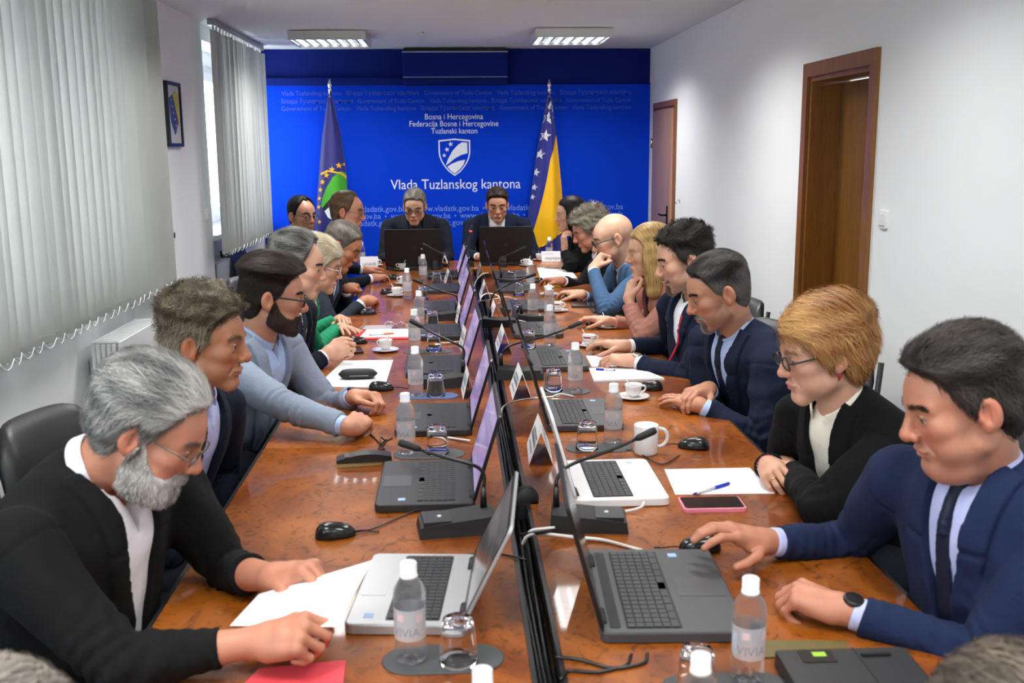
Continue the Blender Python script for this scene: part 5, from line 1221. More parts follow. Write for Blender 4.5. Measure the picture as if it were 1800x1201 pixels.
def grad(f, p, e=0.0015):
    d0 = f(p); g = np.stack([f(p+V3(e, 0, 0))-d0, f(p+V3(0, e, 0))-d0, f(p+V3(0, 0, e))-d0], 1)
    return d0, g/(np.linalg.norm(g, axis=1, keepdims=True)+1e-9)
def strands(f, V, Q, n, length, wid, dirf, rnd, lift=0.15, segs=4, jitter=0.35, keep=None, sink=0.003):
    """ribbons that start on the surface f=0 and follow the combing direction over it"""
    a = V[Q[:, 0]]; ar = np.linalg.norm(np.cross(V[Q[:, 1]]-a, V[Q[:, 3]]-a), axis=1)+1e-12
    fi = rnd.choice(len(Q), n, p=ar/ar.sum()); w = rnd.dirichlet((1, 1, 1, 1), n)
    p = (V[Q[fi]]*w[:, :, None]).sum(1).astype(F32)
    if keep is not None: p = p[keep(p)]
    n = len(p)
    if n == 0: return np.zeros((0, 3)), np.zeros((0, 4), int), np.zeros(0)
    L = length*rnd.uniform(0.6, 1.25, n).astype(F32); jd = rnd.normal(0, jitter, (n, 3)).astype(F32)
    lf = rnd.uniform(0, lift, n).astype(F32)
    _, g = grad(f, p); p = p-g*sink
    rows = []; W = []
    for k in range(segs+1):
        d = dirf(p)+jd; d = d-(d*g).sum(1, keepdims=True)*g; d /= (np.linalg.norm(d, axis=1, keepdims=True)+1e-6)
        sdv = np.cross(d, g); sdv /= (np.linalg.norm(sdv, axis=1, keepdims=True)+1e-6)
        ww = wid*(1.0 if k < segs else 0.15)*(0.6 if k == 0 else 1)
        rows.append((p-sdv*ww/2, p+sdv*ww/2))
        p = (p+(d+g*lf[:, None])*(L/segs)[:, None]).astype(F32)
        dd, g = grad(f, p); tgt = 0.0015+lf*L*(k+1)/segs*0.8
        p = p-g*np.clip(dd-tgt, -0.02, 0.02)[:, None]
    VV = np.stack([x for r in rows for x in r], 1).reshape(-1, 3); m = 2*(segs+1); base = np.arange(n)[:, None]*m
    QQ = np.concatenate([base+np.array([2*k, 2*k+1, 2*k+3, 2*k+2]) for k in range(segs)])
    return VV, QQ, np.repeat(rnd.uniform(0, 1, n), m)
def comb(style):
    def f(p):
        x, y, z = p[:, 0], p[:, 1], p[:, 2]; o = np.zeros_like(p); top = sstep(0.03, 0.085, z)[:, None]
        side = np.stack([np.zeros_like(x), -0.45+0*x, -1.0+0*x], 1)
        if style == 'back': t = np.stack([x*2.0, -1+0*x, 0.1+0*x], 1)
        elif style == 'forward': t = np.stack([x*1.0, 0.9+0*x, -0.4+0*x], 1)
        elif style == 'right': t = np.stack([1.0+0*x, -0.35+0*x, 0*x], 1)
        elif style == 'left': t = np.stack([-1.0+0*x, -0.35+0*x, 0*x], 1)
        elif style == 'messy': t = np.stack([np.sin(90*y+60*z), np.cos(80*x+70*y), 0.3+0*x], 1)
        elif style == 'down': t = np.stack([np.sign(x)*0.9, -0.2+0*x, -0.6+0*x], 1); side = np.stack([0*x, 0*x, -1+0*x], 1)
        elif style == 'beard': t = side = np.stack([x*2, 0.3+0*x, -1+0*x], 1)
        return (t*top+side*(1-top)).astype(F32)
    return f

# ------------------------------------------------------------------ hands
POSES = {
 'mouse': dict(c=[(12, 28, 18), (10, 30, 20), (16, 34, 22), (22, 36, 24)], sp=(8, 1, -6, -15), th=((.75, .55, -.30), (.45, .80, -.45), (.25, .90, -.45)), cup=8),
 'flat':  dict(c=[(6, 10, 6), (4, 10, 6), (6, 12, 8), (10, 14, 8)], sp=(7, 1, -5, -13), th=((.8, .55, -.15), (.55, .8, -.2), (.4, .9, -.2)), cup=0),
 'relax': dict(c=[(28, 36, 22), (34, 42, 26), (40, 46, 28), (44, 48, 30)], sp=(5, 1, -3, -8), th=((.7, .6, -.4), (.35, .85, -.45), (.1, .95, -.4)), cup=10),
 'fist':  dict(c=[(72, 92, 55), (76, 95, 55), (80, 95, 55), (84, 92, 55)], sp=(3, 1, -1, -4), th=((.55, .7, -.5), (-.15, .75, -.6), (-.6, .5, -.5)), cup=8),
 'clasp': dict(c=[(48, 62, 36), (52, 66, 38), (56, 68, 40), (60, 68, 40)], sp=(4, 1, -2, -6), th=((.6, .7, -.3), (.1, .95, -.25), (-.2, .9, -.25)), cup=10),
 'pinch': dict(c=[(58, 52, 22), (64, 66, 36), (72, 74, 42), (78, 76, 44)], sp=(2, 1, -1, -4), th=((.6, .65, -.45), (.25, .8, -.55), (.0, .9, -.45)), cup=8),
 'point': dict(c=[(30, 46, 28), (48, 70, 44), (56, 76, 46), (62, 78, 46)], sp=(4, 1, -2, -5), th=((.6, .65, -.5), (.2, .85, -.5), (0, .9, -.4)), cup=8),
}
FING = [((0.0285, 0.088, 0.001), (0.040, 0.024, 0.019), 0.0092), ((0.0085, 0.092, 0.003), (0.044, 0.028, 0.020), 0.0095), ((-0.0115, 0.088, 0.002), (0.041, 0.026, 0.020), 0.0090), ((-0.0295, 0.080, -0.001), (0.032, 0.019, 0.017), 0.0080)]
def hand_chains(pose):
    P = POSES[pose]; out = []
    for k in range(4):
        b, ls, r = FING[k]; s = math.radians(P['sp'][k]); f = np.array([math.sin(s), math.cos(s), 0]); z = np.array([0, 0, -1.0])
        pt = np.array(b); pts = [pt]; c = 0
        for j in range(3):
            c += math.radians(P['c'][k][j]); pt = pt+(f*math.cos(c)+z*math.sin(c))*ls[j]; pts.append(pt)
        out.append((pts, r))
    pt = np.array((0.021, 0.020, -0.006)); pts = [pt]
    for v, l in zip(P['th'], (0.042, 0.032, 0.026)):
        pt = pt+_n(v)*l; pts.append(pt)
    return out, pts
def hand_sdf_fn(pose, elbow, slim=1.0, fore=0.24):
    ch, th = hand_chains(pose); cup = math.radians(POSES[pose]['cup']); eb = np.asarray(elbow, float); eb = eb/np.linalg.norm(eb)*fore
    def f(p):
        # palm: rounded box that narrows to the wrist
        q = p-V3(0.0, 0.050, -0.001); wdt = 0.0345+0.10*q[:, 1]; qq = np.stack([np.abs(q[:, 0])-wdt+0.012, np.abs(q[:, 1])-0.030, np.abs(q[:, 2]+0.9*q[:, 0]**2*8*0.5)-0.0035], 1)
        d = np.linalg.norm(np.maximum(qq, 0), axis=1)+np.minimum(qq.max(1), 0)-0.0115
        d = smin(d, cap(p, (0, 0.0, 0.0), (0, 0.045, 0.001), 0.0225*slim, 0.020), 0.018)
        d = smin(d, cap(p, (0.020, 0.018, -0.008), (0.026, 0.048, -0.010), 0.0165, 0.014), 0.012)
        d = smin(d, cap(p, (-0.022, 0.018, -0.008), (-0.026, 0.055, -0.007), 0.0145, 0.0125), 0.012)
        d = smin(d, cap(p, (0, 0.004, 0), eb, 0.0245*slim, (0.040 if fore > 0.15 else 0.029)*slim), 0.02)
        fs = None
        for pts, r in ch:
            c = cap(p, pts[0], pts[1], r*1.06, r)
            c = smin(c, cap(p, pts[1], pts[2], r*1.02, r*0.92), 0.003); c = smin(c, cap(p, pts[2], pts[3], r*0.93, r*0.78), 0.003)
            k0 = cap(p, np.array(pts[0])*np.array((0.75, 0.5, 1)), pts[0], 0.010, r*1.08)
            c = smin(c, k0, 0.006)
            fs = c if fs is None else smin(fs, c, 0.0016)
        c = cap(p, th[0], th[1], 0.0145, 0.0118); c = smin(c, cap(p, th[1], th[2], 0.0112, 0.0098), 0.004); c = smin(c, cap(p, th[2], th[3], 0.0102, 0.0082), 0.003)
        d = smin(d, fs, 0.007); return smin(d, c, 0.006)
    return f, ch, th

# ------------------------------------------------------------------ torso and clothes
def torso_sdf(p, b, L, g=0.0, bust=0.0, wd=1.0):
    pm = np.stack([np.abs(p[:, 0]), p[:, 1], p[:, 2]], 1)
    d = ell(p, (0, 0.008, L-0.17), (0.172*b*wd+g, 0.112*b+g, 0.19+g))
    d = smin(d, ell(p, (0, 0.012+0.05*(b-1), 0.18), (0.150*b*wd+g, 0.112*b+0.03*(b-1)+g, 0.20+g)), 0.06)
    d = smin(d, ell(p, (0, -0.005, 0.04), (0.168*b+g, 0.125*b+g, 0.15+g)), 0.05)
    d = smin(d, cap(pm, (0, -0.012, L-0.065), (0.135*wd, -0.012, L-0.075), 0.062+g, 0.056+g), 0.04)
    d = smin(d, cap(pm, (0.02, -0.018, L-0.02), (0.145*wd, -0.008, L-0.065), 0.043+g, 0.047+g), 0.03)
    if bust: d = smin(d, sph(pm, (0.075, 0.085, L-0.20), 0.055*bust+g), 0.05)
    return d
def ik(S, W, la, lb, pole):
    S, W, pole = np.array(S, float), np.array(W, float), np.array(pole, float); d = W-S; D = np.linalg.norm(d); k = 1.0
    if D > (la+lb)*0.995: k = D/((la+lb)*0.995); la *= k; lb *= k
    u = d/D; x = (la*la-lb*lb+D*D)/(2*D); h = math.sqrt(max(la*la-x*x, 1e-6))
    pv = pole-u*np.dot(pole, u); pv = pv/(np.linalg.norm(pv)+1e-9)
    return S+u*x+pv*h
def fold(p, seed, f=42, amp=1.0):
    r = np.random.RandomState(seed); o = 0
    for _ in range(3):
        a = r.normal(size=3).astype(F32); a /= np.linalg.norm(a); b = r.normal(size=3).astype(F32); b /= np.linalg.norm(b)
        o = o+np.sin(p@a*f*r.uniform(0.6, 1.3)+2.2*np.sin(p@b*f*0.45+r.uniform(0, 6)))*r.uniform(0.5, 1)
    return o*amp*0.0026
# ------------------------------------------------------------------ people
def lin(c): return np.array(srgb(*c), F32)
SKINS = {'fair': (204, 156, 130), 'mid': (190, 136, 108), 'tan': (176, 118, 86), 'pale': (208, 164, 138), 'ruddy': (188, 128, 102)}
def cloth_mat(name, rgb, rough=0.9, weave=900, var=0.12, sheen=0.0):
    if name in MATS: return MATS[name]
    m = mat(name, srgb(*rgb), rough, vary=(300, var), bump=(22, 0.9), Specular_IOR_Level=0.25)
    m.node_tree.nodes['Bump'].inputs['Distance'].default_value = 0.006
    return m
def head_frame(sp):
    a = math.radians(sp['face']); pt = math.radians(sp.get('pitch', 0)); ro = math.radians(sp.get('roll', 0))
    y0 = np.array([math.cos(a), math.sin(a), 0]); x0 = np.array([math.sin(a), -math.cos(a), 0]); z0 = np.array([0, 0, 1.0])
    y = y0*math.cos(pt)-z0*math.sin(pt); z = z0*math.cos(pt)+y0*math.sin(pt)
    x = x0*math.cos(ro)+z*math.sin(ro); z = z*math.cos(ro)-x0*math.sin(ro)
    return np.stack([x, y, z], 1)        # columns: local axes in world
PEOPLE = []
def person(sp):
    rnd = np.random.RandomState(sp.get('seed', 1))
    hc = np.array(sp['hc'], float); s = sp.get('s', 1.06); R = head_frame(sp); ta = math.radians(sp['torso'])
    f = np.array([math.cos(ta), math.sin(ta), 0]); side = sp.get('fine', 1.0)     # fine: resolution factor
    sp_pitch = math.radians(sp.get('pitch', 0))
    N = hc - f*(0.045+0.09*max(0, math.sin(sp_pitch)))*s + np.array([0, 0, -0.138+0.02*max(0, math.sin(sp_pitch))])*s
    N = N+np.array(sp.get('dn', (0, 0, 0)), float)
    Lsp = sp.get('spine', 0.53); hz = sp.get('hip_z', 0.56)
    lean = sp.get('lean'); dz = N[2]-hz
    if lean is None: lean = math.sqrt(max(Lsp**2-dz**2, 0.0004)) if Lsp > abs(dz) else 0.03
    twist = sp.get('hipoff', (0, 0)); H0 = np.array([N[0]-f[0]*lean+twist[0], N[1]-f[1]*lean+twist[1], hz])
    Lsp = float(np.linalg.norm(N-H0)); up = (N-H0)/Lsp
    sh = sp.get('shoulder_yaw', 0); fs = np.array([math.cos(ta+math.radians(sh)), math.sin(ta+math.radians(sh)), 0])
    x = np.cross(fs, up); x /= np.linalg.norm(x); y = np.cross(up, x); T = np.stack([x, y, up], 1)
    loc = np.array([H0[0], H0[1], 0.0])
    t = thing('person', sp['label'], 'person', tuple(loc), 0, 'people seated at the table')
    def put(name, V, Q, m, col=None, mi=None, parent=None):
        me = np_mesh(name, V-loc, Q, col, True, mi); o = new_obj(name, me, m, parent or t); return o
    toT = lambda w: (np.asarray(w, float)-H0)@T
    toW = lambda q: q@T.T+H0
    b = sp.get('build', 1.0)*1.05; wd = sp.get('wide', 1.0); bust = sp.get('bust', 0.0)
    # arms
    arms = {}
    for sd, sx in (('R', 1), ('L', -1)):
        a = sp.get(sd)
        S = toW(np.array([sx*0.178*b*wd, 0.012+sp.get('shf', 0.02), Lsp-0.082]))
        if a is None:      # resting in the lap
            W = toW(np.array([sx*0.10, 0.24, 0.13])); kn = W+f*0.08; nrm = np.array([0, 0, 1.0]); pose = 'relax'; pole = np.array([0, 0, -1])-f*0.4+T[:, 0]*sx*0.6
        else:
            W = np.array(a['w'], float); kn = np.array(a['k'], float); nrm = np.array(a.get('n', (0, 0, 1)), float); pose = a.get('pose', 'flat')
            pole = np.array(a['pole'], float) if 'pole' in a else np.array([0, 0, -0.75])-f*0.35+T[:, 0]*sx*0.55
        E = ik(S, W, sp.get('ua', 0.285), sp.get('fa', 0.255), pole)
        if a is not None and 'e' in a: E = np.array(a['e'], float)
        arms[sd] = dict(S=S, E=E, W=W, K=kn, n=nrm, pose=pose, sx=sx, hide=a is None)
    Vs, Qs, Cs = [], [], []; nv = 0
    def addbody(V, Q, C):
        nonlocal nv
        Vs.append(V); Qs.append(Q+nv); Cs.append(C); nv += len(V)
    # ---- head
    P = dict(sp.get('headp', {})); nb = (N-hc)@R/s; P['neck'] = nb+np.array([0, -0.004, -0.01]); fw = P.get('fw', 1.0)
    base = lin(SKINS[sp.get('skin', 'mid')]); H = sp['hair']; hcol = lin(H['col']); hcol2 = lin(H.get('col2', H['col']))
    hs = 0.0032*side/s
    fn = lambda q: head_sdf(q, P)
    lo = np.minimum((-0.1, -0.12, -0.14), nb-0.06); hi = np.maximum((0.1, 0.13, 0.14), nb+0.06)
    V, Q = polygonize(fn, lo, hi, hs)
    p = V.astype(F32); X, Y, Zz = np.abs(p[:, 0]), p[:, 1], p[:, 2]
    C = np.repeat(base[None], len(p), 0)
    red = np.exp(-((X-0.042)**2/0.018**2+(Zz+0.028)**2/0.022**2))*(Y > 0.02)+np.exp(-(X**2/0.014**2+(Zz+0.028)**2/0.016**2))*(Y > 0.085)+0.8*(X > 0.077)*(Y < 0.02)*(np.abs(Zz) < 0.05)
    C *= 1+np.clip(red, 0, 1)[:, None]*np.array([-0.02, -0.20, -0.22], F32)*sp.get('flush', 1.0)
    C *= (1+0.06*sines(p, 160, 5, 4))[:, None]
    lips = np.exp(-((X/0.021)**4+((Zz+0.0665)/0.0105)**4))*(Y > 0.082); lc = lin(sp.get('lips', (176, 108, 98)))
    C += (lc-C)*(lips*0.75)[:, None]
    eyes = np.exp(-(((X-0.0315)/0.017)**2+((Zz-0.002)/0.010)**2))*(Y > 0.06); C *= (1-0.18*eyes)[:, None]  # socket shade painted into the skin colour round the eyes
    lash = np.exp(-(((X-0.0322)/0.016)**4+((Zz-0.0072*P.get('eye_open', 1))/0.0024)**2))*(Y > 0.075); C *= (1-0.75*lash)[:, None]
    bc = lin(sp.get('brow', H['col'])); bz = 0.0265-((X-0.034)/0.03)**2*0.005; br = np.exp(-((Zz-bz)/0.0048)**2)*sstep(0.008, 0.014, X)*sstep(0.056, 0.048, X)*(Y > 0.05)
    C += (bc*0.9-C)*np.clip(br*(0.85+0.3*sines(p, 500, 9, 3)), 0, 1)[:, None]*sp.get('brow_w', 0.9)
    line = np.array(LINES[H['line']])+H.get('dz', 0); phi = np.arctan2(X, Y); zh = np.interp(phi, PHI0, line)
    jaw_phi = np.interp(phi, np.radians([0, 20, 35, 55, 75, 85, 100, 180]), [-.046, -.047, -.058, -.040, -.010, -.030, -.09, -.09])
    st = sp.get('stubble', 0.0)
    if st:
        m = sstep(0.006, -0.008, Zz-jaw_phi)*sstep(-0.155, -0.12, Zz)*(1-lips)*(1+0.35*sines(p, 600, 21, 3)); sc = lin(sp.get('stubble_col', (70, 60, 56)))
        C += (sc-C)*np.clip(m*st, 0, 1)[:, None]
    scalp = sstep(-0.004, 0.012, Zz-zh)*(1 if H['line'] != 'bald' else 0)*(~((X > 0.079) & (Zz < 0.03)))
    C += (hcol*0.8-C)*np.clip(scalp*sp.get('scalp', 0.9)*(1-H.get('skinfade', 0)*sstep(0.055, 0.01, Zz)), 0, 1)[:, None]
    if H['line'] == 'bald' and H.get('fringe_shade'):
        zb = np.interp(phi, PHI0, [.2, .2, .2, .10, .05, .035, .035, .02, -.01, -.02, -.03]); m = sstep(0.02, -0.02, Zz-zb)*sstep(-0.085, -0.06, Zz)*(Y < 0.02)*(X < 0.079)
        C += (hcol-C)*np.clip(m*H['fringe_shade'], 0, 1)[:, None]
    W = (V*s)@R.T+hc; addbody(W, Q, C)
    cq = p[Q[:, 0]]; xq = np.abs(cq[:, 0]); bq = 0.0268-((xq-0.034)/0.03)**2*0.006
    selq = Q[(np.abs(cq[:, 2]-bq) < 0.0034) & (xq > 0.011) & (xq < 0.052) & (cq[:, 1] > 0.045)]
    if len(selq) > 4 and sp.get('brow_w', 1) > 0.5:
        bdir = lambda q_: np.stack([np.sign(q_[:, 0])*1.0, 0*q_[:, 0], 0.35-8*np.maximum(np.abs(q_[:, 0])-0.03, 0)*2], 1).astype(F32)
        BV, BQ, BC = strands(fn, V, selq, int(190/side), 0.0105, 0.00095*side**0.6, bdir, rnd, 0.12, 3, 0.25)
        put('eyebrows', (BV*s)@R.T+hc, BQ, M_HAIR, lin(sp.get('brow', H['col']))[None]*(0.7+0.5*BC[:, None]))['kind'] = 'stuff'
    # ---- hands
    for sd, A in arms.items():
        yh = A['K']-A['W']; yh /= np.linalg.norm(yh); zh_ = A['n']-yh*np.dot(A['n'], yh); zh_ /= np.linalg.norm(zh_)
        xh = np.cross(zh_, yh)*(1 if sd == 'R' else -1); Fh = np.stack([xh, yh, zh_], 1); A['F'] = Fh
        hsz = sp.get('hand', 1.0); eb = (A['E']-A['W'])@Fh
        fnh, ch, th = hand_sdf_fn(A['pose'], eb, sp.get('slim', 1.0), sp.get('bare', 0.13))
        hh = 0.0026*max(1.0, side) if not A['hide'] else 0.006
        pts = np.array([q for pp, _ in ch for q in pp]+th+[(0, 0, 0), eb/np.linalg.norm(eb)*sp.get('bare', 0.13)])
        V, Q = polygonize(fnh, pts.min(0)-0.046, pts.max(0)+0.046, hh)
        p = V.astype(F32); C = np.repeat(base[None]*np.array([1.0, 0.97, 0.95], F32), len(p), 0)
        for pp, r in ch:     # knuckles and nails
            for kx in (pp[0], pp[1]): C *= (1-0.10*np.exp(-(((p-np.asarray(kx, F32))**2).sum(1)/0.009**2)))[:, None]*np.array([1, 1, 1], F32)
        C *= (1+0.05*sines(p, 220, 8, 4))[:, None]
        if sd == 'R': Q = Q[:, ::-1]
        Vw = (V*hsz)@Fh.T+A['W']; addbody(Vw, Q, C)
        if sp.get('nails') and not A['hide']:
            nl = MB()
            for pp, r in ch:
                d = np.array(pp[3])-np.array(pp[2]); d /= np.linalg.norm(d); up_ = np.cross([1, 0, 0], d); c = np.array(pp[3])-d*0.002+up_*r*0.62
                nl.sphere(tuple(Vector(c)), 0.0042, 8, 6, (0.95, 1.1, 0.7))
            vv = (np.array(nl.v)*hsz)@Fh.T+A['W']-loc; nl.v = [tuple(q) for q in vv]; nl.build('fingernails', mat('nail_red', srgb(*sp['nails']), 0.25), t)['kind'] = 'stuff'
    # ---- body under the clothes (coarse) and legs
    kx = 0.105; knees = []; th_ = 0.40
    hipsW = [toW(np.array([sx*0.09, 0.0, 0.0])) for sx in (1, -1)]
    legs = []
    for sx, hp in zip((1, -1), hipsW):
        kn_ = np.array([H0[0], H0[1], 0])+f*th_+T[:, 0]*sx*kx; kn_[2] = 0.50; an = kn_+f*0.03; an[2] = 0.09; hq = hp.copy(); hq[2] = 0.545; legs.append((hq, kn_, an))
    def body_fn(q):
        d = torso_sdf(q, b, Lsp, -0.03, 0, wd)
        for A in arms.values():
            S, E, W_ = toT(A['S']), toT(A['E']), toT(A['W']); d = smin(d, cap(q, S*0.93+np.array([0, 0, 0.0]), E, 0.036, 0.033), 0.02); d = smin(d, cap(q, E, E*0.35+W_*0.65, 0.033, 0.026), 0.01)
        for hq, kn_, an in legs: d = smin(d, smin(cap(q, toT(hq), toT(kn_), 0.068, 0.045), cap(q, toT(kn_), toT(an), 0.044, 0.03), 0.02), 0.03)
        return d
    pts = np.array([toT(v) for A in arms.values() for v in (A['S'], A['E'], A['W'])]+[toT(v) for l in legs for v in l]+[(0.2, 0.15, Lsp), (-0.2, -0.15, 0)])
    V, Q = polygonize(body_fn, pts.min(0)-0.1, pts.max(0)+0.1, 0.02); addbody(toW(V), Q, np.repeat(base[None], len(V), 0))
    put('body', np.concatenate(Vs), np.concatenate(Qs), M_SKIN, np.concatenate(Cs))
    def leg_fn(q):
        d = ell(q, (0, 0.0, 0.0), (0.172*b, 0.14*b, 0.13))
        for hq, kn_, an in legs: d = smin(d, smin(cap(q, toT(hq), toT(kn_), 0.092*b, 0.066), cap(q, toT(kn_), toT(an), 0.064, 0.052), 0.03), 0.04)
        return d
    pts = np.array([toT(v) for l in legs for v in l]); V, Q = polygonize(leg_fn, pts.min(0)-0.15, pts.max(0)+0.15, 0.018)
    put('trousers', toW(V), Q, sp.get('trousers', cloth_mat('trouser_dark', (28, 30, 38))))
    for hq, kn_, an in legs:
        a2 = math.atan2(f[1], f[0]); M = Matrix.Translation(Vector(an-loc)) @ Matrix.Rotation(a2-PI/2, 4, 'Z')
        vs = MB().rbox((-0.042, -0.07, -0.09), (0.042, 0.19, -0.06), 0.04, 5, 0.0, M=M); vs.rbox((-0.038, -0.065, -0.06), (0.038, 0.17, -0.005), 0.036, 5, 0.03, M=M); vs.build('shoe', M_LEATHER, t)
    # ---- shirt / blouse, jacket
    g0 = sp.get('girth', 0.0); top = sp.get('top', 'jacket'); vz = sp.get('vz', 0.22); vw = sp.get('vw', 0.062); neckT = toT(N); hN = toT(hc)
    fsd = sp.get('seed', 1)
    def neckcap(q, r, dn=0.0): return cap(q, neckT+np.array([0, 0.004, -0.10]), neckT+(hN-neckT)*0.75, r+0.0, r)
    jm = sp['jacket']; sm = sp.get('shirt', cloth_mat('shirt_white', (232, 234, 240), 0.7, 700, 0.02, 0.1))
    cuffs = {}
    for sd, A in arms.items():
        E, W_ = toT(A['E']), toT(A['W']); d = (W_-E); l = np.linalg.norm(d); d = d/l; cuffs[sd] = (E, W_, d, l)
    cut = sp.get('cut', {'R': 0.035, 'L': 0.035}); sl = sp.get('sleeve', 1.0)
    def arm_d(q, sd, g=0.0, cl=None):
        A = arms[sd]; E, W_, d, l = cuffs[sd]; S = toT(A['S']); c = cut[sd] if cl is None else cl
        up_ = cap(q, S, E, (0.066*b)*sl+g, 0.053*sl+g); fo = cap(q, E, W_, 0.052*sl+g, 0.0385*sl+g)
        fo = smax(fo, (q-(W_-d*c).astype(F32))@d.astype(F32), 0.003)
        return up_, fo
    def jacket_fn(q):
        d = torso_sdf(q, b, Lsp, 0.012+g0, bust, wd); fl = fold(q, fsd, 40, sp.get('folds', 1.0))
        if top in ('jacket', 'open'):
            w_ = vw*np.clip((q[:, 2]-vz*Lsp)/(Lsp*(1-vz)), 0, 1.1)
            if top == 'open': w_ = np.maximum(w_, sp.get('gap', 0.03))
            ax = np.abs(q[:, 0]); lw = 0.052*np.sin(np.clip((q[:, 2]-vz*Lsp)/(Lsp*(1.0-vz)), 0, 1)**0.8*PI*0.62+0.05)+0.006
            notch = np.exp(-((q[:, 2]-0.80*Lsp)/0.006)**2)*0.5
            lap = smax(np.maximum(ax-(w_+lw), w_-ax), np.maximum(vz*Lsp-q[:, 2], 0.02-q[:, 1]), 0.002)
            d = np.minimum(d, smax(d-sp.get('lapel', 0.010)*(1-notch), lap, 0.002))
            d = d+0.0034*np.exp(-((ax-(w_+lw)-0.003)/0.0042)**2)*(q[:, 1] > 0.02)*sstep(vz*Lsp-0.01, vz*Lsp+0.03, q[:, 2])+0.003*np.exp(-(q[:, 0]/0.004)**2)*(q[:, 1] > 0)*(q[:, 2] < vz*Lsp)
            cutp = np.maximum(np.maximum(ax-w_, 0.01-q[:, 1]), (vz*Lsp-q[:, 2]) if top == 'jacket' else -1+0*ax)
            d = smax(d, -cutp, 0.004)
        arm = None
        for sd in 'RL':
            u_, fo = arm_d(q, sd)
            E, W_, dd, l = cuffs[sd]; S_ = toT(arms[sd]['S']); qe = q-E.astype(F32); near = np.exp(-(qe*qe).sum(1)/0.0085)
            wv = 1.3*np.sin(q[:, 0]*55+q[:, 1]*37+fsd)
            ua_ = (E-S_)/np.linalg.norm(E-S_); qs_ = (q-S_.astype(F32)); al_ = qs_@ua_.astype(F32); pr_ = np.sqrt(np.maximum((qs_*qs_).sum(1)-al_*al_, 0)); fl = fl+0.0034*np.exp(-((al_-0.018)/0.0045)**2)*sstep(0.105, 0.085, pr_)*(1 if top != 'none' else 0); fl = fl+0.0058*sp.get('folds', 1.0)*near*(np.sin((qe@dd.astype(F32))*190+wv)*0.6+np.sin((qe@ua_.astype(F32))*170+wv*1.3)*0.6)
            qs = q-(E*0.75+W_*0.25).astype(F32)*0-W_.astype(F32)+(dd*cut[sd]).astype(F32); fl = fl+0.0018*np.exp(-(qs*qs).sum(1)/0.006)*np.sin((qs@dd.astype(F32))*210+wv)
            d = smin(d, u_, 0.028); arm = fo if arm is None else np.minimum(arm, fo)
            d = smin(d, fo, 0.007)
        r = neckcap(q, 0.0605*s); d = smax(d, -r, 0.006)
        return d+fl
    pts = np.array([toT(v) for A in arms.values() for v in (A['S'], A['E'], A['W'])]+[(0.2*b, 0.2*b, Lsp), (-0.2*b, -0.16*b, 0)])
    jh = 0.0052*side
    if top != 'none':
        V, Q = polygonize(jacket_fn, pts.min(0)-0.09, pts.max(0)+0.09, jh); put(sp.get('jname', 'jacket'), toW(V), Q, jm)
    # shirt body, collar and cuffs
    def shirt_fn(q):
        d = torso_sdf(q, b, Lsp, 0.002+g0, bust*0.95, wd); d = smax(d, 0.06-q[:, 2], 0.01)
        if sp.get('open_collar', 0):   # the shirt opens at the throat
            w_ = np.clip((q[:, 2]-(Lsp-sp['open_collar']))*0.35, 0, 0.05); d = smax(d, -np.maximum(np.abs(q[:, 0])-w_, np.maximum(0.02-q[:, 1], Lsp-sp['open_collar']-q[:, 2])), 0.003)
        d = d+0.0012*np.sin(q[:, 2]*60+q[:, 0]*40)
        pl = np.abs(q[:, 0])-0.016; d = np.minimum(d, np.maximum(np.maximum(d-0.0015, pl), -q[:, 1]))
        return smax(d, -neckcap(q, 0.0565*s), 0.003)
    for sd in 'RL':
        if sp.get('cuff', {'R': 1, 'L': 1})[sd] and not arms[sd]['hide']:
            E, W_, dd, l = cuffs[sd]; c = cut[sd]; a = W_-dd*(c+0.05); e = W_-dd*(c-0.019)
            def cuff_fn(q):
                cc = cap(q, a, e+dd*0.03, 0.034*sl, 0.0345*sl); cc = smax(cc, (q-e.astype(F32))@dd.astype(F32), 0.002); cc = smax(cc, -((q-a.astype(F32))@dd.astype(F32)), 0.002)
                return cc
            V, Q = polygonize(cuff_fn, np.minimum(a, e)-0.05, np.maximum(a, e)+0.05, 0.0036*side**0.5); put('shirt_cuff', toW(V), Q, sm)
    if sp.get('has_shirt', True):
        V, Q = polygonize(shirt_fn, pts.min(0)-0.07, pts.max(0)+0.07, 0.0068*side); put(sp.get('sname', 'shirt'), toW(V), Q, sm)
    if sp.get('collar', True):
        # collar: a stand round the neck and two leaves that fold down over it
        ax_ = (hN-neckT); ax_ = ax_/np.linalg.norm(ax_); c0 = neckT+np.array([0, 0.004, 0.0])
        xx = np.array([1.0, 0, 0]); yy = np.cross(ax_, xx); yy /= np.linalg.norm(yy); xx = np.cross(yy, ax_)
        Fc = np.stack([xx, yy, ax_], 1); nr = 0.0575*s; hgt = sp.get('collar_h', 0.0)
        def collar_fn(q):
            r = np.sqrt(q[:, 0]**2+q[:, 1]**2)+1e-6; phi = np.arctan2(np.abs(q[:, 0]), q[:, 1])
            zt = 0.040+hgt-0.030*sstep(1.9, 0.15, phi)          # top edge drops towards the front
            zb = zt-0.034-0.030*np.exp(-((phi-0.42)/0.36)**2)    # collar points
            rr = nr+0.0068+0.20*np.clip(zt-q[:, 2], 0, 0.1)+sp.get('collar_open', 0)*sstep(1.2, 0.2, phi)
            d = np.maximum(np.abs(r-rr)-0.0030, np.maximum((q[:, 2]-zt), (zb-q[:, 2])*0.9))
            gp = sp.get('collar_gap', 0.14)+np.clip(zt-q[:, 2], 0, 0.08)*5.5
            return smax(d, (gp-phi)*r, 0.002)
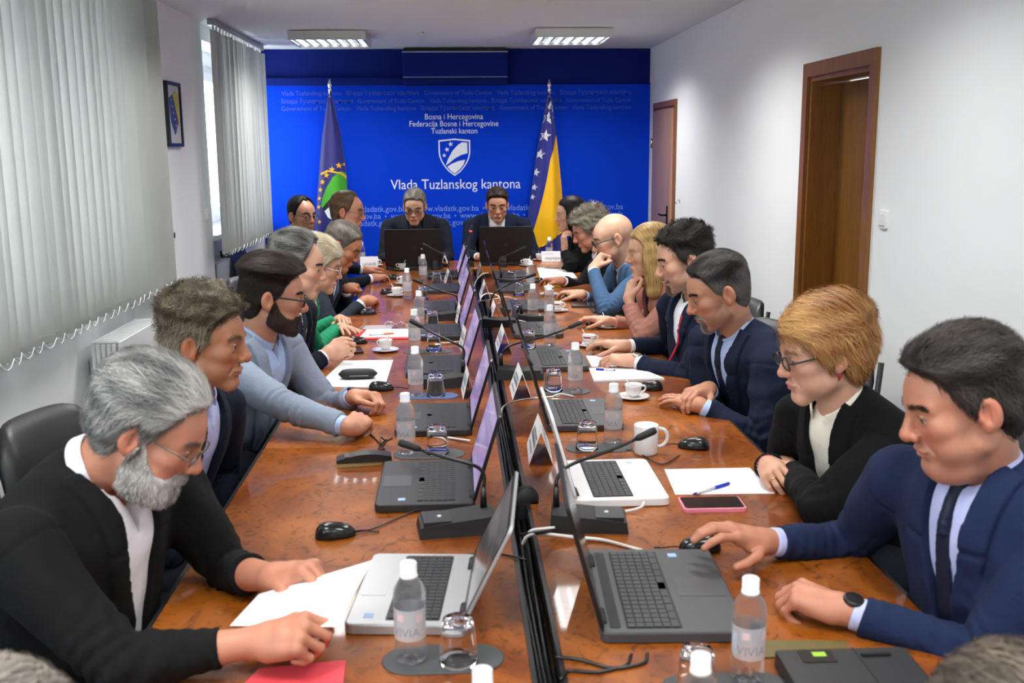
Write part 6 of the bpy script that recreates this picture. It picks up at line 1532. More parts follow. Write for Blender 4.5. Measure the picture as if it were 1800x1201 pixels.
        V, Q = polygonize(collar_fn, (-0.12, -0.12, -0.06), (0.12, 0.12, 0.07), 0.0026*max(1.0, side*0.9)); put('collar', toW(V@Fc.T+c0), Q, sm)
    if sp.get('tie') is not None:
        def tie_fn(q):
            d0 = torso_sdf(q, b, Lsp, 0.002+g0, 0, wd); z = q[:, 2]; w_ = 0.013+0.017*np.clip((Lsp-0.03-z)/0.4, 0, 1)
            bl = np.maximum(np.maximum(np.abs(d0-0.004)-0.0035, np.abs(q[:, 0])-w_), np.maximum(-q[:, 1], np.maximum(z-(Lsp-0.025), 0.06-z)))
            return bl
        V, Q = polygonize(tie_fn, (-0.05, 0.0, 0.04), (0.05, 0.24, Lsp+0.02), 0.0036*side); o = put('tie', toW(V), Q, sp['tie'])
        kc = neckT+np.array([0, 0.055*s, -0.012]); yq = np.array([[0, yy, Lsp-0.075] for yy in np.linspace(0.2, 0.02, 60)], F32); ys_ = float(yq[int(np.argmax(torso_sdf(yq, b, Lsp, 0.002+g0, 0, wd) < 0)), 1]); kb = np.array([0, ys_+0.003, Lsp-0.075])
        zz = np.linspace(kc[2]-0.014, Lsp-0.085, 5); ch_ = []
        for z_ in zz:
            yy = np.array([[0, v_, z_] for v_ in np.linspace(0.2, 0.0, 80)], F32); dd_ = np.minimum(torso_sdf(yy, b, Lsp, 0.002+g0, 0, wd), neckcap(yy, 0.0565*s)); ch_.append(np.array([0, float(yy[int(np.argmax(dd_ < 0)), 1])+0.003, z_]))
        def knot_fn(q):
            d = cap(q, kc+np.array([0, 0.004, 0.010]), ch_[0]+np.array([0, 0.004, -0.004]), 0.0185, 0.0125)
            for i_ in range(4): d = smin(d, cap(q, ch_[i_], ch_[i_+1], 0.0125+0.0006*i_), 0.004)
            return smax(d, -neckcap(q, 0.05), 0.002)
        pp_ = np.array(ch_+[kc]); V, Q = polygonize(knot_fn, pp_.min(0)-0.04, pp_.max(0)+0.04, 0.0035); put('tie_knot', toW(V), Q, sp['tie'])
    for fn_ in sp.get('extra', []): fn_(dict(t=t, loc=loc, R=R, s=s, hc=hc, arms=arms, toW=toW, toT=toT, Lsp=Lsp, put=put, b=b, H0=H0, T=T, N=N, jacket_fn=jacket_fn, side=side))
    # ---- eyes
    ev, ef, ec = [], [], []
    for sx in (1, -1):
        m = MB().sphere((0, 0, 0), 0.0143, 16, 12); v = np.array(m.v); gz = sp.get('gaze', -0.14)
        look = _n((sp.get('gaze_x', 0), 1, gz)); ang = np.arccos(np.clip(v@look/0.0143, -1, 1)); cc = np.where((ang < 0.28)[:, None], 0.01, np.where((ang < 0.64)[:, None], lin(sp.get('iris', (70, 50, 36))), lin((196, 186, 178))))
        ev.append(v+np.array([sx*0.0322, 0.0750, 0.002])); ec.append(cc); ef.append(m.f)
    for k, (v, fc, cc) in enumerate(zip(ev, ef, ec)):
        me = bpy.data.meshes.new('eye'); vw_ = (v*s)@R.T+hc-loc; me.from_pydata([tuple(q) for q in vw_], [], fc); me.polygons.foreach_set('use_smooth', [True]*len(fc)); me.update()
        a = me.color_attributes.new('Col', 'FLOAT_COLOR', 'POINT'); a.data.foreach_set('color', np.concatenate([cc, np.ones((len(cc), 1))], 1).astype(F32).ravel()); new_obj('eye', me, M_EYE, t)
    # ---- hair
    if H['line'] != 'bald':
        hf = hair_sdf_fn(H, fw); zlo = (H['bob']-0.03) if H.get('bob') else -0.12
        V, Q = polygonize(hf, (-0.14, -0.17, zlo), (0.14, 0.14, 0.185), 0.0040*side/s)
        n = int(H.get('n', 5200)*1.5/side**1.3); wid = H.get('wid', 0.0011)*side**0.8; cf = comb(H.get('comb', 'back'))
        topk = H.get('len', 0.045)
        SV, SQ, SC = strands(hf, V, Q, n, topk*1.15, wid, cf, rnd, H.get('lift', 0.12), 4, H.get('jit', 0.3), (lambda p_: p_[:, 2] > H.get('zs', -0.2)))
        mixn = lambda q: np.clip(0.5+1.3*sines(q.astype(F32)*np.array([1.3, 0.5, 1.0], F32), 95, H.get('seed', 1)+11, 4), 0, 1)
        def hue(q, r_):
            m_ = mixn(q)*0.6+r_*0.4
            if H.get('grad') == 'sides': m_ = np.clip(m_+0.8*sstep(0.06, 0.0, q[:, 2])-0.25, 0, 1)
            if H.get('grad') == 'top': m_ = np.clip(m_*0.7+0.7*sstep(0.03, 0.10, q[:, 2])*sstep(-0.02, 0.07, q[:, 1]), 0, 1)
            return hcol[None]*(1-m_[:, None])+hcol2[None]*m_[:, None]
        C1 = hue(V, 0.5+0*V[:, 0])*0.72; C2 = hue(SV, SC)*(0.75+0.5*SC[:, None])
        VV = np.concatenate([V, SV]); QQ = np.concatenate([Q, SQ+len(V)]); CC = np.concatenate([C1, C2])
        put('hair', (VV*s)@R.T+hc, QQ, M_HAIR, CC)
    # ---- beard
    if sp.get('beard'):
        B = sp['beard']; c1, c2 = lin(B['col']), lin(B.get('col2', B['col']))
        Ph = dict(P); Ph['neck'] = None
        def beard_fn(q):
            X_ = np.abs(q[:, 0]); ph = np.arctan2(X_, q[:, 1])
            lz = np.interp(ph, np.radians([0, 22, 34, 50, 66, 78, 88, 100, 180]), np.array([-.047, -.049, -.056, -.052, -.030, .0, -.012, -.06, -.09])+B.get('dz', 0)).astype(F32)
            th = B['t']*(0.45+0.55*sstep(-0.05, -0.10, q[:, 2]))+0.0012*sines(q, 260, 31, 4)
            d = smax(head_sdf(q, Ph)-th, (q[:, 2]-lz)*0.8, 0.004)
            d = smax(d, (-0.118-B['t']-q[:, 2]), 0.006); d = smax(d, -(q[:, 1]+0.012), 0.006)
            d = smax(d, -ell(q, (0, 0.10, -0.0675), (0.022, 0.03, 0.0088)), 0.002)
            if B.get('goatee'): d = smax(d, (X_-0.034), 0.006)
            return d
        V, Q = polygonize(beard_fn, (-0.1, -0.04, -0.15), (0.1, 0.14, 0.04), 0.0034*side)
        SV, SQ, SC = strands(beard_fn, V, Q, int(B.get('n', 3000)/side), B.get('len', 0.013), 0.0009*side**0.7, comb('beard'), rnd, 0.5, 3, 0.35)
        m1 = np.clip(0.5+0.8*sines(V.astype(F32), 80, 17, 4), 0, 1)[:, None]; m2 = np.clip(0.5+0.8*sines(SV.astype(F32), 80, 17, 4), 0, 1)[:, None]*0.6+SC[:, None]*0.4
        CC = np.concatenate([(c1*(1-m1)+c2*m1)*0.8, (c1*(1-m2)+c2*m2)*(0.75+0.4*SC[:, None])])
        put('beard', (np.concatenate([V, SV])*s)@R.T+hc, np.concatenate([Q, SQ+len(V)]), M_HAIR, CC)
    # ---- spectacles
    if sp.get('glasses'):
        g = bpy.data.objects.new('glasses', None); LINK(g); g.parent = t; g.empty_display_size = 0.03
        M4 = Matrix([[*(R[i]*s), hc[i]-loc[i]] for i in range(3)]+[[0, 0, 0, 1]]); g.matrix_basis = M4 @ Matrix.Translation((0, 0.1015, 0.0005)) @ Matrix.Rotation(-0.08, 4, 'X')
        spectacles(g, sp['glasses'], M_LENS, temple=0.118, th=1.6 if sp['glasses'] is M_FRAMEBK and side < 1.5 else 1.0)
    PEOPLE.append((t, H0, f))
    return t
# ------------------------------------------------------------------ the people of the meeting
C_BLK = cloth_mat('jacket_black', (13, 13, 14)); C_NAVY = cloth_mat('jacket_navy', (21, 29, 50)); C_NAVY2 = cloth_mat('jacket_navy_dark', (19, 24, 38)); C_NAVYB = cloth_mat('jacket_blue_navy', (23, 35, 66))
C_PALE = cloth_mat('blazer_pale_grey_blue', (132, 143, 160)); C_GREEN = cloth_mat('jacket_green', (36, 140, 100)); C_DKSUIT = cloth_mat('suit_charcoal', (36, 42, 54)); C_CHAR = cloth_mat('suit_dark_slate', (28, 32, 42))
C_MIDBLUE = cloth_mat('jacket_mid_blue', (60, 88, 120)); C_PINK = cloth_mat('jacket_dusty_pink', (172, 120, 106)); C_BLKNIT = cloth_mat('cardigan_black', (12, 12, 13), 0.95, 500, 0.2)
S_WHITE = cloth_mat('shirt_white', (232, 234, 240), 0.7, 700, 0.02, 0.1); S_BLUE = cloth_mat('shirt_pale_blue', (176, 198, 238), 0.7, 700, 0.03, 0.1); S_LAV = cloth_mat('shirt_lavender', (186, 192, 232), 0.7, 700, 0.03, 0.1)
S_DARK = cloth_mat('shirt_dark', (34, 38, 50), 0.7); S_CREAM = cloth_mat('blouse_cream', (232, 228, 212), 0.6, 400, 0.03); S_BLACK = cloth_mat('top_black', (14, 14, 15), 0.8)
T_NAVY = cloth_mat('tie_navy', (26, 32, 54), 0.5); T_BLUE = cloth_mat('tie_steel', (92, 112, 146), 0.5); T_DARK = cloth_mat('tie_dark', (40, 44, 54), 0.5)
def watch(sd, strap, face, back=0.012):
    def f(c):
        A = c['arms'][sd]; F = A['F']; d = A['E']-A['W']; d /= np.linalg.norm(d); P0 = A['W']+d*back-c['loc']; up = F[:, 2]-d*np.dot(F[:, 2], d); up /= np.linalg.norm(up); sx = np.cross(d, up)
        g = MB(); ring = [Vector(P0+(sx*math.cos(k*PI/10)*0.0285+up*math.sin(k*PI/10)*0.0265)) for k in range(21)]
        vs = []; fs = []
        for k in range(20):
            a = k*PI/10; o = sx*math.cos(a)*0.0285+up*math.sin(a)*0.0262; i = o*1.07
            for q, w in ((o, -1), (o, 1), (i, 1), (i, -1)): vs.append(Vector(P0+q+d*w*0.010))
        for k in range(20):
            n = (k+1) % 20
            for j in range(4): fs.append((4*k+j, 4*n+j, 4*n+(j+1) % 4, 4*k+(j+1) % 4))
        o = g.add(vs, fs, True).build('watch', strap, c['t'])
        M = Matrix([[sx[i], d[i], up[i], P0[i]+up[i]*0.026] for i in range(3)]+[[0, 0, 0, 1]])
        MB().lathe([(0.021, 0), (0.022, 0.004), (0.020, 0.009), (0.018, 0.0095)], 24, M=M).build('watch_case', M_BLACK if face is None else face, o)
    return f
def bracelet(sd):
    def f(c):
        A = c['arms'][sd]; F = A['F']; d = A['E']-A['W']; d /= np.linalg.norm(d); up = F[:, 2]-d*np.dot(F[:, 2], d); up /= np.linalg.norm(up); sx = np.cross(d, up)
        for off, m, r, n in ((0.012, mat('bead_red', srgb(150, 20, 30), 0.4), 0.0035, 26), (0.022, mat('bead_white', (0.7, 0.7, 0.68), 0.3), 0.005, 20)):
            P0 = A['W']+d*off-c['loc']; g = MB()
            for k in range(n): a = 2*PI*k/n; g.sphere(tuple(P0+sx*math.cos(a)*0.0295+up*math.sin(a)*0.028), r, 8, 6)
            g.build('bead_bracelet', m, c['t'])['kind'] = 'stuff'
    return f
def on_front(x, zf, off=0.022):
    """a point on the chest of the jacket: x across, zf the height as a fraction of the spine"""
    def g(c):
        q = np.array([[x, yy, zf*c['Lsp']] for yy in np.linspace(0.22, 0.02, 60)], F32); d = c['jacket_fn'](q); k = int(np.argmax(d < 0)); return c['toW'](q[k].astype(float))-c['loc']
    return g
def pin(x, zf, m=None):
    def f(c): MB().sphere(tuple(on_front(x, zf)(c)), 0.0065, 10, 8, (1, 1, 1.3)).build('lapel_pin', m or M_WHITE, c['t'])
    return f
def piping(m, xs):
    def f(c):
        for x0, x1 in xs:
            pts = []
            for k in range(12):
                zf = 0.10+0.80*k/11; x = x0 if zf < 0.5 else x0+(x1-x0)*(zf-0.5)/0.4
                pts.append(on_front(x-0.008, zf)(c))
            pts = np.array(pts); pts[1:-1] = (pts[:-2]+pts[1:-1]*2+pts[2:])/4
            MB().tube([Vector(p) for p in pts], 0.0065, 6).build('red_piping', m, c['t'])
    return f
def earrings(m):
    def f(c):
        for sx in (1, -1):
            p = c['hc']+c['R']@(np.array([sx*0.080, -0.006, -0.045])*c['s'])-c['loc']; MB().sphere(tuple(p), 0.006, 10, 8).sphere(tuple(p-np.array([0, 0, 0.009])), 0.004, 8, 6).build('earring', m, c['t'])
    return f
def ring(sd):
    def f(c):
        A = c['arms'][sd]; ch, th = hand_chains(A['pose']); p0, p1 = np.array(ch[2][0][0]), np.array(ch[2][0][1]); m = p0*0.55+p1*0.45; W = A['F']@m+A['W']-c['loc']; d = A['F']@_n(p1-p0); u_ = A['F'][:, 0]; v_ = np.cross(d, u_)
        MB().tube([Vector(W+(u_*math.cos(k*PI/8)+v_*math.sin(k*PI/8))*0.0098) for k in range(17)], 0.0014, 6).build('finger_ring', mat('gold', (0.8, 0.6, 0.25), 0.25, 1.0), c['t'])
    return f
def H(line, comb_, col, col2=None, **k): return dict(line=line, comb=comb_, col=col, col2=col2 or col, **k)
def Z_(u, v, z): return tuple(atz(u, v, z))
def Yp(u, v, y): return tuple(aty(u, v, y))
def hx_(u, v, x): return tuple(atx(u, v, x))
UP = (0, 0, 1)
SPECS = []
def P_(key, **k): k['key'] = key; k['seed'] = 11+len(SPECS)*3; SPECS.append(k)
P_('L1', label='man with grey swept hair, white beard and glasses reading a sheet in a black jacket', hc=hx_(266.0, 756.4, -0.63), face=-2, pitch=30, torso=-16, dn=(-.05,0,.045), s=1.05, skin='ruddy', build=1.24, wide=1.05, chair=.02, fine=1.0,
   hair=H('full', 'back', (72, 73, 76), (206, 204, 198), top=.024, side=.010, back=.008, clump=.005, cfreq=90, len=.065, n=7000, lift=.22, grad='top', dz=.014, z0=.0), beard=dict(t=.007, col=(120, 116, 110), col2=(226, 222, 216), n=4500, len=.012),
   headp=dict(cheek=.3, nose=1.12, fat=1), jacket=C_BLK, shirt=S_WHITE, top='jacket', vz=.10, vw=.064, glasses=M_FRAMEMT, brow=(110, 104, 98), collar=True, collar_gap=.3, open_collar=.10,
   R=dict(w=Z_(455, 1128, .815), k=Z_(535, 1112, .845), n=(-.15, -.55, .8), pose='pinch'), L=dict(w=Z_(480, 1016, .845), k=Z_(538, 1000, .875), n=(.1, .1, 1), pose='pinch'), cut=dict(R=.065, L=.13), cuff=dict(R=0, L=0), bare=.22, hand=1.1, eye_open=.55, gaze=-.4, lapel=.006)
P_('L2', label='man with tousled brown grey hair in a dark navy suit beside the bearded man', hc=hx_(360, 601.1, -0.72), face=-4, pitch=7, torso=-18, s=1.12, skin='tan', build=1.05, fine=1.0,
   hair=H('short', 'messy', (84, 72, 56), (150, 138, 118), top=.030, side=.007, clump=.004, curl=.004, len=.035, lift=.5, jit=.6, grad='sides', n=6500), jacket=C_NAVY2, shirt=S_LAV, vz=.25, open_collar=.07, collar_gap=.3, headp=dict(nose=1.1, jaw=1.02), flush=1.2, brow=(110, 92, 74), stubble=.12)
P_('L3', label='man with dark swept hair, beard and glasses in a pale grey blue blazer', hc=hx_(479, 522.6, -0.68), face=8, pitch=8, torso=-20, s=1.12, skin='mid', build=1.12, fine=1.0,
   hair=H('short', 'back', (24, 20, 19), (60, 50, 44), top=.032, side=.002, quiff=.010, z0=.05, skinfade=.6, clump=.003, cfreq=110, len=.05, n=6500, lift=.12), beard=dict(t=.006, col=(38, 28, 24), col2=(74, 56, 46), n=4500, len=.007, dz=-.004), scalp=.8,
   jacket=C_PALE, shirt=S_BLUE, vz=.20, vw=.075, glasses=M_FRAMEBK, open_collar=.06, collar_gap=.22, R=dict(w=Z_(613, 752, .80), k=Z_(655, 722, .815), n=(.05, -.55, .85), pose='clasp', pole=(-.2, -.8, -.6)), L=dict(w=Z_(622, 698, .80), k=Z_(664, 696, .815), n=(0, .35, .9), pose='clasp'), extra=[watch('L', M_BLACK, None)], hand=1.12)
P_('L4', label='man with slicked dark grey hair in a navy suit leaning over folded arms', hc=hx_(523, 467.8, -0.70), face=0, pitch=12, torso=-12, s=1.12, skin='fair', build=1.08, fine=1.2,
   hair=H('high', 'back', (34, 32, 31), (158, 156, 152), top=.026, side=.012, clump=.003, len=.055, n=5000, lift=.15), jacket=C_NAVY2, shirt=S_WHITE, tie=T_DARK, vz=.2, R=dict(w=Z_(574, 622, .81), k=Z_(598, 613, .83), n=(.3, -.7, .6), pose='clasp'), hand=1.1, headp=dict(jaw=1.04), flush=1.3)
P_('L5', label='woman with short pale blonde hair and glasses in a green jacket', hc=hx_(560.0, 468.6, -0.69), face=4, pitch=14, torso=0, s=1.06, skin='fair', build=.92, fine=1.3, bust=.8,
   hair=H('fringe', 'back', (196, 180, 140), (242, 234, 214), top=.030, side=.020, back=.012, len=.05, n=4000, lift=.2), jacket=C_GREEN, shirt=S_CREAM, vz=.45, collar=False, glasses=M_FRAMECL, headp=dict(nose=.9, jaw=.92), brow=(160, 130, 100), brow_w=.6, lips=(190, 96, 96), slim=.85, hand=.96,
   R=dict(w=Z_(598, 574, .79), k=Z_(624, 583, .79), n=UP, pose='flat'), L=dict(w=Z_(597, 560, .80), k=Z_(620, 567, .815), n=UP, pose='relax'), cuff=dict(R=0, L=0))
P_('L6', label='man with short grey hair bowed over his cup in a charcoal suit', hc=hx_(601, 432.3, -0.69), face=-4, pitch=32, torso=-14, s=1.14, skin='tan', build=1.1, fine=1.4,
   hair=H('short', 'forward', (78, 70, 64), (134, 126, 118), top=.012, side=.005, len=.02, n=5000), jacket=C_DKSUIT, shirt=S_WHITE, tie=T_BLUE, vz=.2, flush=1.4, R=dict(w=Z_(640, 530, .82), k=Z_(668, 519, .83), n=(0, -.5, .8), pose='relax'), L=dict(w=Z_(609, 508, .85), k=Z_(628, 496, .87), n=(0, -.2, .9), pose='clasp'), hand=1.15, headp=dict(fat=1))
P_('L8', label='man with receding brown hair and glasses, hand on a mouse, before the canton flag', hc=hx_(611, 372.5, -0.78), face=-8, pitch=8, torso=-12, s=1.14, skin='ruddy', build=1.1, fine=1.6,
   hair=H('high', 'back', (82, 62, 44), (122, 98, 72), top=.012, side=.009, len=.03, n=4000), jacket=C_NAVY2, shirt=S_WHITE, vz=.2, glasses=M_FRAMEMT, R=dict(w=Z_(656, 489, .79), k=Z_(684, 482, .797), n=UP, pose='mouse'), L=dict(w=Z_(640, 475, .79), k=Z_(657, 472, .79), n=UP, pose='flat'), hand=1.15, spine=.6)
P_('L7', label='smiling man with short black hair and glasses seated back by the far blind', hc=hx_(531, 379.6, -1.27), face=-44, pitch=4, torso=-10, s=1.24, skin='mid', build=1.05, fine=1.6,
   hair=H('high', 'back', (20, 18, 18), (44, 40, 38), top=.013, side=.003, len=.025, n=4000), jacket=C_DKSUIT, shirt=S_WHITE, vz=.25, glasses=M_FRAMEBK, stubble=.2)
P_('C1', label='man with short grey hair and glasses looking down behind the left head laptop', hc=Yp(729.0, 363.8, 9.02), face=266, pitch=20, torso=270, s=1.16, skin='fair', build=1.12, fine=1.7,
   hair=H('short', 'forward', (92, 84, 76), (156, 150, 142), top=.016, side=.007, len=.02, n=4000), jacket=C_CHAR, shirt=S_DARK, vz=.2, glasses=M_FRAMEBK, R=dict(w=(-.50, 8.80, .79), k=(-.42, 8.74, .79), n=UP, pose='flat'), L=dict(w=(-.20, 8.80, .79), k=(-.27, 8.74, .79), n=UP, pose='flat'), dn=(0,.02,.055), spine=.6, wide=1.1, roll=2)
P_('C2', label='young man with short dark hair in a white shirt speaking behind the right head laptop', hc=Yp(874.0, 361.6, 9.05), face=270, pitch=12, torso=270, s=1.14, skin='mid', build=1.1, fine=1.7,
   hair=H('short', 'back', (34, 26, 21), (70, 56, 46), top=.020, side=.005, quiff=.006, len=.025, n=4000), jacket=C_NAVY, shirt=S_WHITE, vz=.18, vw=.075, open_collar=.05, collar_gap=.25, R=dict(w=(.20, 8.84, .79), k=(.28, 8.78, .79), n=UP, pose='flat', e=(.10, 9.02, .80)), L=dict(w=(.58, 8.84, .79), k=(.50, 8.78, .79), n=UP, pose='flat'), dn=(0,.02,.055), spine=.6, wide=1.12, headp=dict(mouth=.002), stubble=.12)
P_('R8', label='woman with straight black hair resting her chin on her hand', hc=hx_(1003, 377.3, .93), face=181, pitch=6, torso=182, s=1.12, skin='fair', build=.9, fine=1.6, bust=.8,
   hair=H('full', 'down', (10, 9, 10), (30, 28, 30), top=.014, side=.012, bob=-.19, face=.078, sidey=-.03, len=.07, n=3500, dz=.004, lift=.03, jit=.08), jacket=C_BLKNIT, shirt=S_BLACK, vz=.5, collar=False, brow_w=.5, headp=dict(nose=.95, jaw=.9), lips=(170, 70, 74), slim=.85, nails=(120, 20, 40), cuff=dict(R=0, L=0),
   L=dict(w=Z_(986, 466, .785), k=Z_(963, 464, .79), n=UP, pose='flat'), R=dict(w=Yp(992, 437, 8.10), k=Yp(990, 414, 8.12), n=(-1, -.3, .1), pose='relax', e=Z_(1003, 468, .80)))
P_('R7', label='man with thick grey curls in a black jacket using a mouse', hc=hx_(1036, 405.6, .95), face=181, pitch=22, torso=180, s=1.14, skin='ruddy', build=1.02, fine=1.5,
   hair=H('full', 'messy', (104, 96, 82), (188, 180, 162), top=.032, side=.024, back=.012, curl=.009, clump=.004, len=.04, lift=.7, jit=.8, n=5000), jacket=C_BLK, shirt=S_WHITE, vz=.2, R=dict(w=Z_(988, 494, .795), k=Z_(962, 490, .80), n=UP, pose='mouse'), hand=1.1)
P_('R6', label='bald man with black glasses in a blue jacket, fist at his mouth', hc=hx_(1078, 419.4, .97), face=180, pitch=17, torso=192, s=1.20, skin='pale', build=1.08, fine=1.4,
   hair=H('bald', 'back', (150, 120, 96), fringe_shade=.35), jacket=C_MIDBLUE, shirt=S_BLUE, tie=T_DARK, vz=.2, glasses=M_FRAMEBK, stubble=.12, brow=(110, 84, 64), headp=dict(fw=1.02),
   R=dict(w=Z_(1024, 518, .795), k=Z_(1000, 513, .802), n=UP, pose='mouse'), L=dict(w=Yp(1042, 474, 6.15), k=Yp(1056, 449, 6.18), n=(-1, -.2, .35), pose='fist', e=Z_(1066, 545, .80)), hand=1.15)
P_('R5', label='woman with long straight blonde hair in a dusty pink jacket, hand at her chin', hc=hx_(1143, 444.1, .98), face=177, pitch=6, torso=190, s=1.10, skin='fair', build=.95, fine=1.25, bust=.9,
   hair=H('fringe', 'down', (150, 112, 62), (226, 192, 128), top=.018, side=.016, bob=-.20, face=.060, len=.075, n=5500, dz=.02, lift=.03, jit=.08, clump=.001), jacket=C_PINK, shirt=S_BLACK, vz=.3, vw=.05, collar=False, brow_w=.5, headp=dict(nose=.92, jaw=.9), lips=(186, 104, 100), slim=.88, brow=(140, 106, 70), cuff=dict(R=0, L=0),
   R=dict(w=Z_(1070, 564, .795), k=Z_(1041, 559, .805), n=UP, pose='mouse'), L=dict(w=Yp(1104, 526, 5.05), k=Yp(1110, 495, 5.08), n=(-1, -.3, .15), pose='clasp', e=Z_(1130, 592, .80)), extra=[pin(-.035, .62)])
P_('R4', label='man with spiky black hair in a navy jacket with red piping', hc=hx_(1203, 457.5, .99), face=179, pitch=14, torso=196, s=1.16, skin='fair', build=1.1, fine=1.15,
   hair=H('short', 'messy', (18, 17, 17), (62, 58, 56), top=.022, side=.004, clump=.005, cfreq=130, len=.030, lift=.6, jit=.4, n=6500), beard=dict(t=.0006, col=(92, 70, 62), col2=(140, 108, 94), n=1500, len=.003, goatee=1), stubble=.35, jacket=C_NAVY, shirt=S_WHITE, top='jacket', vz=.55, collar=True,
   R=dict(w=Z_(1100, 609, .795), k=Z_(1068, 603, .805), n=UP, pose='mouse'), L=dict(w=Z_(1114, 634, .79), k=Z_(1078, 630, .797), n=(0, -.1, 1), pose='relax'), extra=[piping(mat('piping_red', srgb(168, 22, 52), 0.6), [(-.012, -.05)]), watch('L', M_CHROME, M_CHROME)], hand=1.1)
P_('R3', label='man with greying temples and goatee in a navy suit and tie', hc=hx_(1263, 513.5, .98), face=180, pitch=20, torso=200, s=1.14, skin='mid', build=1.12, fine=1.0,
   hair=H('short', 'forward', (30, 27, 26), (104, 100, 98), top=.014, side=.003, len=.022, grad='sides', skinfade=.5, n=7000, quiff=.004), beard=dict(t=.0010, col=(96, 86, 80), col2=(186, 178, 170), n=1800, len=.004, goatee=1), stubble=.32, jacket=C_NAVY, shirt=S_BLUE, tie=T_NAVY, vz=.22, vw=.065,
   L=dict(w=Z_(1230, 712, .785), k=Z_(1193, 701, .788), n=UP, pose='flat'), R=dict(w=Z_(1247, 684, .82), k=Z_(1212, 690, .822), n=(-.1, 0, 1), pose='relax'), extra=[pin(.085, .66)], hand=1.08)
P_('R2', label='woman with short ginger blonde hair and glasses in a black cardigan over a cream blouse', hc=hx_(1445.0, 620.2, 1.0), face=181, pitch=12, torso=200, s=1.10, skin='fair', build=1.02, chair=.03, fine=1.0, bust=1.0,
   hair=H('fringe', 'left', (140, 80, 36), (226, 178, 116), top=.023, side=.014, back=.010, clump=.007, cfreq=70, fade=.4, len=.075, n=9000, grad='top', lift=.25, jit=.2, dz=.006), jacket=C_BLKNIT, shirt=S_CREAM, top='open', vz=.02, vw=.055, gap=.028, collar=True, collar_gap=.35, collar_open=.006, glasses=M_FRAMEBK, headp=dict(nose=.95, jaw=.96, cheek=.3), lips=(176, 92, 88), brow=(150, 110, 76), brow_w=.6, slim=.88,
   R=dict(w=Z_(1349, 816, .80), k=Z_(1374, 852, .80), n=(-.55, .1, .8), pose='relax'), L=dict(w=Z_(1392, 826, .785), k=Z_(1362, 800, .79), n=UP, pose='relax', e=Z_(1440, 892, .80)), extra=[bracelet('R'), ring('R'), earrings(M_RED)], cuff=dict(R=0, L=0))
P_('R1', label='man with thick dark hair in a navy suit nearest on the door side', hc=hx_(1692, 709.1, 1.0), face=176, pitch=17, torso=202, s=1.10, skin='ruddy', build=1.14, fine=1.0,
   hair=H('short', 'back', (28, 25, 24), (74, 68, 64), top=.022, side=.008, quiff=.006, clump=.004, cfreq=120, len=.035, n=8000, lift=.3, jit=.4), stubble=.16, jacket=C_NAVYB, shirt=S_LAV, tie=T_NAVY, vz=.2, vw=.056, headp=dict(fat=1, nose=1.12, cheek=.4, jaw=1.05),
   R=dict(w=Z_(1346, 953, .802), k=Z_(1298, 938, .832), n=(-.1, -.15, 1), pose='mouse'), L=dict(w=Z_(1484, 1072, .79), k=Z_(1432, 1052, .80), n=(-.1, -.1, 1), pose='clasp'), extra=[watch('L', M_BLACK, None)], hand=1.12, eye_open=.7)
_p = atz(1850, 1215, 1.15)
P_('B2', label='blurred dark brown head of a person seated at the near right corner', hc=(_p.x, _p.y+.05, _p.z-.13), face=100, pitch=15, torso=95, s=1.05, skin='mid', fine=1.8, hair=H('full', 'back', (70, 60, 52), (110, 98, 86), top=.02, side=.012, n=3000), jacket=C_CHAR, collar=False, has_shirt=False, top='none')
_p = atz(-75, 1250, 1.15)
P_('B1', label='blurred grey haired head of a person seated at the near left corner', hc=(_p.x, _p.y+.05, _p.z-.13), face=80, pitch=15, torso=85, s=1.05, skin='mid', fine=1.8, hair=H('full', 'back', (120, 112, 104), (170, 160, 150), top=.02, side=.012, n=3000), jacket=C_CHAR, collar=False, has_shirt=False, top='none')
for k in SPECS:
    if k['key'] in ('B1', 'B2'): k['top'] = 'jacket'; k['vz'] = .5
    if ONLY is None or k['key'] in ONLY:
        hp = k.setdefault('headp', {}); hp['eye_open'] = k.get('eye_open', .72)
        person(k)
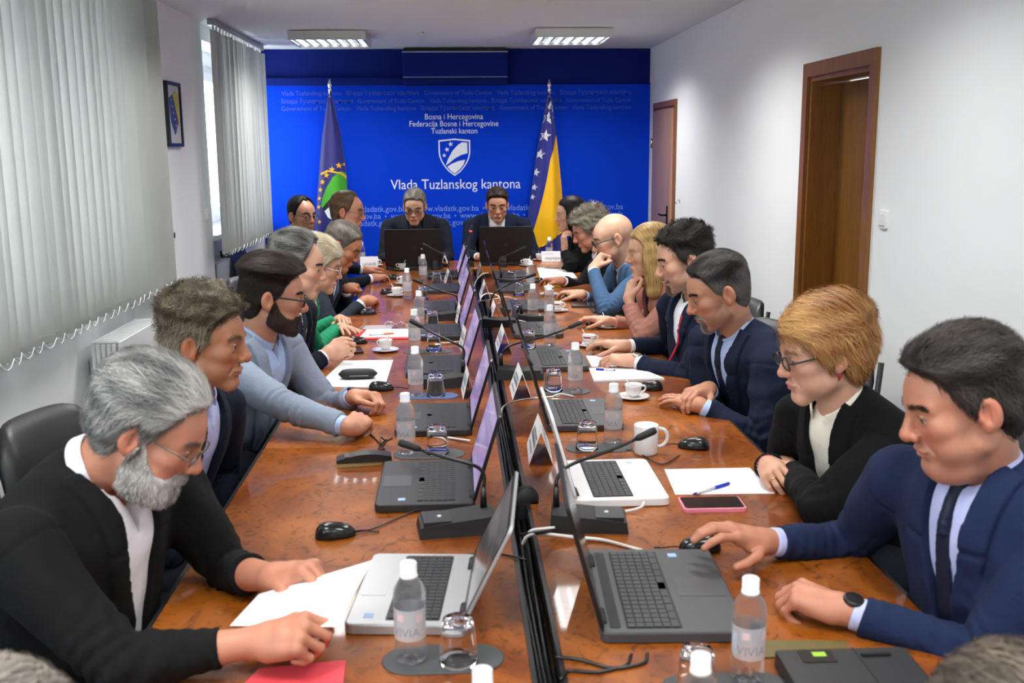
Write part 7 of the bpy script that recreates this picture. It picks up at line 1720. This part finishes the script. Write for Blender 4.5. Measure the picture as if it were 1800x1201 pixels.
# ------------------------------------------------------------------ chairs
def make_chair():
    t = thing('office_chair', 'x', 'chair', (0, 0, 0), 0, 'black leather chairs round the table')
    MB().rbox((-0.25, -0.24, 0.40), (0.25, 0.25, 0.485), 0.07, 5, 0.03).build('seat', M_LEATHER, t)
    vs = []; fs = []; nx, nz = 12, 10
    for side in (0, 1):
        for j in range(nz+1):
            for i in range(nx+1):
                u = i/nx*2-1; v = j/nz; w = 0.235*(1-0.12*v**3)*(1-max(0, v-0.85)*1.2*abs(u)**3)
                y = -0.235-0.09*v-0.03*(1-u*u)+0.02*math.sin(PI*v)+(0.055 if side == 0 else 0)*(1-0.6*max(abs(u)**6, v**8)); vs.append((u*w, y, 0.50+0.44*v-0.03*v*abs(u)**4))
    n1 = (nx+1)*(nz+1)
    for j in range(nz):
        for i in range(nx):
            a = j*(nx+1)+i; fs.append((a+1, a, a+nx+1, a+nx+2)); fs.append((n1+a, n1+a+1, n1+a+nx+2, n1+a+nx+1))
        a = j*(nx+1); fs.append((a, n1+a, n1+a+nx+1, a+nx+1)); a += nx; fs.append((a, a+nx+1, n1+a+nx+1, n1+a))
    for i in range(nx): fs.append((i, i+1, n1+i+1, n1+i)); a = nz*(nx+1)+i; fs.append((a, n1+a, n1+a+1, a+1))
    MB().add(vs, fs, True).build('backrest', M_LEATHER, t)
    for sx in (-1, 1): MB().tube([(sx*0.245, -0.24, 0.42), (sx*0.255, -0.26, 0.58), (sx*0.22, -0.325, 0.90)], 0.011, 8).build('frame_rail', M_BLACKM, t)
    MB().tube([(0, 0, 0.40), (0, 0, 0.10)], 0.028, 12).build('column', M_BLACKM, t)
    for k in range(5):
        a = 2*PI*k/5+0.3; c, s = math.cos(a), math.sin(a); MB().tube([(0, 0, 0.105), (c*0.15, s*0.15, 0.095), (c*0.28, s*0.28, 0.065)], [0.024, 0.018, 0.013], 8).build('leg', M_BLACKM, t)
        MB().lathe([(0.02, -0.012), (0.026, -0.008), (0.026, 0.008), (0.02, 0.012)], 12, M=Matrix.Translation((c*0.28, s*0.28, 0.027)) @ Matrix.Rotation(PI/2, 4, 'X')).build('caster', M_BLACK, t)
    return t
ch0 = None
for (t, H0, f), k in zip(PEOPLE, [k for k in SPECS if ONLY is None or k['key'] in ONLY]):
    pos = (H0[0]-f[0]*k.get('chair', -0.05), H0[1]-f[1]*k.get('chair', -0.05), 0); rz = math.atan2(f[1], f[0])-PI/2
    lab = 'black leather chair under the '+k['label'].replace(' of a person seated', '').split(' in a')[0].split(' and ')[0].split(',')[0]; lab = ' '.join(lab.split()[:15])
    if ch0 is None: ch0 = make_chair(); ch0.location = pos; ch0.rotation_euler.z = rz; ch0['label'] = lab
    else: copy_tree(ch0, pos, rz, lab)
# the sheet the bearded man reads, held between his two hands
if ONLY is None or 'L1' in ONLY:
    A, B, Cc, D = atz(405, 1102, .815), atz(575, 1096, .845), atz(655, 1022, .88), atz(520, 1040, .86)
    A, B, Cc, D = atz(404, 1100, .81), atz(590, 1102, .85), atz(655, 985, .90), atz(455, 1045, .835)
    vs = []; fs = []; n = 10
    for side in (0, 1):
        for j in range(n+1):
            for i in range(n+1):
                u, v = i/n, j/n; p = (A*(1-u)+B*u)*(1-v)+(D*(1-u)+Cc*u)*v; p = p+Vector((0, 0, 0.012*math.sin(PI*u)*math.sin(PI*v)-0.0006*side)); vs.append(p)
    m = (n+1)**2
    for j in range(n):
        for i in range(n): a = j*(n+1)+i; fs.append((a, a+1, a+n+2, a+n+1)); fs.append((m+a+n+1, m+a+n+2, m+a+1, m+a))
    o = MB().add(vs, fs, True).build('paper_sheet', M_PAPER); tag(o, 'white printed sheet held in both hands by the bearded man', 'paper')
    ln = MB()
    for r_ in range(14):
        v0 = 0.12+r_*0.055
        q = [(A*(1-u)+B*u)*(1-v)+(D*(1-u)+Cc*u)*v+Vector((0, 0, 0.012*math.sin(PI*u)*math.sin(PI*v)+0.0006)) for u, v in ((v0, .12), (v0, .8-.3*((r_*7) % 5)/5), (v0+.014, .8-.3*((r_*7) % 5)/5), (v0+.014, .12))]
        ln.add(q, [(0, 1, 2, 3)])
    ln.build('printed_lines', mat('print_pale', (0.6, 0.62, 0.66), 0.6), o)
